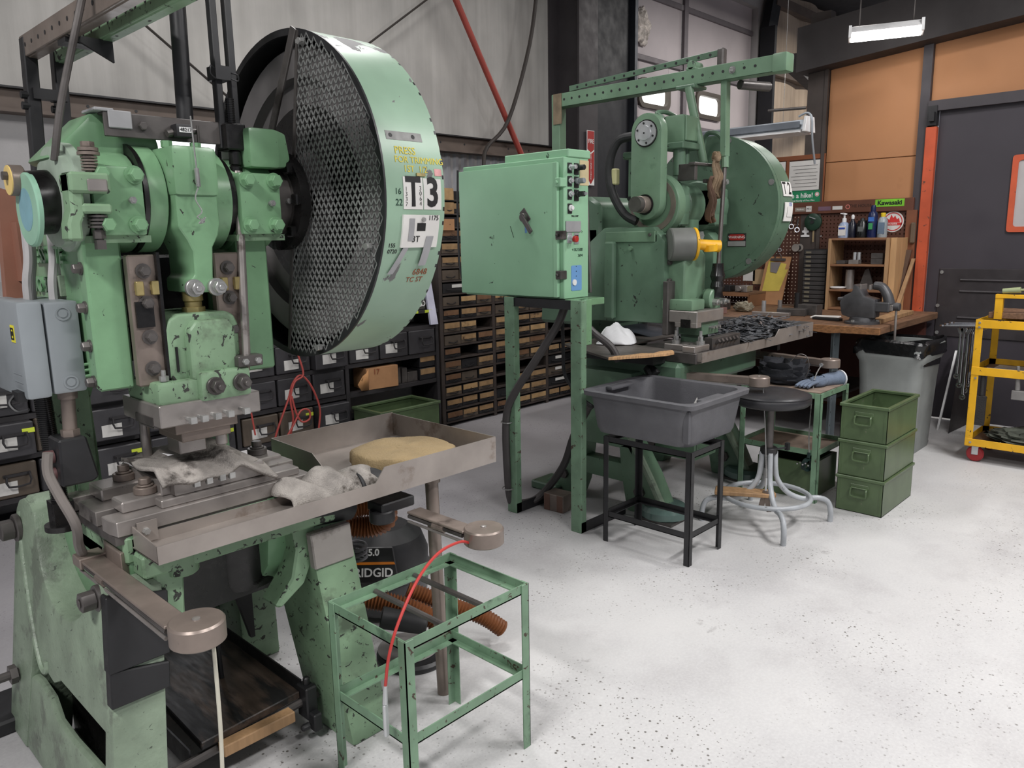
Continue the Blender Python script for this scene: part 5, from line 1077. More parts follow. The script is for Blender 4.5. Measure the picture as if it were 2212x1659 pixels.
# sponge slab
def sp_ring(z, k):
    out = []
    for i in range(40):
        a = 2*PI*i/40; c = math.cos(a); s = math.sin(a)
        rx = .145*(abs(c)**2.6+abs(s)**2.6)**(-1/2.6); r = rx*(1+.03*hash2(c*2, s*2, 3)+.012*math.sin(17*a))*k
        out.append(Vector((1.60+r*c*1.12-r*s*.10, 2.06+r*s*1.10, z+.003*math.sin(5*a+z*90))))
    return out
vs = []; fs = []
lv = [(.790, .95), (.80, 1.0), (.838, .99), (.846, .95), (.848, .75), (.850, .45), (.849, .15)]
for z, k in lv: vs += sp_ring(z, k)
for k in range(len(lv)-1):
    for i in range(40): j = (i+1) % 40; fs.append((k*40+i, k*40+j, k*40+40+j, k*40+40+i))
fs += [tuple(range(39, -1, -1)), tuple(range((len(lv)-1)*40, len(lv)*40))]
single('sponge', MB().add(vs, fs), surf('tan_sponge', (152, 132, 98), .95, var=.10, vscale=10, bmp=.9, bscale=140), 'thick tan foam pad lying in the near tray', 'sponge', (1.6, 2.06, .79), smooth=50)
# cords of the near press buttons
rc = Thing('safety_cable', 'thin red cable with silver clip hanging from right palm button of near press', 'cable', (1.46, 1.56, .67))
rc.part('cord', MB().tube([(1.448, 1.575, .676), (1.40, 1.565, .695), (1.30, 1.54, .70), (1.20, 1.51, .665), (1.12, 1.495, .58), (1.085, 1.495, .50), (1.08, 1.51, .41)], .0042, n=8), surf('red_cord', (196, 62, 58), .5))
rc.part('sleeve', MB().cyl((1.08, 1.51, .415), (1.08, 1.515, .36), .0055, .0075, n=8), ALU)
rc.part('clip', MB().box(1.072, 1.088, 1.509, 1.521, .265, .36), ALU, bevel=.004)
rc.part('ferrule', MB().cyl((1.452, 1.578, .676), (1.47, 1.582, .678), .008, n=8), ALU)
single('hanging_wire', MB().tube([(.662, 1.55, .69), (.66, 1.55, .5), (.652, 1.55, .33), (.648, 1.55, .2), (.69, 1.52, .10), (.72, 1.48, .0)], .0045, n=6), surf('cream_cord', (200, 196, 180), .6), 'cream wire hanging from the left palm button of the near press', 'wire', (.67, 1.56, .3))
# cords of the far press buttons
for (x, y, l, lab) in ((3.80, 1.84, .16, 'thin wire with steel tags hanging from left palm button of far press'), (4.60, 1.78, .24, 'thin wire with black wrist strap hanging from right palm button of far press')):
    w_ = Thing('pull_wire', lab, 'wire', (x, y, l))
    if x < 4:
        w_.part('wire', MB().tube([(x+.0, y-.03, .76), (x-.01, y-.06, .5), (x-.02, y-.08, .26)], .003, n=6), STEELB)
        w_.part('sleeve', MB().cyl((x-.02, y-.08, .27), (x-.02, y-.08, .20), .006, n=8), ALU)
        for s in (-1, 1): w_.part('steel_tag', MB().bar((x-.02, y-.08, .20), (x-.02+.012*s, y-.08+.03*s, .09), .03, .004, up=(1, 0, .2)), STEELBR, bevel=.002)
    else:
        w_.part('wire', MB().tube([(x-.05, y+.03, .77), (x-.16, y+.02, .70), (x-.26, y-.01, .52), (x-.29, y-.02, .40), (x-.30, y-.03, .30)], .0035, n=6), STEELB)
        w_.part('ferrule', MB().cyl((x-.05, y+.03, .775), (x-.02, y+.028, .78), .012, .006, n=8), ALU)
        w_.part('wrist_strap', MB().ring((x-.30, y-.035, .225), (.3, 1, .1), .03, .04, .025, n=20).tube([(x-.30, y-.03, .30), (x-.305, y-.03, .27)], .01, n=6), surf('dark_teal_strap', (20, 40, 38), .5))
        for k in range(5): w_.part('rivet', MB().cyl((x-.335, y-.045+.016*k, .235+.01*(k % 2)), (x-.345, y-.047+.016*k, .235+.01*(k % 2)), .005, n=8), CHROME)
# vacuum cleaner behind the near press leg
V = Thing('shop_vacuum', 'black and grey wet dry vacuum with orange hose behind the near press', 'vacuum', (1.84, 2.53, 0))
V.part('drum', MB().lathe((1.84, 2.53, 0), (0, 0, 1), [(.15, .03), (.17, .05), (.185, .17), (.195, .18), (.195, .20), (.18, .21)], 32), surf('vac_grey', (74, 74, 76), .5))
V.part('head', MB().lathe((1.84, 2.53, .21), (0, 0, 1), [(.185, 0), (.185, .06), (.16, .13), (.10, .17)], 32), BLACK)
vr = Vector((.692, -.722, 0)); vu = Vector((.25, .25, .93)).normalized(); vn = vr.cross(vu)
vp = Vector((1.675, 2.375, .285))
V.part('label_panel', MB().hexa([vp-vr*.10-vu*.06, vp+vr*.10-vu*.06, vp+vr*.10-vu*.06+vn*.012, vp-vr*.10-vu*.06+vn*.012, vp-vr*.075+vu*.08, vp+vr*.075+vu*.08, vp+vr*.075+vu*.08+vn*.012, vp-vr*.075+vu*.08+vn*.012]), BLACK, bevel=.004)
V.text('label_text', 'RIDGID', vp+vn*.0135-vu*.02, vr, vu, .046, INKW, bold=.001)
V.text('label_text', '5.0', vp+vn*.0135+vu*.058, vr, vu, .036, INKW, bold=.001)
V.part('label_stripe', MB().hexa([vp-vr*.085+vu*.012+vn*.012, vp+vr*.085+vu*.012+vn*.012, vp+vr*.085+vu*.012+vn*.0135, vp-vr*.085+vu*.012+vn*.0135, vp-vr*.08+vu*.022+vn*.012, vp+vr*.08+vu*.022+vn*.012, vp+vr*.08+vu*.022+vn*.0135, vp-vr*.08+vu*.022+vn*.0135]), surf('orange_stripe', (224, 130, 36), .5))
def ribbed(pts, r, step=.012, amp=.12):
    P = spline(pts, 14); mb = MB(); out = [P[0]]; acc = 0
    L_ = sum((P[i+1]-P[i]).length for i in range(len(P)-1)); N = int(L_/step*2)
    # resample evenly
    res = []; seg = 0; d = 0
    cum = [0]
    for i in range(len(P)-1): cum.append(cum[-1]+(P[i+1]-P[i]).length)
    for k in range(N+1):
        t = L_*k/N
        while seg < len(P)-2 and cum[seg+1] < t: seg += 1
        f = (t-cum[seg])/max(1e-6, cum[seg+1]-cum[seg]); res.append(P[seg].lerp(P[seg+1], f))
    cnt = [0]
    def rr(t): 
        cnt[0] += 1; return r*(1+amp*(1 if cnt[0] % 2 else -1))
    return mb.tube(res, rr, n=14, smooth=0)
OHOSE = surf('orange_brown_hose', (124, 76, 44), .5, var=.2, vscale=8)
V.part('hose', ribbed([(1.46, 2.30, .57), (1.54, 2.27, .605), (1.62, 2.24, .59), (1.645, 2.245, .53), (1.60, 2.29, .50), (1.50, 2.36, .52)], .04), OHOSE)
V.part('hose', ribbed([(1.48, 2.30, .26), (1.58, 2.20, .235), (1.66, 2.12, .20), (1.72, 2.06, .15)], .035), OHOSE)
V.part('hose', ribbed([(1.70, 2.20, .24), (1.80, 2.10, .18), (1.90, 2.0, .12), (1.96, 1.95, .06)], .03), OHOSE)
V.part('hose_cuff', MB().cyl((1.52, 2.13, .22), (1.64, 2.02, .18), .04, .034, n=18), RUBBER, bevel=.004)
V.part('cord_coil', MB().tube([(1.57+.035*math.cos(a*.9), 2.33+.035*math.sin(a*.9), .36+.003*a) for a in range(24)], .006, n=6), surf('grey_cord', (96, 96, 100), .5))
mt = Thing('floor_disc', 'round dark cast disc on the floor behind the green stand', 'disc', (1.67, 2.13, 0))
mt.part('plate', MB().lathe((1.67, 2.14, 0), (0, 0, 1), [(.135, 0), (.14, .008), (.14, .02), (.13, .03), (.02, .032)], 36), BLACK)
mt.part('top_skin', MB().cyl((1.66, 2.16, .0325), (1.66, 2.16, .034), .115, n=36), surf('dusty_grey', (140, 136, 134), .8))
# ------------------------------------------------------------------ stool, bins, small table
ST = Thing('shop_stool', 'round black seated stool with grey tubular legs behind the tub', 'stool', (3.84, 1.79, 0))
sx, sy = 3.86, 1.79
TUBE = surf('grey_enamel_tube', (168, 172, 176), .35, var=.15, vscale=14, chip=(84, 84, 86), chipamt=.12, chipscale=40)
ST.part('seat', MB().lathe((sx, sy, .65), (0, 0, 1), [(.15, 0), (.19, .01), (.205, .025), (.205, .045), (.198, .062), (.17, .072), (.05, .075)], 40), VINYL, smooth=50)
ST.part('seat_piping', MB().ring((sx, sy, .707), (0, 0, 1), .197, .203, .004, n=40), VINYL)
ST.part('seat_post', MB().cyl((sx, sy, .40), (sx, sy, .65), .022, n=18), STEELD)
ST.part('post_collar', MB().cyl((sx, sy, .385), (sx, sy, .42), .045, n=20).cyl((sx, sy, .35), (sx, sy, .30), .02, n=12), BLACK, bevel=.004)
ST.part('clamp_knob', MB().cyl((sx+.04, sy-.02, .40), (sx+.10, sy-.05, .405), .006, n=8).box(sx+.095, sx+.12, sy-.065, sy-.045, .39, .43), BLACK)
for a in (130, 220, 310, 40):
    c, s_ = math.cos(R(a)), math.sin(R(a))
    prof = [(.035, .395), (.04, .30), (.055, .235), (.11, .165), (.19, .13), (.27, .135), (.325, .115), (.345, .06), (.345, 0)]
    ST.part('leg', MB().tube([(sx+r*c, sy+r*s_, z) for r, z in prof], .0145, n=12, smooth=4), TUBE, smooth=60)
ST.part('foot_ring', MB().tube([(sx+.225*math.cos(2*PI*k/32), sy+.225*math.sin(2*PI*k/32), .148) for k in range(33)], .013, n=10, smooth=0, caps=False), TUBE, smooth=60)
single('wood_scrap', put(MB().prism([(-.155, -.045), (-.13, -.05), (.14, -.045), (.165, -.02), (.15, .045), (-.15, .05)], 'z', 0, .022), (3.755, 1.87, .163), R(-62)), WOODP, 'rough wooden plank resting on the foot ring of the stool', 'plank', (3.755, 1.87, .163), bevel=.003)
# stacked steel bins
def make_bin(x0, y0, z0, label, grp):
    w, d, h = .25, .50, .205; t = .003
    B = Thing('steel_bin', label, 'bin', (x0+d/2, y0+w/2, z0), grp)
    B.part('body', MB().box(x0, x0+t, y0, y0+w, z0, z0+h-.012).box(x0+d-t, x0+d, y0, y0+w, z0, z0+h-.012).box(x0, x0+d, y0, y0+t, z0, z0+h-.012).box(x0, x0+d, y0+w-t, y0+w, z0, z0+h-.012).box(x0, x0+d, y0, y0+w, z0, z0+t), GREENBIN)
    rr = frame_ring(MB(), [(x0-.008, y0-.008), (x0+d+.008, y0-.008), (x0+d+.008, y0+w+.008), (x0-.008, y0+w+.008)], [(x0+.012, y0+.012), (x0+d-.012, y0+.012), (x0+d-.012, y0+w-.012), (x0+.012, y0+w-.012)], 'z', z0+h-.018, z0+h)
    B.part('rim', rr, GREENBIN, bevel=.003)
    hy = y0+w/2
    B.part('handle', MB().tube([(x0-.002, hy-.04, z0+.145), (x0-.022, hy-.042, z0+.135), (x0-.022, hy-.04, z0+.10), (x0-.022, hy, z0+.095), (x0-.022, hy+.04, z0+.10), (x0-.022, hy+.042, z0+.135), (x0-.002, hy+.04, z0+.145)], .0055, n=8, smooth=3), GREENBIN)
    B.part('handle_plate', MB().box(x0-.004, x0, hy-.05, hy+.05, z0+.145, z0+.165).box(x0-.012, x0, hy-.045, hy+.045, z0+.14, z0+.147), GREENBIN, bevel=.002)
    for yy in (y0+.014, y0+w-.018): B.part('corner_crease', MB().box(x0-.002, x0, yy, yy+.004, z0+.005, z0+h-.02), GREENBIN)
    return B
bn = ['bottom', 'middle', 'topmost']
for k in range(3):
    make_bin(4.31+.006*k, 1.335+.003*k, .001+.205*k, ['rusty bottom bin of the stacked green steel bins', 'middle bin of the three stacked green steel bins', 'open topmost bin of the three stacked green steel bins'][k], 'stacked green steel bins')
# low green table with gloves behind the stool
G = angle_stand('work_table', 'low green angle iron table behind the stool holding gloves', 4.30, 4.72, 1.70, 2.19, .65, .28, GREENST, w=.035)
G.part('top_sheet', MB().box(4.31, 4.71, 1.71, 2.18, .65, .656), surf('dusty_sheet', (132, 116, 104), .7, var=.3, vscale=9), bevel=.001)
G.part('shelf_sheet', MB().box(4.31, 4.71, 1.71, 2.18, .285, .29), surf('dusty_sheet', (0, 0, 0)))
G.o['category'] = 'table'
single('dark_bin', frame_ring(MB().box(4.36, 4.68, 1.76, 2.06, .001, .02), [(4.34, 1.74), (4.70, 1.74), (4.70, 2.08), (4.34, 2.08)], [(4.36, 1.76), (4.68, 1.76), (4.68, 2.06), (4.36, 2.06)], 'z', .001, .22), GREENBIN, 'dark green open bin under the low green table', 'bin', (4.52, 1.94, .001))
def blob(cx, cy, cz, rx, ry, rz_, seed, amp=.12, nu=28, nv=16, flat=.4):
    def f(u, v):
        a = 2*PI*u; b = PI*v
        n_ = 1+amp*hash2(math.cos(a)*1.3+seed, math.cos(b)*1.7, seed)
        return Vector((cx+rx*n_*math.cos(a)*math.sin(b)**flat, cy+ry*n_*math.sin(a)*math.sin(b)**flat, cz+rz_*(1-math.cos(b))*.5*n_))
    return MB().grid(f, nu, nv)
single('tool_bag', blob(4.47, 2.0, .657, .11, .15, .14, 1.3, .22, flat=.35), surf('black_denim', (34, 36, 42), .85, var=.25, bmp=.6, bscale=180), 'black fabric bag on the low green table', 'bag', (4.47, 2.02, .657), smooth=60)
single('strap_loop', MB().tube([(4.42, 1.94, .80), (4.44, 1.90, .845), (4.46, 1.86, .83), (4.45, 1.84, .76), (4.44, 1.87, .68)], .003, n=6), STEELD, 'thin grey strap loop lying over the black fabric bag', 'strap', (4.44, 1.89, .66))
GV = Thing('work_glove', 'blue grey knit work glove on the low green table', 'glove', (4.50, 1.80, .657))
GLV = surf('blue_grey_knit', (106, 118, 136), .9, var=.2, vscale=14, bmp=.7, bscale=220)
GV.part('palm', blob(4.50, 1.80, .657, .07, .05, .055, 4.4, .08), GLV, smooth=60)
for k in range(4): GV.part('finger', MB().tube([(4.47-.004*k, 1.825-.022*k+.02, .69), (4.40, 1.84-.022*k+.02, .685), (4.35, 1.85-.024*k+.02, .672)], lambda t: .0125*(1-.3*t), n=8), GLV, smooth=60)
GV.part('cuff', MB().tube([(4.53, 1.79, .685), (4.60, 1.765, .69), (4.67, 1.74, .685)], lambda t: .035+.012*t, n=14), GLV, smooth=60)
GV.part('cuff_hem', MB().ring((4.667, 1.742, .685), (1, -.35, 0), .040, .052, .01, n=18), surf('pale_hem', (200, 202, 206), .9))
# ------------------------------------------------------------------ bin with bag
TC = Thing('trash_can', 'grey plastic trash can with black liner beside the bench', 'trash can', (5.98, 1.80, 0))
CAN = surf('grey_can', (136, 140, 138), .55, var=.14, vscale=5, spot=(96, 98, 98), spotamt=.3, spotscale=3)
def canring(z, k, r):
    hx, hy = .27*k, .235*k; return [Vector((p[0], p[1], z)) for p in rrect(5.92-hx, 5.92+hx, 1.79-hy, 1.79+hy, r, 5)]
def stack(levels, fn):
    vs = []; fs = []
    for L_ in levels: vs += fn(*L_)
    n = len(fn(*levels[0]))
    for k in range(len(levels)-1):
        for i in range(n): j = (i+1) % n; fs.append((k*n+i, k*n+j, (k+1)*n+j, (k+1)*n+i))
    fs += [tuple(range(n-1, -1, -1)), tuple(range((len(levels)-1)*n, len(levels)*n))]
    return MB().add(vs, fs)
TC.part('body', stack([(0, .80, .07), (.03, .82, .07), (.04, .81, .07), (.50, .89, .08), (.64, .93, .08), (.68, 1.0, .08), (.70, 1.0, .08)], canring), CAN, smooth=40)
TC.part('rim', stack([(.70, 1.0, .08), (.77, 1.02, .08), (.775, 1.0, .08), (.77, .96, .08), (.60, .90, .08)], canring), CAN, smooth=40)
TC.part('handle_recess', MB().box(5.96, 6.12, 1.57, 1.585, .655, .70), STEELD, bevel=.006)
def bag(z, k, r):
    out = canring(z, k, r)
    return [Vector((p.x+.012*math.sin(40*p.y+z*60), p.y+.012*math.sin(37*p.x+z*50), p.z+.012*math.sin(29*p.x+23*p.y))) for p in out]
TC.part('liner', stack([(.70, 1.035, .09), (.74, 1.05, .09), (.79, 1.03, .08), (.80, .98, .08), (.74, .93, .08), (.62, .90, .08)], bag), surf('black_film', (18, 19, 21), .22, var=.2, bmp=.8, bscale=30), smooth=40)
single('leaning_board', MB().hexa([(6.52, 1.58, .001), (6.56, 1.58, .001), (6.96, 1.55, .001), (6.96, 1.60, .001), (6.60, 1.56, .62), (6.64, 1.56, .62), (6.97, 1.53, .62), (6.97, 1.57, .62)]), surf('dark_panel', (46, 40, 38), .6, var=.2), 'dark brown panel standing beside the trash can', 'panel', (6.75, 1.57, 0), bevel=.003)
single('white_board', MB().hexa([(6.60, 1.67, .001), (6.62, 1.67, .001), (6.62, 1.685, .001), (6.60, 1.685, .001), (6.90, 1.66, .60), (6.92, 1.66, .60), (6.92, 1.675, .60), (6.90, 1.675, .60)]), WHITE, 'narrow white board leaning behind the trash can', 'board', (6.75, 1.69, 0))
# ------------------------------------------------------------------ yellow cart
K = Thing('tool_cart', 'yellow steel tool cart with red caster by the dark door', 'cart', (6.05, .95, 0))
for x in (5.80, 6.26):
    for y in (1.30, .55):
        K.part('post', MB().box(x-.004 if x < 6 else x, x if x < 6 else x+.004, y-.045, y, .11, .97).box(x, x+.03, y-.004, y, .11, .97), YELLOW, bevel=.002)
for z, h_ in ((.115, .05), (.60, .055), (.915, .055)):
    for x in (5.796, 6.264): K.part('rail', MB().box(x-.004, x, .55, 1.30, z, z+h_), YELLOW, bevel=.002)
    for y in (1.30, .55): K.part('rail', MB().box(5.80, 6.26, y-.004, y, z, z+h_), YELLOW, bevel=.002)
    K.part('shelf', MB().box(5.80, 6.26, .56, 1.29, z+.01, z+.016) if z > .2 else MB().box(5.80, 6.26, .56, 1.29, z+.005, z+.011), surf('dirty_shelf', (92, 70, 54), .7, var=.3) if z < .9 else STEELD)
K.part('upper_rack', MB().box(5.86, 5.90, 1.17, 1.215, .97, 1.13).box(5.86, 5.90, .55, .595, .97, 1.13).box(5.855, 5.90, .55, 1.215, 1.11, 1.135), YELLOW, bevel=.002)
K.part('plank_insert', MB().box(5.88, 6.24, .6, 1.25, .975, 1.015), WOOD, bevel=.003)
for x in (5.84, 6.22):
    for y in (1.24, .60):
        K.part('caster', MB().cyl((x-.014, y, .055), (x+.014, y, .055), .054, n=24), surf('red_wheel', (150, 34, 40), .45), bevel=.008)
        K.part('caster_fork', MB().box(x-.022, x-.016, y-.02, y+.02, .05, .115).box(x+.016, x+.022, y-.02, y+.02, .05, .115).box(x-.022, x+.022, y-.025, y+.025, .105, .115), ALU, bevel=.003)
for y, z in ((1.285, .95), (1.285, .92), (1.28, .58), (1.275, .14)): K.part('bolt', MB().hexbolt((5.792, y-.01, z), (-1, 0, 0), .008, .006), STEELB)
K.part('tool_rail', MB().box(5.80, 6.15, 1.305, 1.312, .87, .885), STEELB)
for i, (x, y, l) in enumerate(((5.80, 1.34, .44), (5.83, 1.335, .40), (5.86, 1.33, .36), (5.90, 1.33, .32), (5.795, 1.365, .36), (5.795, 1.385, .30))):
    wn = Thing('wrench', ['longest chrome combination wrench hanging on the cart side', 'second chrome wrench hanging on the cart side rail', 'third chrome wrench hanging on the cart side rail', 'rearmost chrome wrench hanging on the cart side rail', 'shorter chrome wrench hanging outside the cart corner', 'shortest chrome wrench hanging furthest out from the cart'][i], 'wrench', (x, y, .88-l), 'wrenches on the cart')
    wn.part('shank', MB().bar((x, y, .88), (x, y, .88-l), .013, .006), CHROME, bevel=.002)
    wn.part('box_end', MB().ring((x-.003, y, .88-l), (1, 0, 0), .010, .019, .008, n=16), CHROME)
    wn.part('open_end', MB().prism([(y-.008, .87), (y+.008, .87), (y+.02, .905), (y+.008, .91), (y, .893), (y-.008, .91), (y-.02, .905)], 'x', x-.004, x+.004), CHROME)
for i in range(3):
    single('wrench', MB().bar((5.81+.03*i, 1.50-.02*i, .915+.008*i), (5.83+.03*i, 1.30, .925+.006*i), .014, .006).cyl((5.81+.03*i, 1.50-.02*i, .912+.008*i), (5.81+.03*i, 1.50-.02*i, .922+.008*i), .018, n=12), CHROME, ['lowest chrome wrench sticking out sideways from the cart top', 'middle chrome wrench sticking out sideways from the cart top', 'upper chrome wrench sticking out sideways from the cart top'][i], 'wrench', (5.82+.03*i, 1.4, .92), 'wrenches sticking out of the cart')
single('tool_handle', MB().cyl((5.88, 1.18, 1.155), (5.88, 1.08, 1.165), .017, .02, n=14).cyl((5.88, 1.08, 1.165), (5.88, .85, 1.20), .008, n=10), surf('pale_green_handle', (150, 160, 120), .5), 'tool handle with pale green grip lying on the cart rack', 'tool_handle', (5.88, 1.0, 1.14))  # plain tool handle without a head
single('hand_brush', MB().box(5.80, 5.83, 1.20, 1.26, .26, .46).cyl((5.815, 1.23, .46), (5.815, 1.23, .63), .012, .016, n=10), surf('dark_bristle', (40, 38, 38), .8, bmp=.8, bscale=120), 'dark hand brush hanging inside the cart', 'brush', (5.815, 1.23, .26), bevel=.006)
single('hand_brush', MB().box(5.80, 5.84, .98, 1.06, .46, .52).cyl((5.82, 1.03, .52), (5.82, 1.04, .68), .016, .010, n=10), surf('grey_bristle', (120, 118, 116), .8), 'short grey brush hanging by the frame edge of the cart', 'brush', (5.82, 1.02, .46), bevel=.006)
single('steel_tray', MB().box(5.84, 6.2, .62, 1.22, .617, .621).box(5.84, 5.844, .62, 1.22, .621, .65), ALU, 'shallow bright tray on the middle cart shelf', 'tray', (6.0, .9, .617))
single('cart_rags', blob(6.0, .92, .127, .16, .28, .09, 2.7, .25, flat=.5), surf('grey_green_rags', (92, 96, 86), .9, var=.5, vscale=9, bmp=.8, bscale=40), 'heap of grey rags on the bottom cart shelf', 'rags', (6.0, .92, .127), smooth=60)
# ------------------------------------------------------------------ bench along the right wall
BN = Thing('workbench', 'long wooden workbench against the brown pegboard', 'workbench', (6.2, 2.9, 0))
BN.part('bench_top', MB().box(5.58, 6.93, 1.83, 4.3, .845, .90), WOOD, bevel=.006)
BN.part('bench_top_edge', MB().prism([(1.825, .85), (2.10, .845), (2.18, .838), (2.3, .848), (2.3, .895), (1.825, .895)], 'x', 5.565, 5.585), surf('splintered_wood', (140, 98, 62), .7, var=.4, vscale=12, stretch=(1, 3, 9)), bevel=.002)
for y in (2.15, 3.9):
    for x in (5.64, 6.8):
        lg = BN.part('leg', MB().box(x-.03, x+.03, y-.003, y+.003, 0, .845).box(x-.003, x+.003, y-.03, y+.03, 0, .845), surf('bench_leg', (98, 106, 110), .45, metal=.3, var=.15))
        for k in range(7): BN.part('leg_hole', MB().cyl((x-.018, y-.0035, .15+k*.1), (x-.018, y+.0035, .15+k*.1), .006, n=8), BLACK, lg)
BN.part('bench_back', MB().box(6.85, 6.9, 1.9, 4.2, .1, .84), surf('reddish_panel', (84, 46, 38), .6, var=.2))
BN.part('lower_shelf', MB().box(5.75, 6.8, 2.22, 4.2, .30, .32), surf('dark_shelf', (52, 46, 44), .7))
# vise on the bench corner
VS = surf('vise_grey', (82, 82, 84), .42, metal=.35, var=.25, vscale=9)
Vi = Thing('bench_vise', 'grey bench vise on the corner of the wooden workbench', 'vise', (5.78, 2.02, .90))
vx = 5.78
Vi.part('swivel_base', MB().lathe((vx, 2.02, .90), (0, 0, 1), [(.12, 0), (.12, .015), (.09, .022), (.085, .045), (.06, .05)], 28), VS)
for a in (40, 160, 280): Vi.part('base_bolt', MB().cyl((vx+.1*math.cos(R(a)), 2.02+.1*math.sin(R(a)), .915), (vx+.1*math.cos(R(a)), 2.02+.1*math.sin(R(a)), .93), .013, n=6), STEELB)
Vi.part('body', MB().prism([(1.92, .945), (1.92, 1.08), (2.0, 1.10), (2.03, 1.165), (2.075, 1.185), (2.085, 1.13), (2.14, 1.10), (2.17, 1.05), (2.15, .96), (2.10, .945)], 'x', vx-.06, vx+.06), VS, bevel=.012, seg=2)
Vi.part('anvil', MB().box(vx-.05, vx+.05, 2.08, 2.19, 1.06, 1.085), VS, bevel=.006)
Vi.part('moving_jaw', MB().tube([(vx, 1.84, 1.04), (vx, 1.86, 1.11), (vx, 1.90, 1.165), (vx, 1.955, 1.175)], lambda t: .038-.008*t, n=12).box(vx-.045, vx+.045, 1.83, 1.93, .99, 1.06), VS, bevel=.008)
Vi.part('slide_bar', MB().box(vx-.03, vx+.03, 1.81, 2.0, 1.0, 1.045), STEEL, bevel=.004)
Vi.part('jaw_plate', MB().box(vx-.06, vx+.06, 2.022, 2.034, 1.145, 1.182).box(vx-.06, vx+.06, 1.958, 1.968, 1.145, 1.182), STEEL, bevel=.002)
Vi.part('screw_head', MB().cyl((vx, 1.84, 1.03), (vx, 1.77, 1.03), .028, n=18), VS, bevel=.004)
Vi.part('handle', MB().cyl((vx-.0, 1.795, 1.06), (vx-.0, 1.79, .765), .0085, n=10).cyl((vx, 1.79, .775), (vx, 1.79, .755), .013, n=10), STEEL)
# pegboard with top rail
def peg():
    m_, nt, b = nmat('pegboard'); tc = nt.nodes.new('ShaderNodeTexCoord'); mp = nt.nodes.new('ShaderNodeVectorMath'); mp.operation = 'FRACTION'
    sc = nt.nodes.new('ShaderNodeVectorMath'); sc.operation = 'MULTIPLY'; sc.inputs[1].default_value = (0, 31, 31)
    nt.links.new(tc.outputs['Object'], sc.inputs[0]); nt.links.new(sc.outputs[0], mp.inputs[0])
    di = nt.nodes.new('ShaderNodeVectorMath'); di.operation = 'DISTANCE'; di.inputs[1].default_value = (0, .5, .5)
    nt.links.new(mp.outputs[0], di.inputs[0])
    hole = nt.nodes.new('ShaderNodeMath'); hole.operation = 'LESS_THAN'; hole.inputs[1].default_value = .17
    nt.links.new(di.outputs['Value'], hole.inputs[0])
    c = ramp(nt, noise(nt, coord(nt), 3, 5), [(.3, s2l((70, 42, 32))), (.7, s2l((96, 58, 44)))])
    nt.links.new(c, b.inputs['Base Color']); b.inputs['Roughness'].default_value = .6
    inv = nt.nodes.new('ShaderNodeMath'); inv.operation = 'SUBTRACT'; inv.inputs[0].default_value = 1.; nt.links.new(hole.outputs[0], inv.inputs[1])
    nt.links.new(inv.outputs[0], b.inputs['Alpha'])
    return m_
PB = Thing('pegboard', 'brown perforated pegboard behind the workbench', 'pegboard', (6.96, 2.9, .9))
PB.part('panel', MB().box(6.953, 6.957, 2.09, 4.3, .9, 1.72), peg(), smooth=0)
rl = PB.part('top_rail', MB().box(6.93, 6.97, 2.08, 4.3, 1.715, 1.82), WOODR, bevel=.004)
PB.part('end_rail', MB().box(6.93, 6.97, 2.05, 2.13, .9, 1.72), surf('brown_stile', (120, 72, 48), .6, var=.2), bevel=.003)
PB.part('wood_handle', MB().box(6.90, 6.935, 2.045, 2.085, 1.45, 1.62), surf('worn_handle', (96, 80, 64), .6), bevel=.01)
# notice board above
NB = Thing('notice_board', 'wood framed notice board with a handwritten sheet above the pegboard', 'board', (6.96, 3.15, 1.82))
NB.part('backing', MB().box(6.955, 6.965, 2.83, 3.5, 1.82, 2.22), WOODR)
NB.part('frame', MB().box(6.945, 6.965, 2.83, 2.86, 1.82, 2.23).box(6.945, 6.965, 2.86, 3.5, 2.19, 2.23).box(6.945, 6.965, 3.15, 3.18, 1.82, 2.19), surf('frame_wood', (134, 78, 48), .6, var=.2), bevel=.002)
sh = NB.part('notice_sheet', MB().box(6.942, 6.9445, 2.862, 3.148, 1.925, 2.18), PAPER)
for k in range(7):
    NB.part('handwriting', MB().box(6.9405, 6.942, 2.89+.01*(k % 2), 3.13-.02*(k % 3), 2.135-k*.03, 2.139-k*.03), surf('pencil', (120, 118, 116), .8, var=.4, vscale=60), sh)
NB.part('notice_sheet', MB().box(6.942, 6.9445, 3.185, 3.45, 1.86, 2.185), PAPER)
hk = NB.part('green_sticker', MB().box(6.938, 6.9405, 2.855, 3.23, 1.815, 1.92), surf('sticker_green', (26, 128, 84), .5))
NB.text('sticker_text', 'Take a hike!', (6.937, 3.06, 1.878), (0, -1, 0), (0, 0, 1), .058, INKW, hk, bold=.001)
NB.text('sticker_text', 'Our Trail Family of Fine Ales', (6.937, 3.03, 1.835), (0, -1, 0), (0, 0, 1), .022, INKW, hk)
NB.part('sticker_emblem', MB().cyl((6.9375, 2.882, 1.885), (6.938, 2.882, 1.885), .019, n=20), INKW, hk)
NB.part('sticker_emblem', MB().ring((6.937, 2.882, 1.885), (1, 0, 0), .012, .016, .0006, n=20), INKR, hk)
def sticker(y0, y1, z0, z1, mat, txt=None, tm=None, size=.03, dx=0., bold=0.):
    q_ = PB.part('rail_sticker', MB().box(6.928-dx, 6.9302, y0, y1, z0, z1), mat, rl)
    if txt: PB.text('sticker_text', txt, (6.9272-dx, (y0+y1)/2, (z0+z1)/2), (0, -1, 0), (0, 0, 1), size, tm, rl, bold=bold)
    return q_
sticker(2.15, 2.38, 1.755, 1.815, surf('lime_sticker', (120, 190, 50), .5), 'Kawasaki', INK, .052, bold=.0015)
PB.text('rail_text', 'THE HOUSE', (6.9295, 2.50, 1.77), (0, -1, 0), (0, 0, 1), .035, surf('dark_brown_ink', (52, 30, 24), .6), rl)
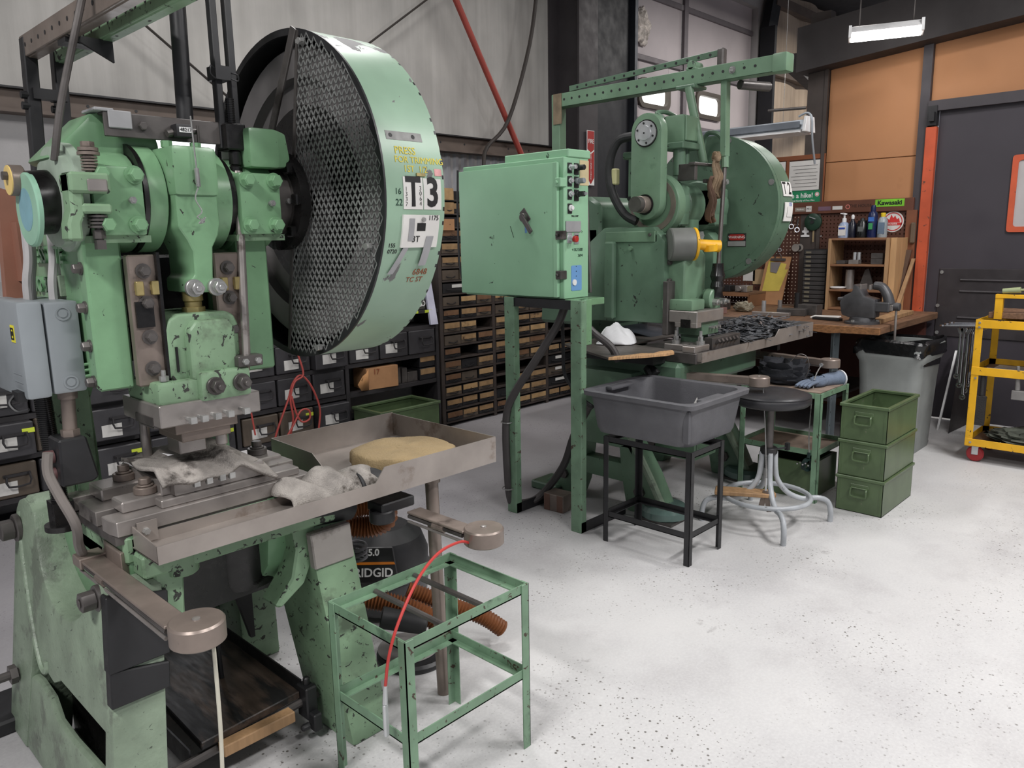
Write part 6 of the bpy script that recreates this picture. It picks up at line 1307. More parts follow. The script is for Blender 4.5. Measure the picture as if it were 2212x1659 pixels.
PB.part('rail_emblem', MB().ring((6.928, 2.605, 1.765), (1, 0, 0), .013, .02, .002, n=20), surf('pale_red', (190, 110, 100), .6), rl)
sticker(2.65, 2.735, 1.745, 1.775, PAPER); sticker(2.75, 2.86, 1.74, 1.775, surf('mauve_label', (110, 84, 100), .6))
sticker(2.92, 2.97, 1.735, 1.785, PAPER, 'M12', INK, .02); sticker(2.975, 3.07, 1.74, 1.775, surf('grey_label', (140, 132, 122), .6), 'Madison', INKW, .02)
rs = PB.part('round_sticker', MB().cyl((6.95, 2.235, 1.63), (6.954, 2.235, 1.63), .085, n=36), PAPER)
PB.part('sticker_ring', MB().ring((6.9485, 2.235, 1.63), (1, 0, 0), .068, .075, .001, n=36), INKR, rs)
PB.part('sticker_flame', MB().prism([(2.18, 1.625), (2.29, 1.625), (2.28, 1.66), (2.265, 1.645), (2.25, 1.69), (2.235, 1.66), (2.22, 1.68), (2.205, 1.65), (2.19, 1.66)], 'x', 6.9485, 6.95).box(6.9485, 6.95, 2.165, 2.305, 1.60, 1.622), INKR, rs)
PB.text('sticker_text', 'POWER', (6.9478, 2.235, 1.611), (0, -1, 0), (0, 0, 1), .02, INKW, rs)
# things hung on the pegboard
gt = Thing('tape_reel', 'dark green round reel hung on the pegboard', 'reel', (6.93, 2.90, 1.64))
gt.part('disc', MB().lathe((6.95, 2.90, 1.645), (-1, 0, 0), [(.07, 0), (.075, .005), (.075, .03), (.065, .035), (.02, .036)], 32), LEAF)
gt.part('hub', MB().cyl((6.914, 2.90, 1.645), (6.905, 2.90, 1.645), .016, n=16), BLACK)
gt.part('crank', MB().bar((6.91, 2.925, 1.69), (6.91, 2.87, 1.67), .016, .006), ALU)
gt.part('tape_tail', MB().box(6.93, 6.932, 2.885, 2.90, 1.47, 1.575), surf('tan_tape', (150, 132, 100), .6))
for i, (y, z) in enumerate(((3.10, 1.65), (3.045, 1.62))):
    sn = Thing('snap_ring_tool', ['left steel ring plier hung on the pegboard', 'right steel ring plier hung lower on the pegboard'][i], 'tool', (6.94, y, z-.06), 'ring pliers on the pegboard')
    sn.part('ring', MB().ring((6.94, y, z-.04), (-1, 0, 0), .017, .024, .006, n=18), CHROME)
    sn.part('stem', MB().cyl((6.937, y, z-.016), (6.937, y-.005, z+.06), .006, n=8).cyl((6.937, y+.01, z), (6.937, y-.012, z+.02), .005, n=8), CHROME)
single('white_cutout', MB().prism([(2.955, 1.60), (2.985, 1.60), (2.985, 1.575), (3.0, 1.57), (3.0, 1.555), (2.98, 1.55), (2.98, 1.535), (3.01, 1.53), (3.01, 1.515), (2.935, 1.515), (2.935, 1.53), (2.96, 1.535), (2.96, 1.55), (2.94, 1.555), (2.94, 1.57), (2.955, 1.575)], 'x', 6.94, 6.953), WHITE, 'small white cut-out bracket hung on the pegboard', 'bracket', (6.95, 2.97, 1.56))
sp = Thing('wire_spool', 'grey spool hung on a pegboard hook', 'spool', (6.93, 3.03, 1.42))
sp.part('flange', MB().cyl((6.95, 3.02, 1.42), (6.944, 3.02, 1.42), .034, n=24), surf('grey_spool', (140, 134, 128), .6))
sp.part('flange', MB().cyl((6.90, 3.035, 1.42), (6.894, 3.035, 1.42), .034, n=24), surf('grey_spool', (0, 0, 0)))
sp.part('core', MB().cyl((6.945, 3.02, 1.42), (6.90, 3.035, 1.42), .02, n=18), BLACK)
single('key_ring', MB().ring((6.94, 3.20, 1.40), (-1, 0, 0), .014, .019, .006, n=16).cyl((6.937, 3.20, 1.415), (6.937, 3.20, 1.48), .005, n=8), CHROME, 'small ring tool hung left of the grey spool', 'tool', (6.94, 3.2, 1.4))
for i, (y, z, mt_, lab) in enumerate(((3.15, 1.615, surf('blue_tag', (60, 120, 170), .5), 'small round blue tag on the pegboard'), (3.20, 1.55, INKR, 'small red and white tag on the pegboard'), (2.83, 1.52, STEEL, 'thin steel hook on the pegboard'))):
    single('peg_item', MB().cyl((6.953, y, z), (6.945, y, z), .022 if i < 2 else .008, n=16), mt_, lab, 'tag', (6.95, y, z))
CBD = Thing('clipboard', 'brown clipboard with yellow sheet leaning on the pegboard', 'clipboard', (6.86, 3.25, .90))
def lean(x): return x
CBD.part('board', MB().hexa([(6.84, 3.12, .903), (6.845, 3.12, .903), (6.845, 3.36, .903), (6.84, 3.36, .903), (6.925, 3.08, 1.34), (6.93, 3.08, 1.34), (6.93, 3.315, 1.34), (6.925, 3.315, 1.34)]), CARD)
CBD.part('yellow_sheet', MB().hexa([(6.862, 3.155, 1.03), (6.864, 3.155, 1.03), (6.862, 3.315, 1.02), (6.86, 3.32, 1.02), (6.912, 3.085, 1.27), (6.914, 3.085, 1.27), (6.916, 3.29, 1.30), (6.914, 3.29, 1.30)]), surf('yellow_sheet', (206, 186, 84), .7, var=.1, vscale=12))
CBD.part('grey_slip', MB().hexa([(6.890, 3.20, 1.19), (6.892, 3.20, 1.19), (6.892, 3.26, 1.20), (6.89, 3.26, 1.20), (6.908, 3.17, 1.29), (6.91, 3.17, 1.29), (6.91, 3.27, 1.29), (6.908, 3.27, 1.29)]), surf('grey_slip', (128, 122, 122), .7))
CBD.part('clip', MB().box(6.905, 6.925, 3.13, 3.27, 1.30, 1.325).tube([(6.912, 3.17, 1.325), (6.91, 3.18, 1.36), (6.91, 3.22, 1.36), (6.912, 3.23, 1.325)], .005, n=6), STEELD, bevel=.003)
# narrow stack of drawers left of the shelf box
DC = Thing('drawer_stack', 'narrow stack of dark shallow drawers beside the wooden shelf box', 'drawers', (6.75, 2.76, .90))
DC.part('case', MB().box(6.70, 6.93, 2.66, 2.87, .90, 1.41), BLACK)
for k in range(13):
    d_ = DC.part('drawer', MB().box(6.688, 6.70, 2.668, 2.862, .912+k*.038, .944+k*.038), surf('drawer_dark', (60, 58, 58), .5, var=.25), bevel=.003)
    DC.part('drawer_label', MB().box(6.686, 6.688, 2.80, 2.845, .92+k*.038, .936+k*.038), surf('faded_label', (118, 112, 96), .8), d_)
# wooden shelf box with its contents
SB = Thing('shelf_box', 'open wooden shelf box standing on the workbench', 'shelf', (6.78, 2.36, .90))
SB.part('side', MB().box(6.64, 6.93, 2.615, 2.64, .90, 1.50), WOODP, bevel=.002)
SB.part('side', MB().box(6.64, 6.93, 2.15, 2.178, .90, 1.50), WOODP, bevel=.002)
SB.part('side_board', MB().box(6.66, 6.93, 2.10, 2.148, .90, 1.50), surf('new_pine', (190, 150, 106), .6, var=.15, vscale=4, stretch=(6, 6, .8)), bevel=.002)
for z in (1.485, 1.27, 1.06, .905): SB.part('shelf_board', MB().box(6.645, 6.93, 2.178, 2.615, z, z+.018), surf('shelf_pine', (132, 94, 66), .6, var=.2), bevel=.002)
for i, (y0, y1, z, h_, mt_, lab) in enumerate(((2.51, 2.58, 1.288, .03, STEELD, 'low dark block at left of the top compartment of the shelf box'), (2.40, 2.48, 1.288, .035, STEEL, 'bright flat block in the top compartment of the shelf box'), (2.205, 2.30, 1.288, .045, STEELD, 'lower of two marked blocks in the top compartment'), (2.205, 2.30, 1.334, .045, STEELD, 'upper of two marked blocks in the top compartment'))):
    single('steel_block', MB().box(6.68, 6.76, y0, y1, z, z+h_), mt_, lab, 'block', (6.72, (y0+y1)/2, z), bevel=.003)
for i, (y, lab) in enumerate(((2.44, 'left upright steel slug on the bright flat block'), (2.405, 'right upright steel slug on the bright flat block'))):
    single('steel_slug', MB().cyl((6.71, y, 1.324), (6.71, y, 1.385), .014, n=16), ALU, lab, 'slug', (6.71, y, 1.324))
single('steel_cylinder', MB().cyl((6.74, 2.48, 1.079), (6.74, 2.48, 1.24), .035, n=20), STEEL, 'tall steel tube in the middle compartment of the shelf box', 'tube', (6.74, 2.48, 1.079))
single('angle_plate', MB().prism([(2.27, 1.079), (2.42, 1.079), (2.40, 1.10), (2.36, 1.24), (2.33, 1.25), (2.29, 1.12)], 'x', 6.74, 6.76), STEELD, 'dark triangular plate in the middle compartment of the shelf box', 'plate', (6.75, 2.35, 1.079))
single('white_dish', MB().lathe((6.70, 2.56, 1.079), (0, 0, 1), [(.05, 0), (.065, .012), (.06, .018), (.02, .016)], 24), WHITE, 'white dish on the middle shelf of the shelf box', 'dish', (6.70, 2.56, 1.079))
single('steel_slug', MB().cyl((6.70, 2.44, .924), (6.70, 2.44, 1.0), .017, n=16), ALU, 'short bright slug on the lowest shelf behind the vise', 'slug', (6.70, 2.44, .924))
# bottles on the shelf box
def bottle(name, label, y, prof, mat, cap=None, capmat=None, lab=None, labmat=None, x=6.74):
    B = Thing(name, label, 'bottle', (x, y, 1.504))
    B.part('body', MB().lathe((x, y, 1.504), (0, 0, 1), prof, 20), mat, smooth=45)
    h_ = prof[-1][1]
    if cap: B.part('cap', MB().lathe((x, y, 1.504+h_), (0, 0, 1), cap, 14), capmat)
    if lab: B.part('label_panel', MB().box(x-prof[0][0]-.002, x-prof[0][0]+.006, y-lab[0], y+lab[0], 1.504+lab[1], 1.504+lab[2]), labmat)
    return B
PB_ = bottle('pump_bottle', 'clear hand sanitizer bottle with white pump and blue label', 2.555, [(.042, 0), (.044, .01), (.044, .10), (.03, .125), (.018, .13)], surf('clear_blue_plastic', (150, 164, 190), .2), [(.018, 0), (.018, .03), (.008, .035), (.008, .06), (.02, .062), (.02, .072), (.005, .075)], WHITE, (.03, .02, .10), PAPER)
PB_.part('label_stripe', MB().box(6.694, 6.697, 2.53, 2.58, 1.575, 1.59), INKB)
PB_.part('pump_spout', MB().box(6.70, 6.735, 2.552, 2.575, 1.70, 1.71), WHITE)
bottle('spray_bottle', 'dark navy bottle with white nozzle beside the sanitizer', 2.485, [(.03, 0), (.032, .01), (.032, .11), (.014, .14), (.012, .155)], surf('navy_plastic', (24, 26, 40), .3), [(.012, 0), (.014, .02), (.008, .035)], WHITE)
bottle('plastic_jar', 'short black jar between the bottles on the shelf box', 2.405, [(.042, 0), (.044, .01), (.044, .115), (.036, .125), (.036, .14)], surf('black_jar', (20, 22, 22), .3), [(.02, 0), (.01, .02)], BLACK, (.02, .05, .09), surf('dim_label', (96, 100, 100), .6))
bottle('lotion_bottle', 'tall dark blue lotion bottle on the shelf box', 2.325, [(.038, 0), (.04, .01), (.04, .17), (.032, .20), (.022, .21)], surf('dark_blue_plastic', (22, 34, 76), .3), [(.02, 0), (.02, .03), (.016, .05)], surf('dark_blue_plastic', (0, 0, 0)), (.022, .13, .165), surf('label_blue', (60, 110, 190), .5)).part('green_mark', MB().box(6.69, 6.702, 2.31, 2.34, 1.57, 1.62), surf('label_green', (60, 150, 90), .5))
bottle('cleaner_bottle', 'silver grey cleaner bottle with yellow cap on the shelf box', 2.245, [(.036, 0), (.038, .01), (.038, .13), (.028, .155), (.018, .165)], surf('silver_plastic', (150, 158, 162), .3), [(.018, 0), (.02, .028), (.016, .032)], surf('cap_yellow', (226, 196, 40), .5), (.025, .03, .12), surf('label_silver', (98, 116, 136), .5))
# planks by the orange post
single('wood_plank', MB().hexa([(6.76, 2.105, .902), (6.78, 2.105, .902), (6.78, 2.15, .902), (6.76, 2.15, .902), (6.905, 2.06, 1.40), (6.925, 2.06, 1.40), (6.925, 2.10, 1.40), (6.905, 2.10, 1.40)]), surf('dark_plank', (92, 70, 56), .65, var=.2), 'dark plank leaning beside the shelf box', 'plank', (6.83, 2.1, .902))
single('wood_plank', MB().hexa([(6.68, 2.065, .902), (6.70, 2.065, .902), (6.70, 2.10, .902), (6.68, 2.10, .902), (6.89, 2.025, 1.33), (6.91, 2.025, 1.33), (6.91, 2.05, 1.33), (6.89, 2.05, 1.33)]), WOODP, 'pale plank leaning in front of the orange post', 'plank', (6.79, 2.06, .902))
single('wood_plank', put(MB().box(-.42, .42, -.045, .045, 0, .03), (6.22, 1.96, .901), R(2)), WOODP, 'pale plank lying flat on the bench end behind the vise', 'plank', (6.22, 1.96, .901), bevel=.002)
# things on the bench
def bl(name, x, y, w_, d_, h_, mt_, lab, rz=0, cat='block'):
    single(name, put(MB().box(-w_/2, w_/2, -d_/2, d_/2, 0, h_), (x, y, .901), rz), mt_, lab, cat, (x, y, .901), bevel=.003)
rk = Thing('riser_shelf', 'low wooden riser shelf on the workbench left of the clipboard', 'shelf', (6.7, 3.6, .90))
rk.part('shelf_board', MB().box(6.52, 6.93, 3.28, 4.1, 1.005, 1.025), WOOD, bevel=.002)
rk.part('end_board', MB().box(6.54, 6.93, 3.28, 3.30, .902, 1.005), surf('shelf_pine', (0, 0, 0)))
rk.part('front_lip', MB().box(6.515, 6.525, 3.28, 4.1, .995, 1.03), surf('shelf_pine', (0, 0, 0)))
bl('die_block', 5.86, 3.22, .08, .13, .05, surf('pinkish_steel', (130, 100, 94), .5), 'reddish steel block on the bench left of the crumpled cloth')
single('steel_pin', MB().cyl((5.86, 3.22, .953), (5.86, 3.22, 1.03), .014, n=12), STEELBR, 'upright pin standing on the reddish steel block', 'pin', (5.86, 3.22, .953))
bl('steel_block', 6.2, 3.42, .14, .2, .09, STEELD, 'large dark block under the riser shelf edge')
single('crumpled_cloth', blob(6.12, 3.12, .902, .05, .08, .07, 6.1, .3), surf('dull_cloth', (150, 142, 124), .9, var=.3, bmp=.6, bscale=60), 'crumpled grey cloth on the workbench', 'cloth', (6.12, 3.12, .902), smooth=50)
for i, (x, y, h_, lab) in enumerate(((6.1, 2.93, .10, 'left bright steel slug on the bench by the clipboard'), (6.12, 2.80, .11, 'right bright steel slug on the bench by the clipboard'), (6.45, 2.80, .15, 'tall black tube standing on the bench'))):
    single('steel_slug', MB().cyl((x, y, .902), (x, y, .902+h_), .018+.006*(i == 2), n=16), [ALU, STEEL, BLACK][i], lab, ['slug', 'slug', 'tube'][i], (x, y, .902))
bl('die_block', 6.05, 2.66, .12, .22, .055, STEELD, 'long dark die block in the middle of the workbench', R(12))
bl('die_block', 6.15, 2.56, .10, .16, .085, STEELD, 'taller dark die block near the drawer stack', R(-6))
bl('steel_bar', 5.92, 2.78, .05, .30, .03, STEEL, 'flat bright bar along the front of the workbench', R(5), 'bar')
bl('paper_pad', 6.02, 2.38, .16, .20, .01, PAPER, 'white paper pad on the workbench beside the vise', R(10), 'paper')
bl('steel_rod', 5.85, 2.30, .05, .22, .02, BLACK, 'dark rod lying left of the vise base', R(-8), 'rod')
for i, (y, lab, mt_) in enumerate(((3.40, 'grey machine fitting on the riser shelf', STEEL), (3.60, 'dark box on the riser shelf', BLACK), (3.85, 'long dark box at the far end of the riser shelf', STEELD))):
    single('shelf_item', MB().box(6.60, 6.72, y-.06-.03*i, y+.06, 1.027, 1.085).cyl((6.60, y, 1.06), (6.55, y, 1.06), .025, n=14), mt_, lab, 'fitting', (6.65, y, 1.027), bevel=.004)
for i, (y, z, mt_, lab) in enumerate(((3.50, 1.19, PAPER, 'white card pinned to the pegboard above the riser shelf'), (3.40, 1.16, surf('tan_card', (178, 152, 116), .8), 'tan card pinned to the pegboard above the riser shelf'))):
    single('pinned_card', MB().box(6.948, 6.952, y-.06, y+.06, z-.08, z+.06), mt_, lab, 'card', (6.95, y, z))
# shop light hung over the bench, switched off
SL = Thing('shop_light', 'long grey shop light hanging unlit over the workbench', 'light', (6.3, 3.2, 2.38))
SL.part('housing', MB().prism([(6.24, 2.36), (6.36, 2.36), (6.33, 2.44), (6.27, 2.44)], 'y', 2.72, 4.0), GALV, bevel=.003)
SL.part('side_channel', MB().box(6.225, 6.24, 2.76, 4.0, 2.375, 2.425), surf('grey_channel', (110, 116, 124), .5), bevel=.002)
SL.part('reflector', MB().prism([(6.17, 2.335), (6.43, 2.335), (6.36, 2.362), (6.24, 2.362)], 'y', 2.74, 4.0), surf('white_enamel', (0, 0, 0)))
SL.part('end_plate', MB().prism([(6.20, 2.34), (6.40, 2.34), (6.37, 2.46), (6.23, 2.46)], 'y', 2.70, 2.725), surf('white_enamel', (0, 0, 0)), bevel=.003)
SL.part('hanger_pipe', MB().cyl((6.3, 2.74, 2.53), (6.3, 3.06, 2.545), .012, n=10), STEELD)
SL.part('hanger_wire', MB().cyl((6.3, 2.93, 2.44), (6.3, 2.93, 4.9), .002, n=6), STEELB)
SL.part('hanger_wire', MB().cyl((6.3, 3.9, 2.44), (6.3, 3.9, 4.86), .002, n=6), STEELB)
SL.part('conduit', MB().tube([(6.3, 2.80, 2.47), (6.3, 2.73, 2.49), (6.3, 2.69, 2.44), (6.32, 2.69, 2.3), (6.4, 2.69, 2.1)], .009, n=8), GALV)
# fire sign on the column
FS = Thing('fire_sign', 'red and white vertical fire extinguisher arrow sign on the column', 'sign', (6.0, 4.68, 2.04))
FS.part('panel', MB().box(5.945, 6.055, 4.672, 4.678, 2.03, 2.53), INKW)
FS.part('red_field', MB().prism([(5.95, 2.525), (6.05, 2.525), (6.05, 2.36), (6.0, 2.33), (5.95, 2.36)], 'y', 4.670, 4.672).prism([(5.95, 2.345), (6.0, 2.315), (6.05, 2.345), (6.05, 2.10), (6.0, 2.04), (5.95, 2.10)], 'y', 4.670, 4.672), RED)
FS.text('sign_text', 'FIRE', (6.0, 4.669, 2.43), (1, 0, 0), (0, 0, 1), .055, INKW, sx=.85)
for i, ch_ in enumerate('EXTINGUISHER'): FS.text('sign_letter', ch_, (6.0, 4.669, 2.305-i*.0195), (1, 0, 0), (0, 0, 1), .024, INKW)
# tan cloth tied to the far press link
rag2 = Thing('hanging_rag', 'brown oily rag tied to the linkage of the far press', 'rag', (4.06, 2.26, 1.68))
OR = surf('oily_brown_rag', (122, 104, 82), .85, var=.35, vscale=12, bmp=.8, bscale=60)
def rg(x0, w0, w1, ztop, l, y, seed):
    def f(u, v):
        w_ = w0+(w1-w0)*v**.7; a = (u-.5)
        return Vector((x0+a*w_+.006*math.sin(5*v+seed), y+.016*math.sin(a*22+seed)*(.3+v)+.012*math.sin(9*v), ztop-l*v*(1-.18*abs(a)*2*math.sin(3*seed+7*a))))
    return MB().grid(f, 30, 14)
rag2.part('main_fold', rg(4.04, .045, .10, 1.975, .21, 2.255, 1.), OR, solid=.006, smooth=60)
rag2.part('long_fold', rg(3.985, .03, .055, 1.87, .22, 2.25, 2.6), surf('dark_oily_rag', (92, 70, 56), .85, var=.3, bmp=.8, bscale=60), solid=.006, smooth=60)
rag2.part('knot', blob(4.045, 2.262, 1.95, .03, .022, .05, 3.3, .25), OR, smooth=60)
# heap of off-cuts in the far tray: nobody could count them
mb = MB(); r2 = random.Random(3)
for k in range(620):
    u = r2.random(); x = 4.20+.88*u; y = 2.14+.58*r2.random()**1.1
    hmax = .03+.115*math.exp(-((x-4.70)/.34)**2-((y-2.34)/.26)**2)
    z = .88+hmax*(.25+.75*r2.random()**.5)
    if x < 4.46: z = max(z, .935)
    l = .03+.075*r2.random(); a = r2.random()*PI; t_ = (r2.random()-.5)*.7
    d = Vector((math.cos(a)*math.cos(t_), math.sin(a)*math.cos(t_), math.sin(t_)))*l
    n_ = Vector((-math.sin(a), math.cos(a), (r2.random()-.5)*.8)).normalized()*(.006+.008*r2.random())
    c = Vector((x, y, z)); bend = Vector((0, 0, .012*r2.random()))
    p = [c-d+n_, c-d-n_*.6, c-n_+bend, c+n_+bend, c+d-n_*.5, c+d+n_*.8]; th = Vector((0, 0, -.0022))
    mb.add(p+[q+th for q in p], [(0, 1, 2, 3), (3, 2, 4, 5), (6, 9, 8, 7), (9, 11, 10, 8), (0, 6, 7, 1), (1, 7, 8, 2), (2, 8, 10, 4), (4, 10, 11, 5), (5, 11, 9, 3), (3, 9, 6, 0)])
o = single('metal_offcuts', mb, surf('blackened_steel', (124, 126, 130), .3, metal=.5, var=.4, vscale=20), 'heap of dark thin metal offcuts in the far tray', 'offcuts', (4.65, 2.35, .88), smooth=0); o['kind'] = 'stuff'
# ------------------------------------------------------------------ storage along the back wall
RACK = surf('rack_black', (46, 44, 46), .6, var=.25, vscale=5)
DRW = surf('drawer_black', (58, 57, 60), .45, var=.2, vscale=7)
DRWB = surf('drawer_brown', (86, 76, 66), .5, var=.2, vscale=7)
LBL = surf('white_label', (206, 204, 200), .8, var=.08, vscale=30)
LIME = surf('lime_label', (210, 226, 70), .7)
SR = Thing('storage_rack', 'long low black rack of pull-out drawers along the back wall', 'rack', (2.1, 4.9, 0))
YF = 4.75
zb_ = [.035, .205, .435, .655, .875]
for z in zb_: SR.part('shelf', MB().box(-.9, 4.10, YF+.0, 5.07, z-.03, z), RACK)
for x in (-.9, -.02, .86, 1.72, 2.33, 3.20, 4.08): SR.part('upright', MB().box(x-.015, x+.015, YF-.005, 5.07, 0, .875), RACK)
r3 = random.Random(11)
handle_mesh = {}
def drawer(x0, x1, z0, z1, dy, mat, lab, tilt=0.):
    h_ = z1-z0
    d_ = SR.part('drawer', MB().box(x0, x1, YF-dy, YF+.28, z0, z1), mat, bevel=.006)
    hx = (x0+x1)/2+.03; hz = z0+h_*.58
    SR.part('drawer_handle', MB().tube([(hx-.055, YF-dy, hz+.02), (hx-.055, YF-dy-.03, hz+.015), (hx-.05, YF-dy-.035, hz-.035), (hx+.05, YF-dy-.035, hz-.035), (hx+.055, YF-dy-.03, hz+.015), (hx+.055, YF-dy, hz+.02)], .006, n=6, smooth=2).box(hx-.065, hx+.065, YF-dy-.012, YF-dy, hz+.012, hz+.026), RACK, d_)
    if lab:
        lx = x0+.04+.02*r3.random(); lz = z0+.02+.03*r3.random()
        lo = SR.part('drawer_label', MB().add([(lx, YF-dy-.002, lz), (lx+.11, YF-dy-.002, lz+.012*(r3.random()-.5)), (lx+.112, YF-dy-.002, lz+.07), (lx+.002, YF-dy-.002, lz+.068), (lx, YF-dy+.001, lz), (lx+.11, YF-dy+.001, lz), (lx+.112, YF-dy+.001, lz+.07), (lx, YF-dy+.001, lz+.068)], [(0, 1, 2, 3), (7, 6, 5, 4), (0, 4, 5, 1), (1, 5, 6, 2), (2, 6, 7, 3), (3, 7, 4, 0)]), LBL, d_)
        if lab > 1: SR.part('drawer_label', MB().box(lx+.14, lx+.20, YF-dy-.002, YF-dy+.001, z1-.06, z1-.035), LIME, d_)
    return d_
bays = [(-.02, .86), (.86, 1.72), (1.72, 2.33), (2.33, 3.20), (3.20, 4.08)]
for bi, (xa, xb) in enumerate(bays):
    n_ = {0: 3, 1: 3, 2: 2, 3: 3, 4: 3}[bi]; w_ = (xb-xa-.04)/n_
    for ri in range(3):
        for k in range(n_):
            if bi == 4 and ri < 2: continue
            x0 = xa+.02+k*w_+.008; x1 = x0+w_-.016
            z0 = zb_[ri+1]+.004 if True else 0
            drawer(x0, x1, z0, z0+.185, .05*(r3.random() < .35)+.01, DRWB if r3.random() < .22 else DRW, 1+(r3.random() < .3) if r3.random() < .85 else 0)
SR.part('shelf', MB().box(-.9, 4.1, YF-.0, 5.07, .975, 1.0), RACK)
for x, t_ in ((3.86, 'a'), (4.0, 'b')): SR.part('shelf_label', MB().box(x-.035, x+.035, YF-.004, YF, .978, .998), LIME)
# loose things in and on the rack
cb_ = Thing('cardboard_box', 'torn cardboard box turned sideways in the rack', 'box', (3.48, 4.78, .437))
cb_.part('box', put(MB().box(-.14, .14, -.06, .14, 0, .165), (3.52, 4.80, .437), R(-6)), CARD, bevel=.002)
cb_.part('torn_flap', MB().add([(3.38, 4.74, .44), (3.30, 4.72, .45), (3.27, 4.72, .50), (3.32, 4.72, .56), (3.36, 4.73, .575), (3.385, 4.74, .60)], [(0, 1, 2, 3, 4, 5)]), surf('torn_card', (190, 140, 92), .9), solid=.004)
cb_.text('box_writing', '17', (3.46, 4.741, .57), (1, 0, -.1), (0, 0, 1), .06, INKBR)
for i, (x, w_, h_, lab) in enumerate(((3.70, .04, .13, 'upright grey steel bar beside the cardboard box'), (3.76, .05, .12, 'second grey steel bar in the rack beside the cardboard box'), (3.84, .10, .08, 'low grey steel block at the right in the rack'))):
    single('steel_bar', MB().box(x-w_/2, x+w_/2, 4.78, 4.92, .437, .437+h_), STEELD, lab, 'bar', (x, 4.85, .437), bevel=.002)
for i, z in enumerate((.437, .54)):
    sd = Thing('small_drawer', ['lower small drawer with tan label at the right end of the rack', 'upper small drawer with tan label at the right end of the rack'][i], 'drawer', (3.98, 4.85, z), 'small drawers at the rack end')
    sd.part('body', MB().box(3.90, 4.06, 4.76, 5.0, z, z+.095), BLACK, bevel=.003)
    sd.part('label', MB().box(3.905, 4.055, 4.757, 4.76, z+.045, z+.09), KRAFT)
gb = Thing('steel_bin', 'long open green steel bin on the floor behind the near tray', 'bin', (3.45, 4.5, 0))
x0, x1, y0, y1, h_ = 3.18, 3.72, 4.33, 4.66, .36
gb.part('body', MB().box(x0, x1, y0, y0+.004, 0, h_-.01).box(x0, x1, y1-.004, y1, 0, h_-.01).box(x0, x0+.004, y0, y1, 0, h_-.01).box(x1-.004, x1, y0, y1, 0, h_-.01).box(x0, x1, y0, y1, 0, .004), GREENBIN)
gb.part('rim', frame_ring(MB(), [(x0-.01, y0-.01), (x1+.01, y0-.01), (x1+.01, y1+.01), (x0-.01, y1+.01)], [(x0+.016, y0+.016), (x1-.016, y0+.016), (x1-.016, y1-.016), (x0+.016, y1-.016)], 'z', h_-.02, h_), GREENBIN, bevel=.003)
gb.part('handle', MB().tube([(x0-.002, 4.45, .27), (x0-.025, 4.45, .26), (x0-.025, 4.45, .22), (x0-.025, 4.54, .22), (x0-.025, 4.54, .26), (x0-.002, 4.54, .27)], .006, n=6, smooth=2), STEELB)
cs = Thing('tool_case', 'dark grey tool case with white lettering on top of the rack', 'case', (3.85, 4.85, 1.0))
cs.part('body', MB().box(3.62, 4.0, 4.78, 5.0, 1.002, 1.22), surf('case_grey', (84, 84, 78), .5, var=.15), bevel=.012, seg=2)
cs.text('lettering', 'DVS', (3.90, 4.778, 1.05), (1, 0, 0), (0, 0, 1), .07, INKW, bold=.002)
cs.part('emblem', MB().ring((3.975, 4.7795, 1.05), (0, -1, 0), .014, .022, .002, n=18), INKW)
single('leaning_board', MB().hexa([(4.0, 4.72, .88), (4.075, 4.72, .88), (4.075, 4.74, .88), (4.0, 4.74, .88), (4.02, 4.86, 1.5), (4.085, 4.86, 1.5), (4.085, 4.88, 1.5), (4.02, 4.88, 1.5)]), surf('lavender_white', (196, 196, 214), .6), 'pale panel leaning between the rack and the drawer wall', 'panel', (4.04, 4.8, 1.0))
single('sheet_stack', put(MB().box(-.2, .2, -.12, .12, 0, .02).box(-.21, .19, -.11, .13, .022, .03).box(-.2, .2, -.12, .12, .034, .042), (2.62, 4.88, 1.002), R(8)), PAPER, 'stack of white sheets on top of the rack under the guard', 'paper', (2.62, 4.88, 1.002))
single('metal_tray', MB().box(.75, 1.2, 4.7, 5.0, 1.30, 1.31).box(.75, 1.2, 4.7, 4.71, 1.31, 1.37).box(.8, .9, 4.75, 4.95, 1.0, 1.30), surf('tray_grey', (150, 148, 146), .5, var=.2), 'grey metal tray on a pedestal at the far left', 'tray', (.95, 4.85, 1.002))
rcd = surf('red_lead', (176, 74, 68), .55)
RC = Thing('test_lead', 'red electrical leads looped in front of the rack drawers', 'lead', (2.72, 4.65, .3))
RC.part('lead', MB().tube([(2.55, 4.68, .24), (2.58, 4.66, .34), (2.66, 4.66, .50), (2.70, 4.66, .60), (2.76, 4.66, .65), (2.82, 4.66, .60), (2.87, 4.66, .50), (2.90, 4.66, .38), (2.88, 4.66, .25)], .007, n=6), rcd)
RC.part('lead', MB().tube([(2.66, 4.67, .24), (2.68, 4.65, .36), (2.67, 4.65, .50), (2.71, 4.65, .61), (2.78, 4.65, .655), (2.76, 4.67, .80), (2.72, 4.68, .95)], .007, n=6), rcd)
RC.part('lead_loop', MB().tube([(2.62, 4.65, .24), (2.68, 4.64, .33), (2.74, 4.64, .41), (2.80, 4.64, .40), (2.80, 4.64, .34), (2.74, 4.64, .33), (2.70, 4.64, .40), (2.68, 4.65, .52)], .007, n=6), rcd)
single('thin_lead', MB().tube([(2.20, 4.70, .99), (2.30, 4.66, .92), (2.36, 4.66, .80), (2.37, 4.66, .60), (2.40, 4.66, .30)], .006, n=6), rcd, 'single dull red lead hanging left of the looped leads', 'lead', (2.35, 4.67, .3))
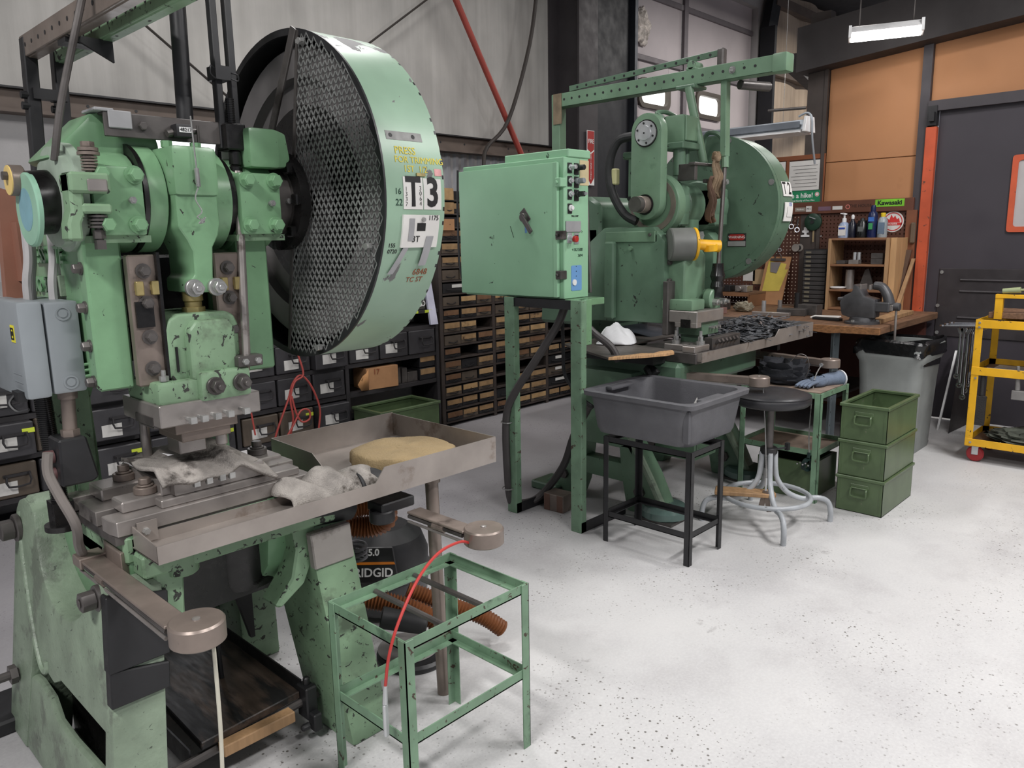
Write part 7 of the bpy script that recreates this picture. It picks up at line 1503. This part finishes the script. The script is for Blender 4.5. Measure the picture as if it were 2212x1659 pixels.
# wall of small drawers
SD = Thing('drawer_cabinet', 'tall wall of small card-fronted drawers behind the electrical cabinet', 'cabinet', (4.95, 4.9, 0))
SDC = surf('cabinet_brown', (62, 54, 50), .6, var=.25, vscale=5)
units = [(4.12, 4.72), (4.72, 5.42), (5.42, 5.95)]
SD.part('case_back', MB().box(4.12, 5.95, 5.0, 5.08, 0, 1.95), BLACK)
pit_ = .107
for (xa, xb) in units:
    SD.part('upright', MB().box(xa, xa+.035, YF, 5.0, 0, 1.95), SDC)
    for r_ in range(18): SD.part('shelf_strip', MB().box(xa+.035, xb, YF-.004, 5.0, .03+r_*pit_, .045+r_*pit_), SDC)
SD.part('upright', MB().box(5.93, 5.96, YF, 5.0, 0, 1.95), SDC)
r4 = random.Random(5)
CARDS = [KRAFT, KRAFT, surf('card_pale', (172, 140, 98), .85, var=.2, vscale=14, spot=(80, 60, 42), spotamt=.4, spotscale=9), surf('card_brown', (112, 82, 58), .85, var=.25, vscale=14, spot=(56, 42, 34), spotamt=.5, spotscale=9)]
box_me = {}
for (xa, xb) in units:
    w_ = (xb-xa-.035)/3
    for r_ in range(17):
        z0 = .048+r_*pit_
        if r4.random() < .10: continue
        wide = r4.random() < .10
        for k in range(3):
            if wide and k: continue
            if r4.random() < .07: continue
            x0 = xa+.04+k*w_+.004; x1 = x0+(w_ if not wide else w_*2.4)-.012
            dy = .012*r4.random(); hh = .072+.006*r4.random()
            d_ = SD.part('drawer', MB().box(x0, x1, YF+.008-dy, YF+.2, z0, z0+hh), DRWB if r4.random() < .5 else BLACK)
            if not wide and r4.random() < .86:
                SD.part('card_label', MB().box(x0+.006, x1-.006, YF+.005-dy, YF+.008-dy, z0+.03, z0+hh-.003), r4.choice(CARDS), d_)
            elif wide: SD.part('card_label', MB().box(x0+.1, x0+.24, YF+.005-dy, YF+.008-dy, z0+.04, z0+.066), LBL, d_)
            SD.part('drawer_pull', MB().tube([(x0+.04, YF+.006-dy, z0+.026), ((x0+x1)/2, YF-.008-dy, z0+.014), (x1-.04, YF+.006-dy, z0+.026)], .004, n=5, smooth=2), BLACK, d_)
for i, z in enumerate((1.62, 1.75, 1.86)):
    SD.part('top_card', MB().box(4.13+.02*i, 4.30, YF-.012, YF-.004, z, z+.09), CARDS[i] if i else CARD)
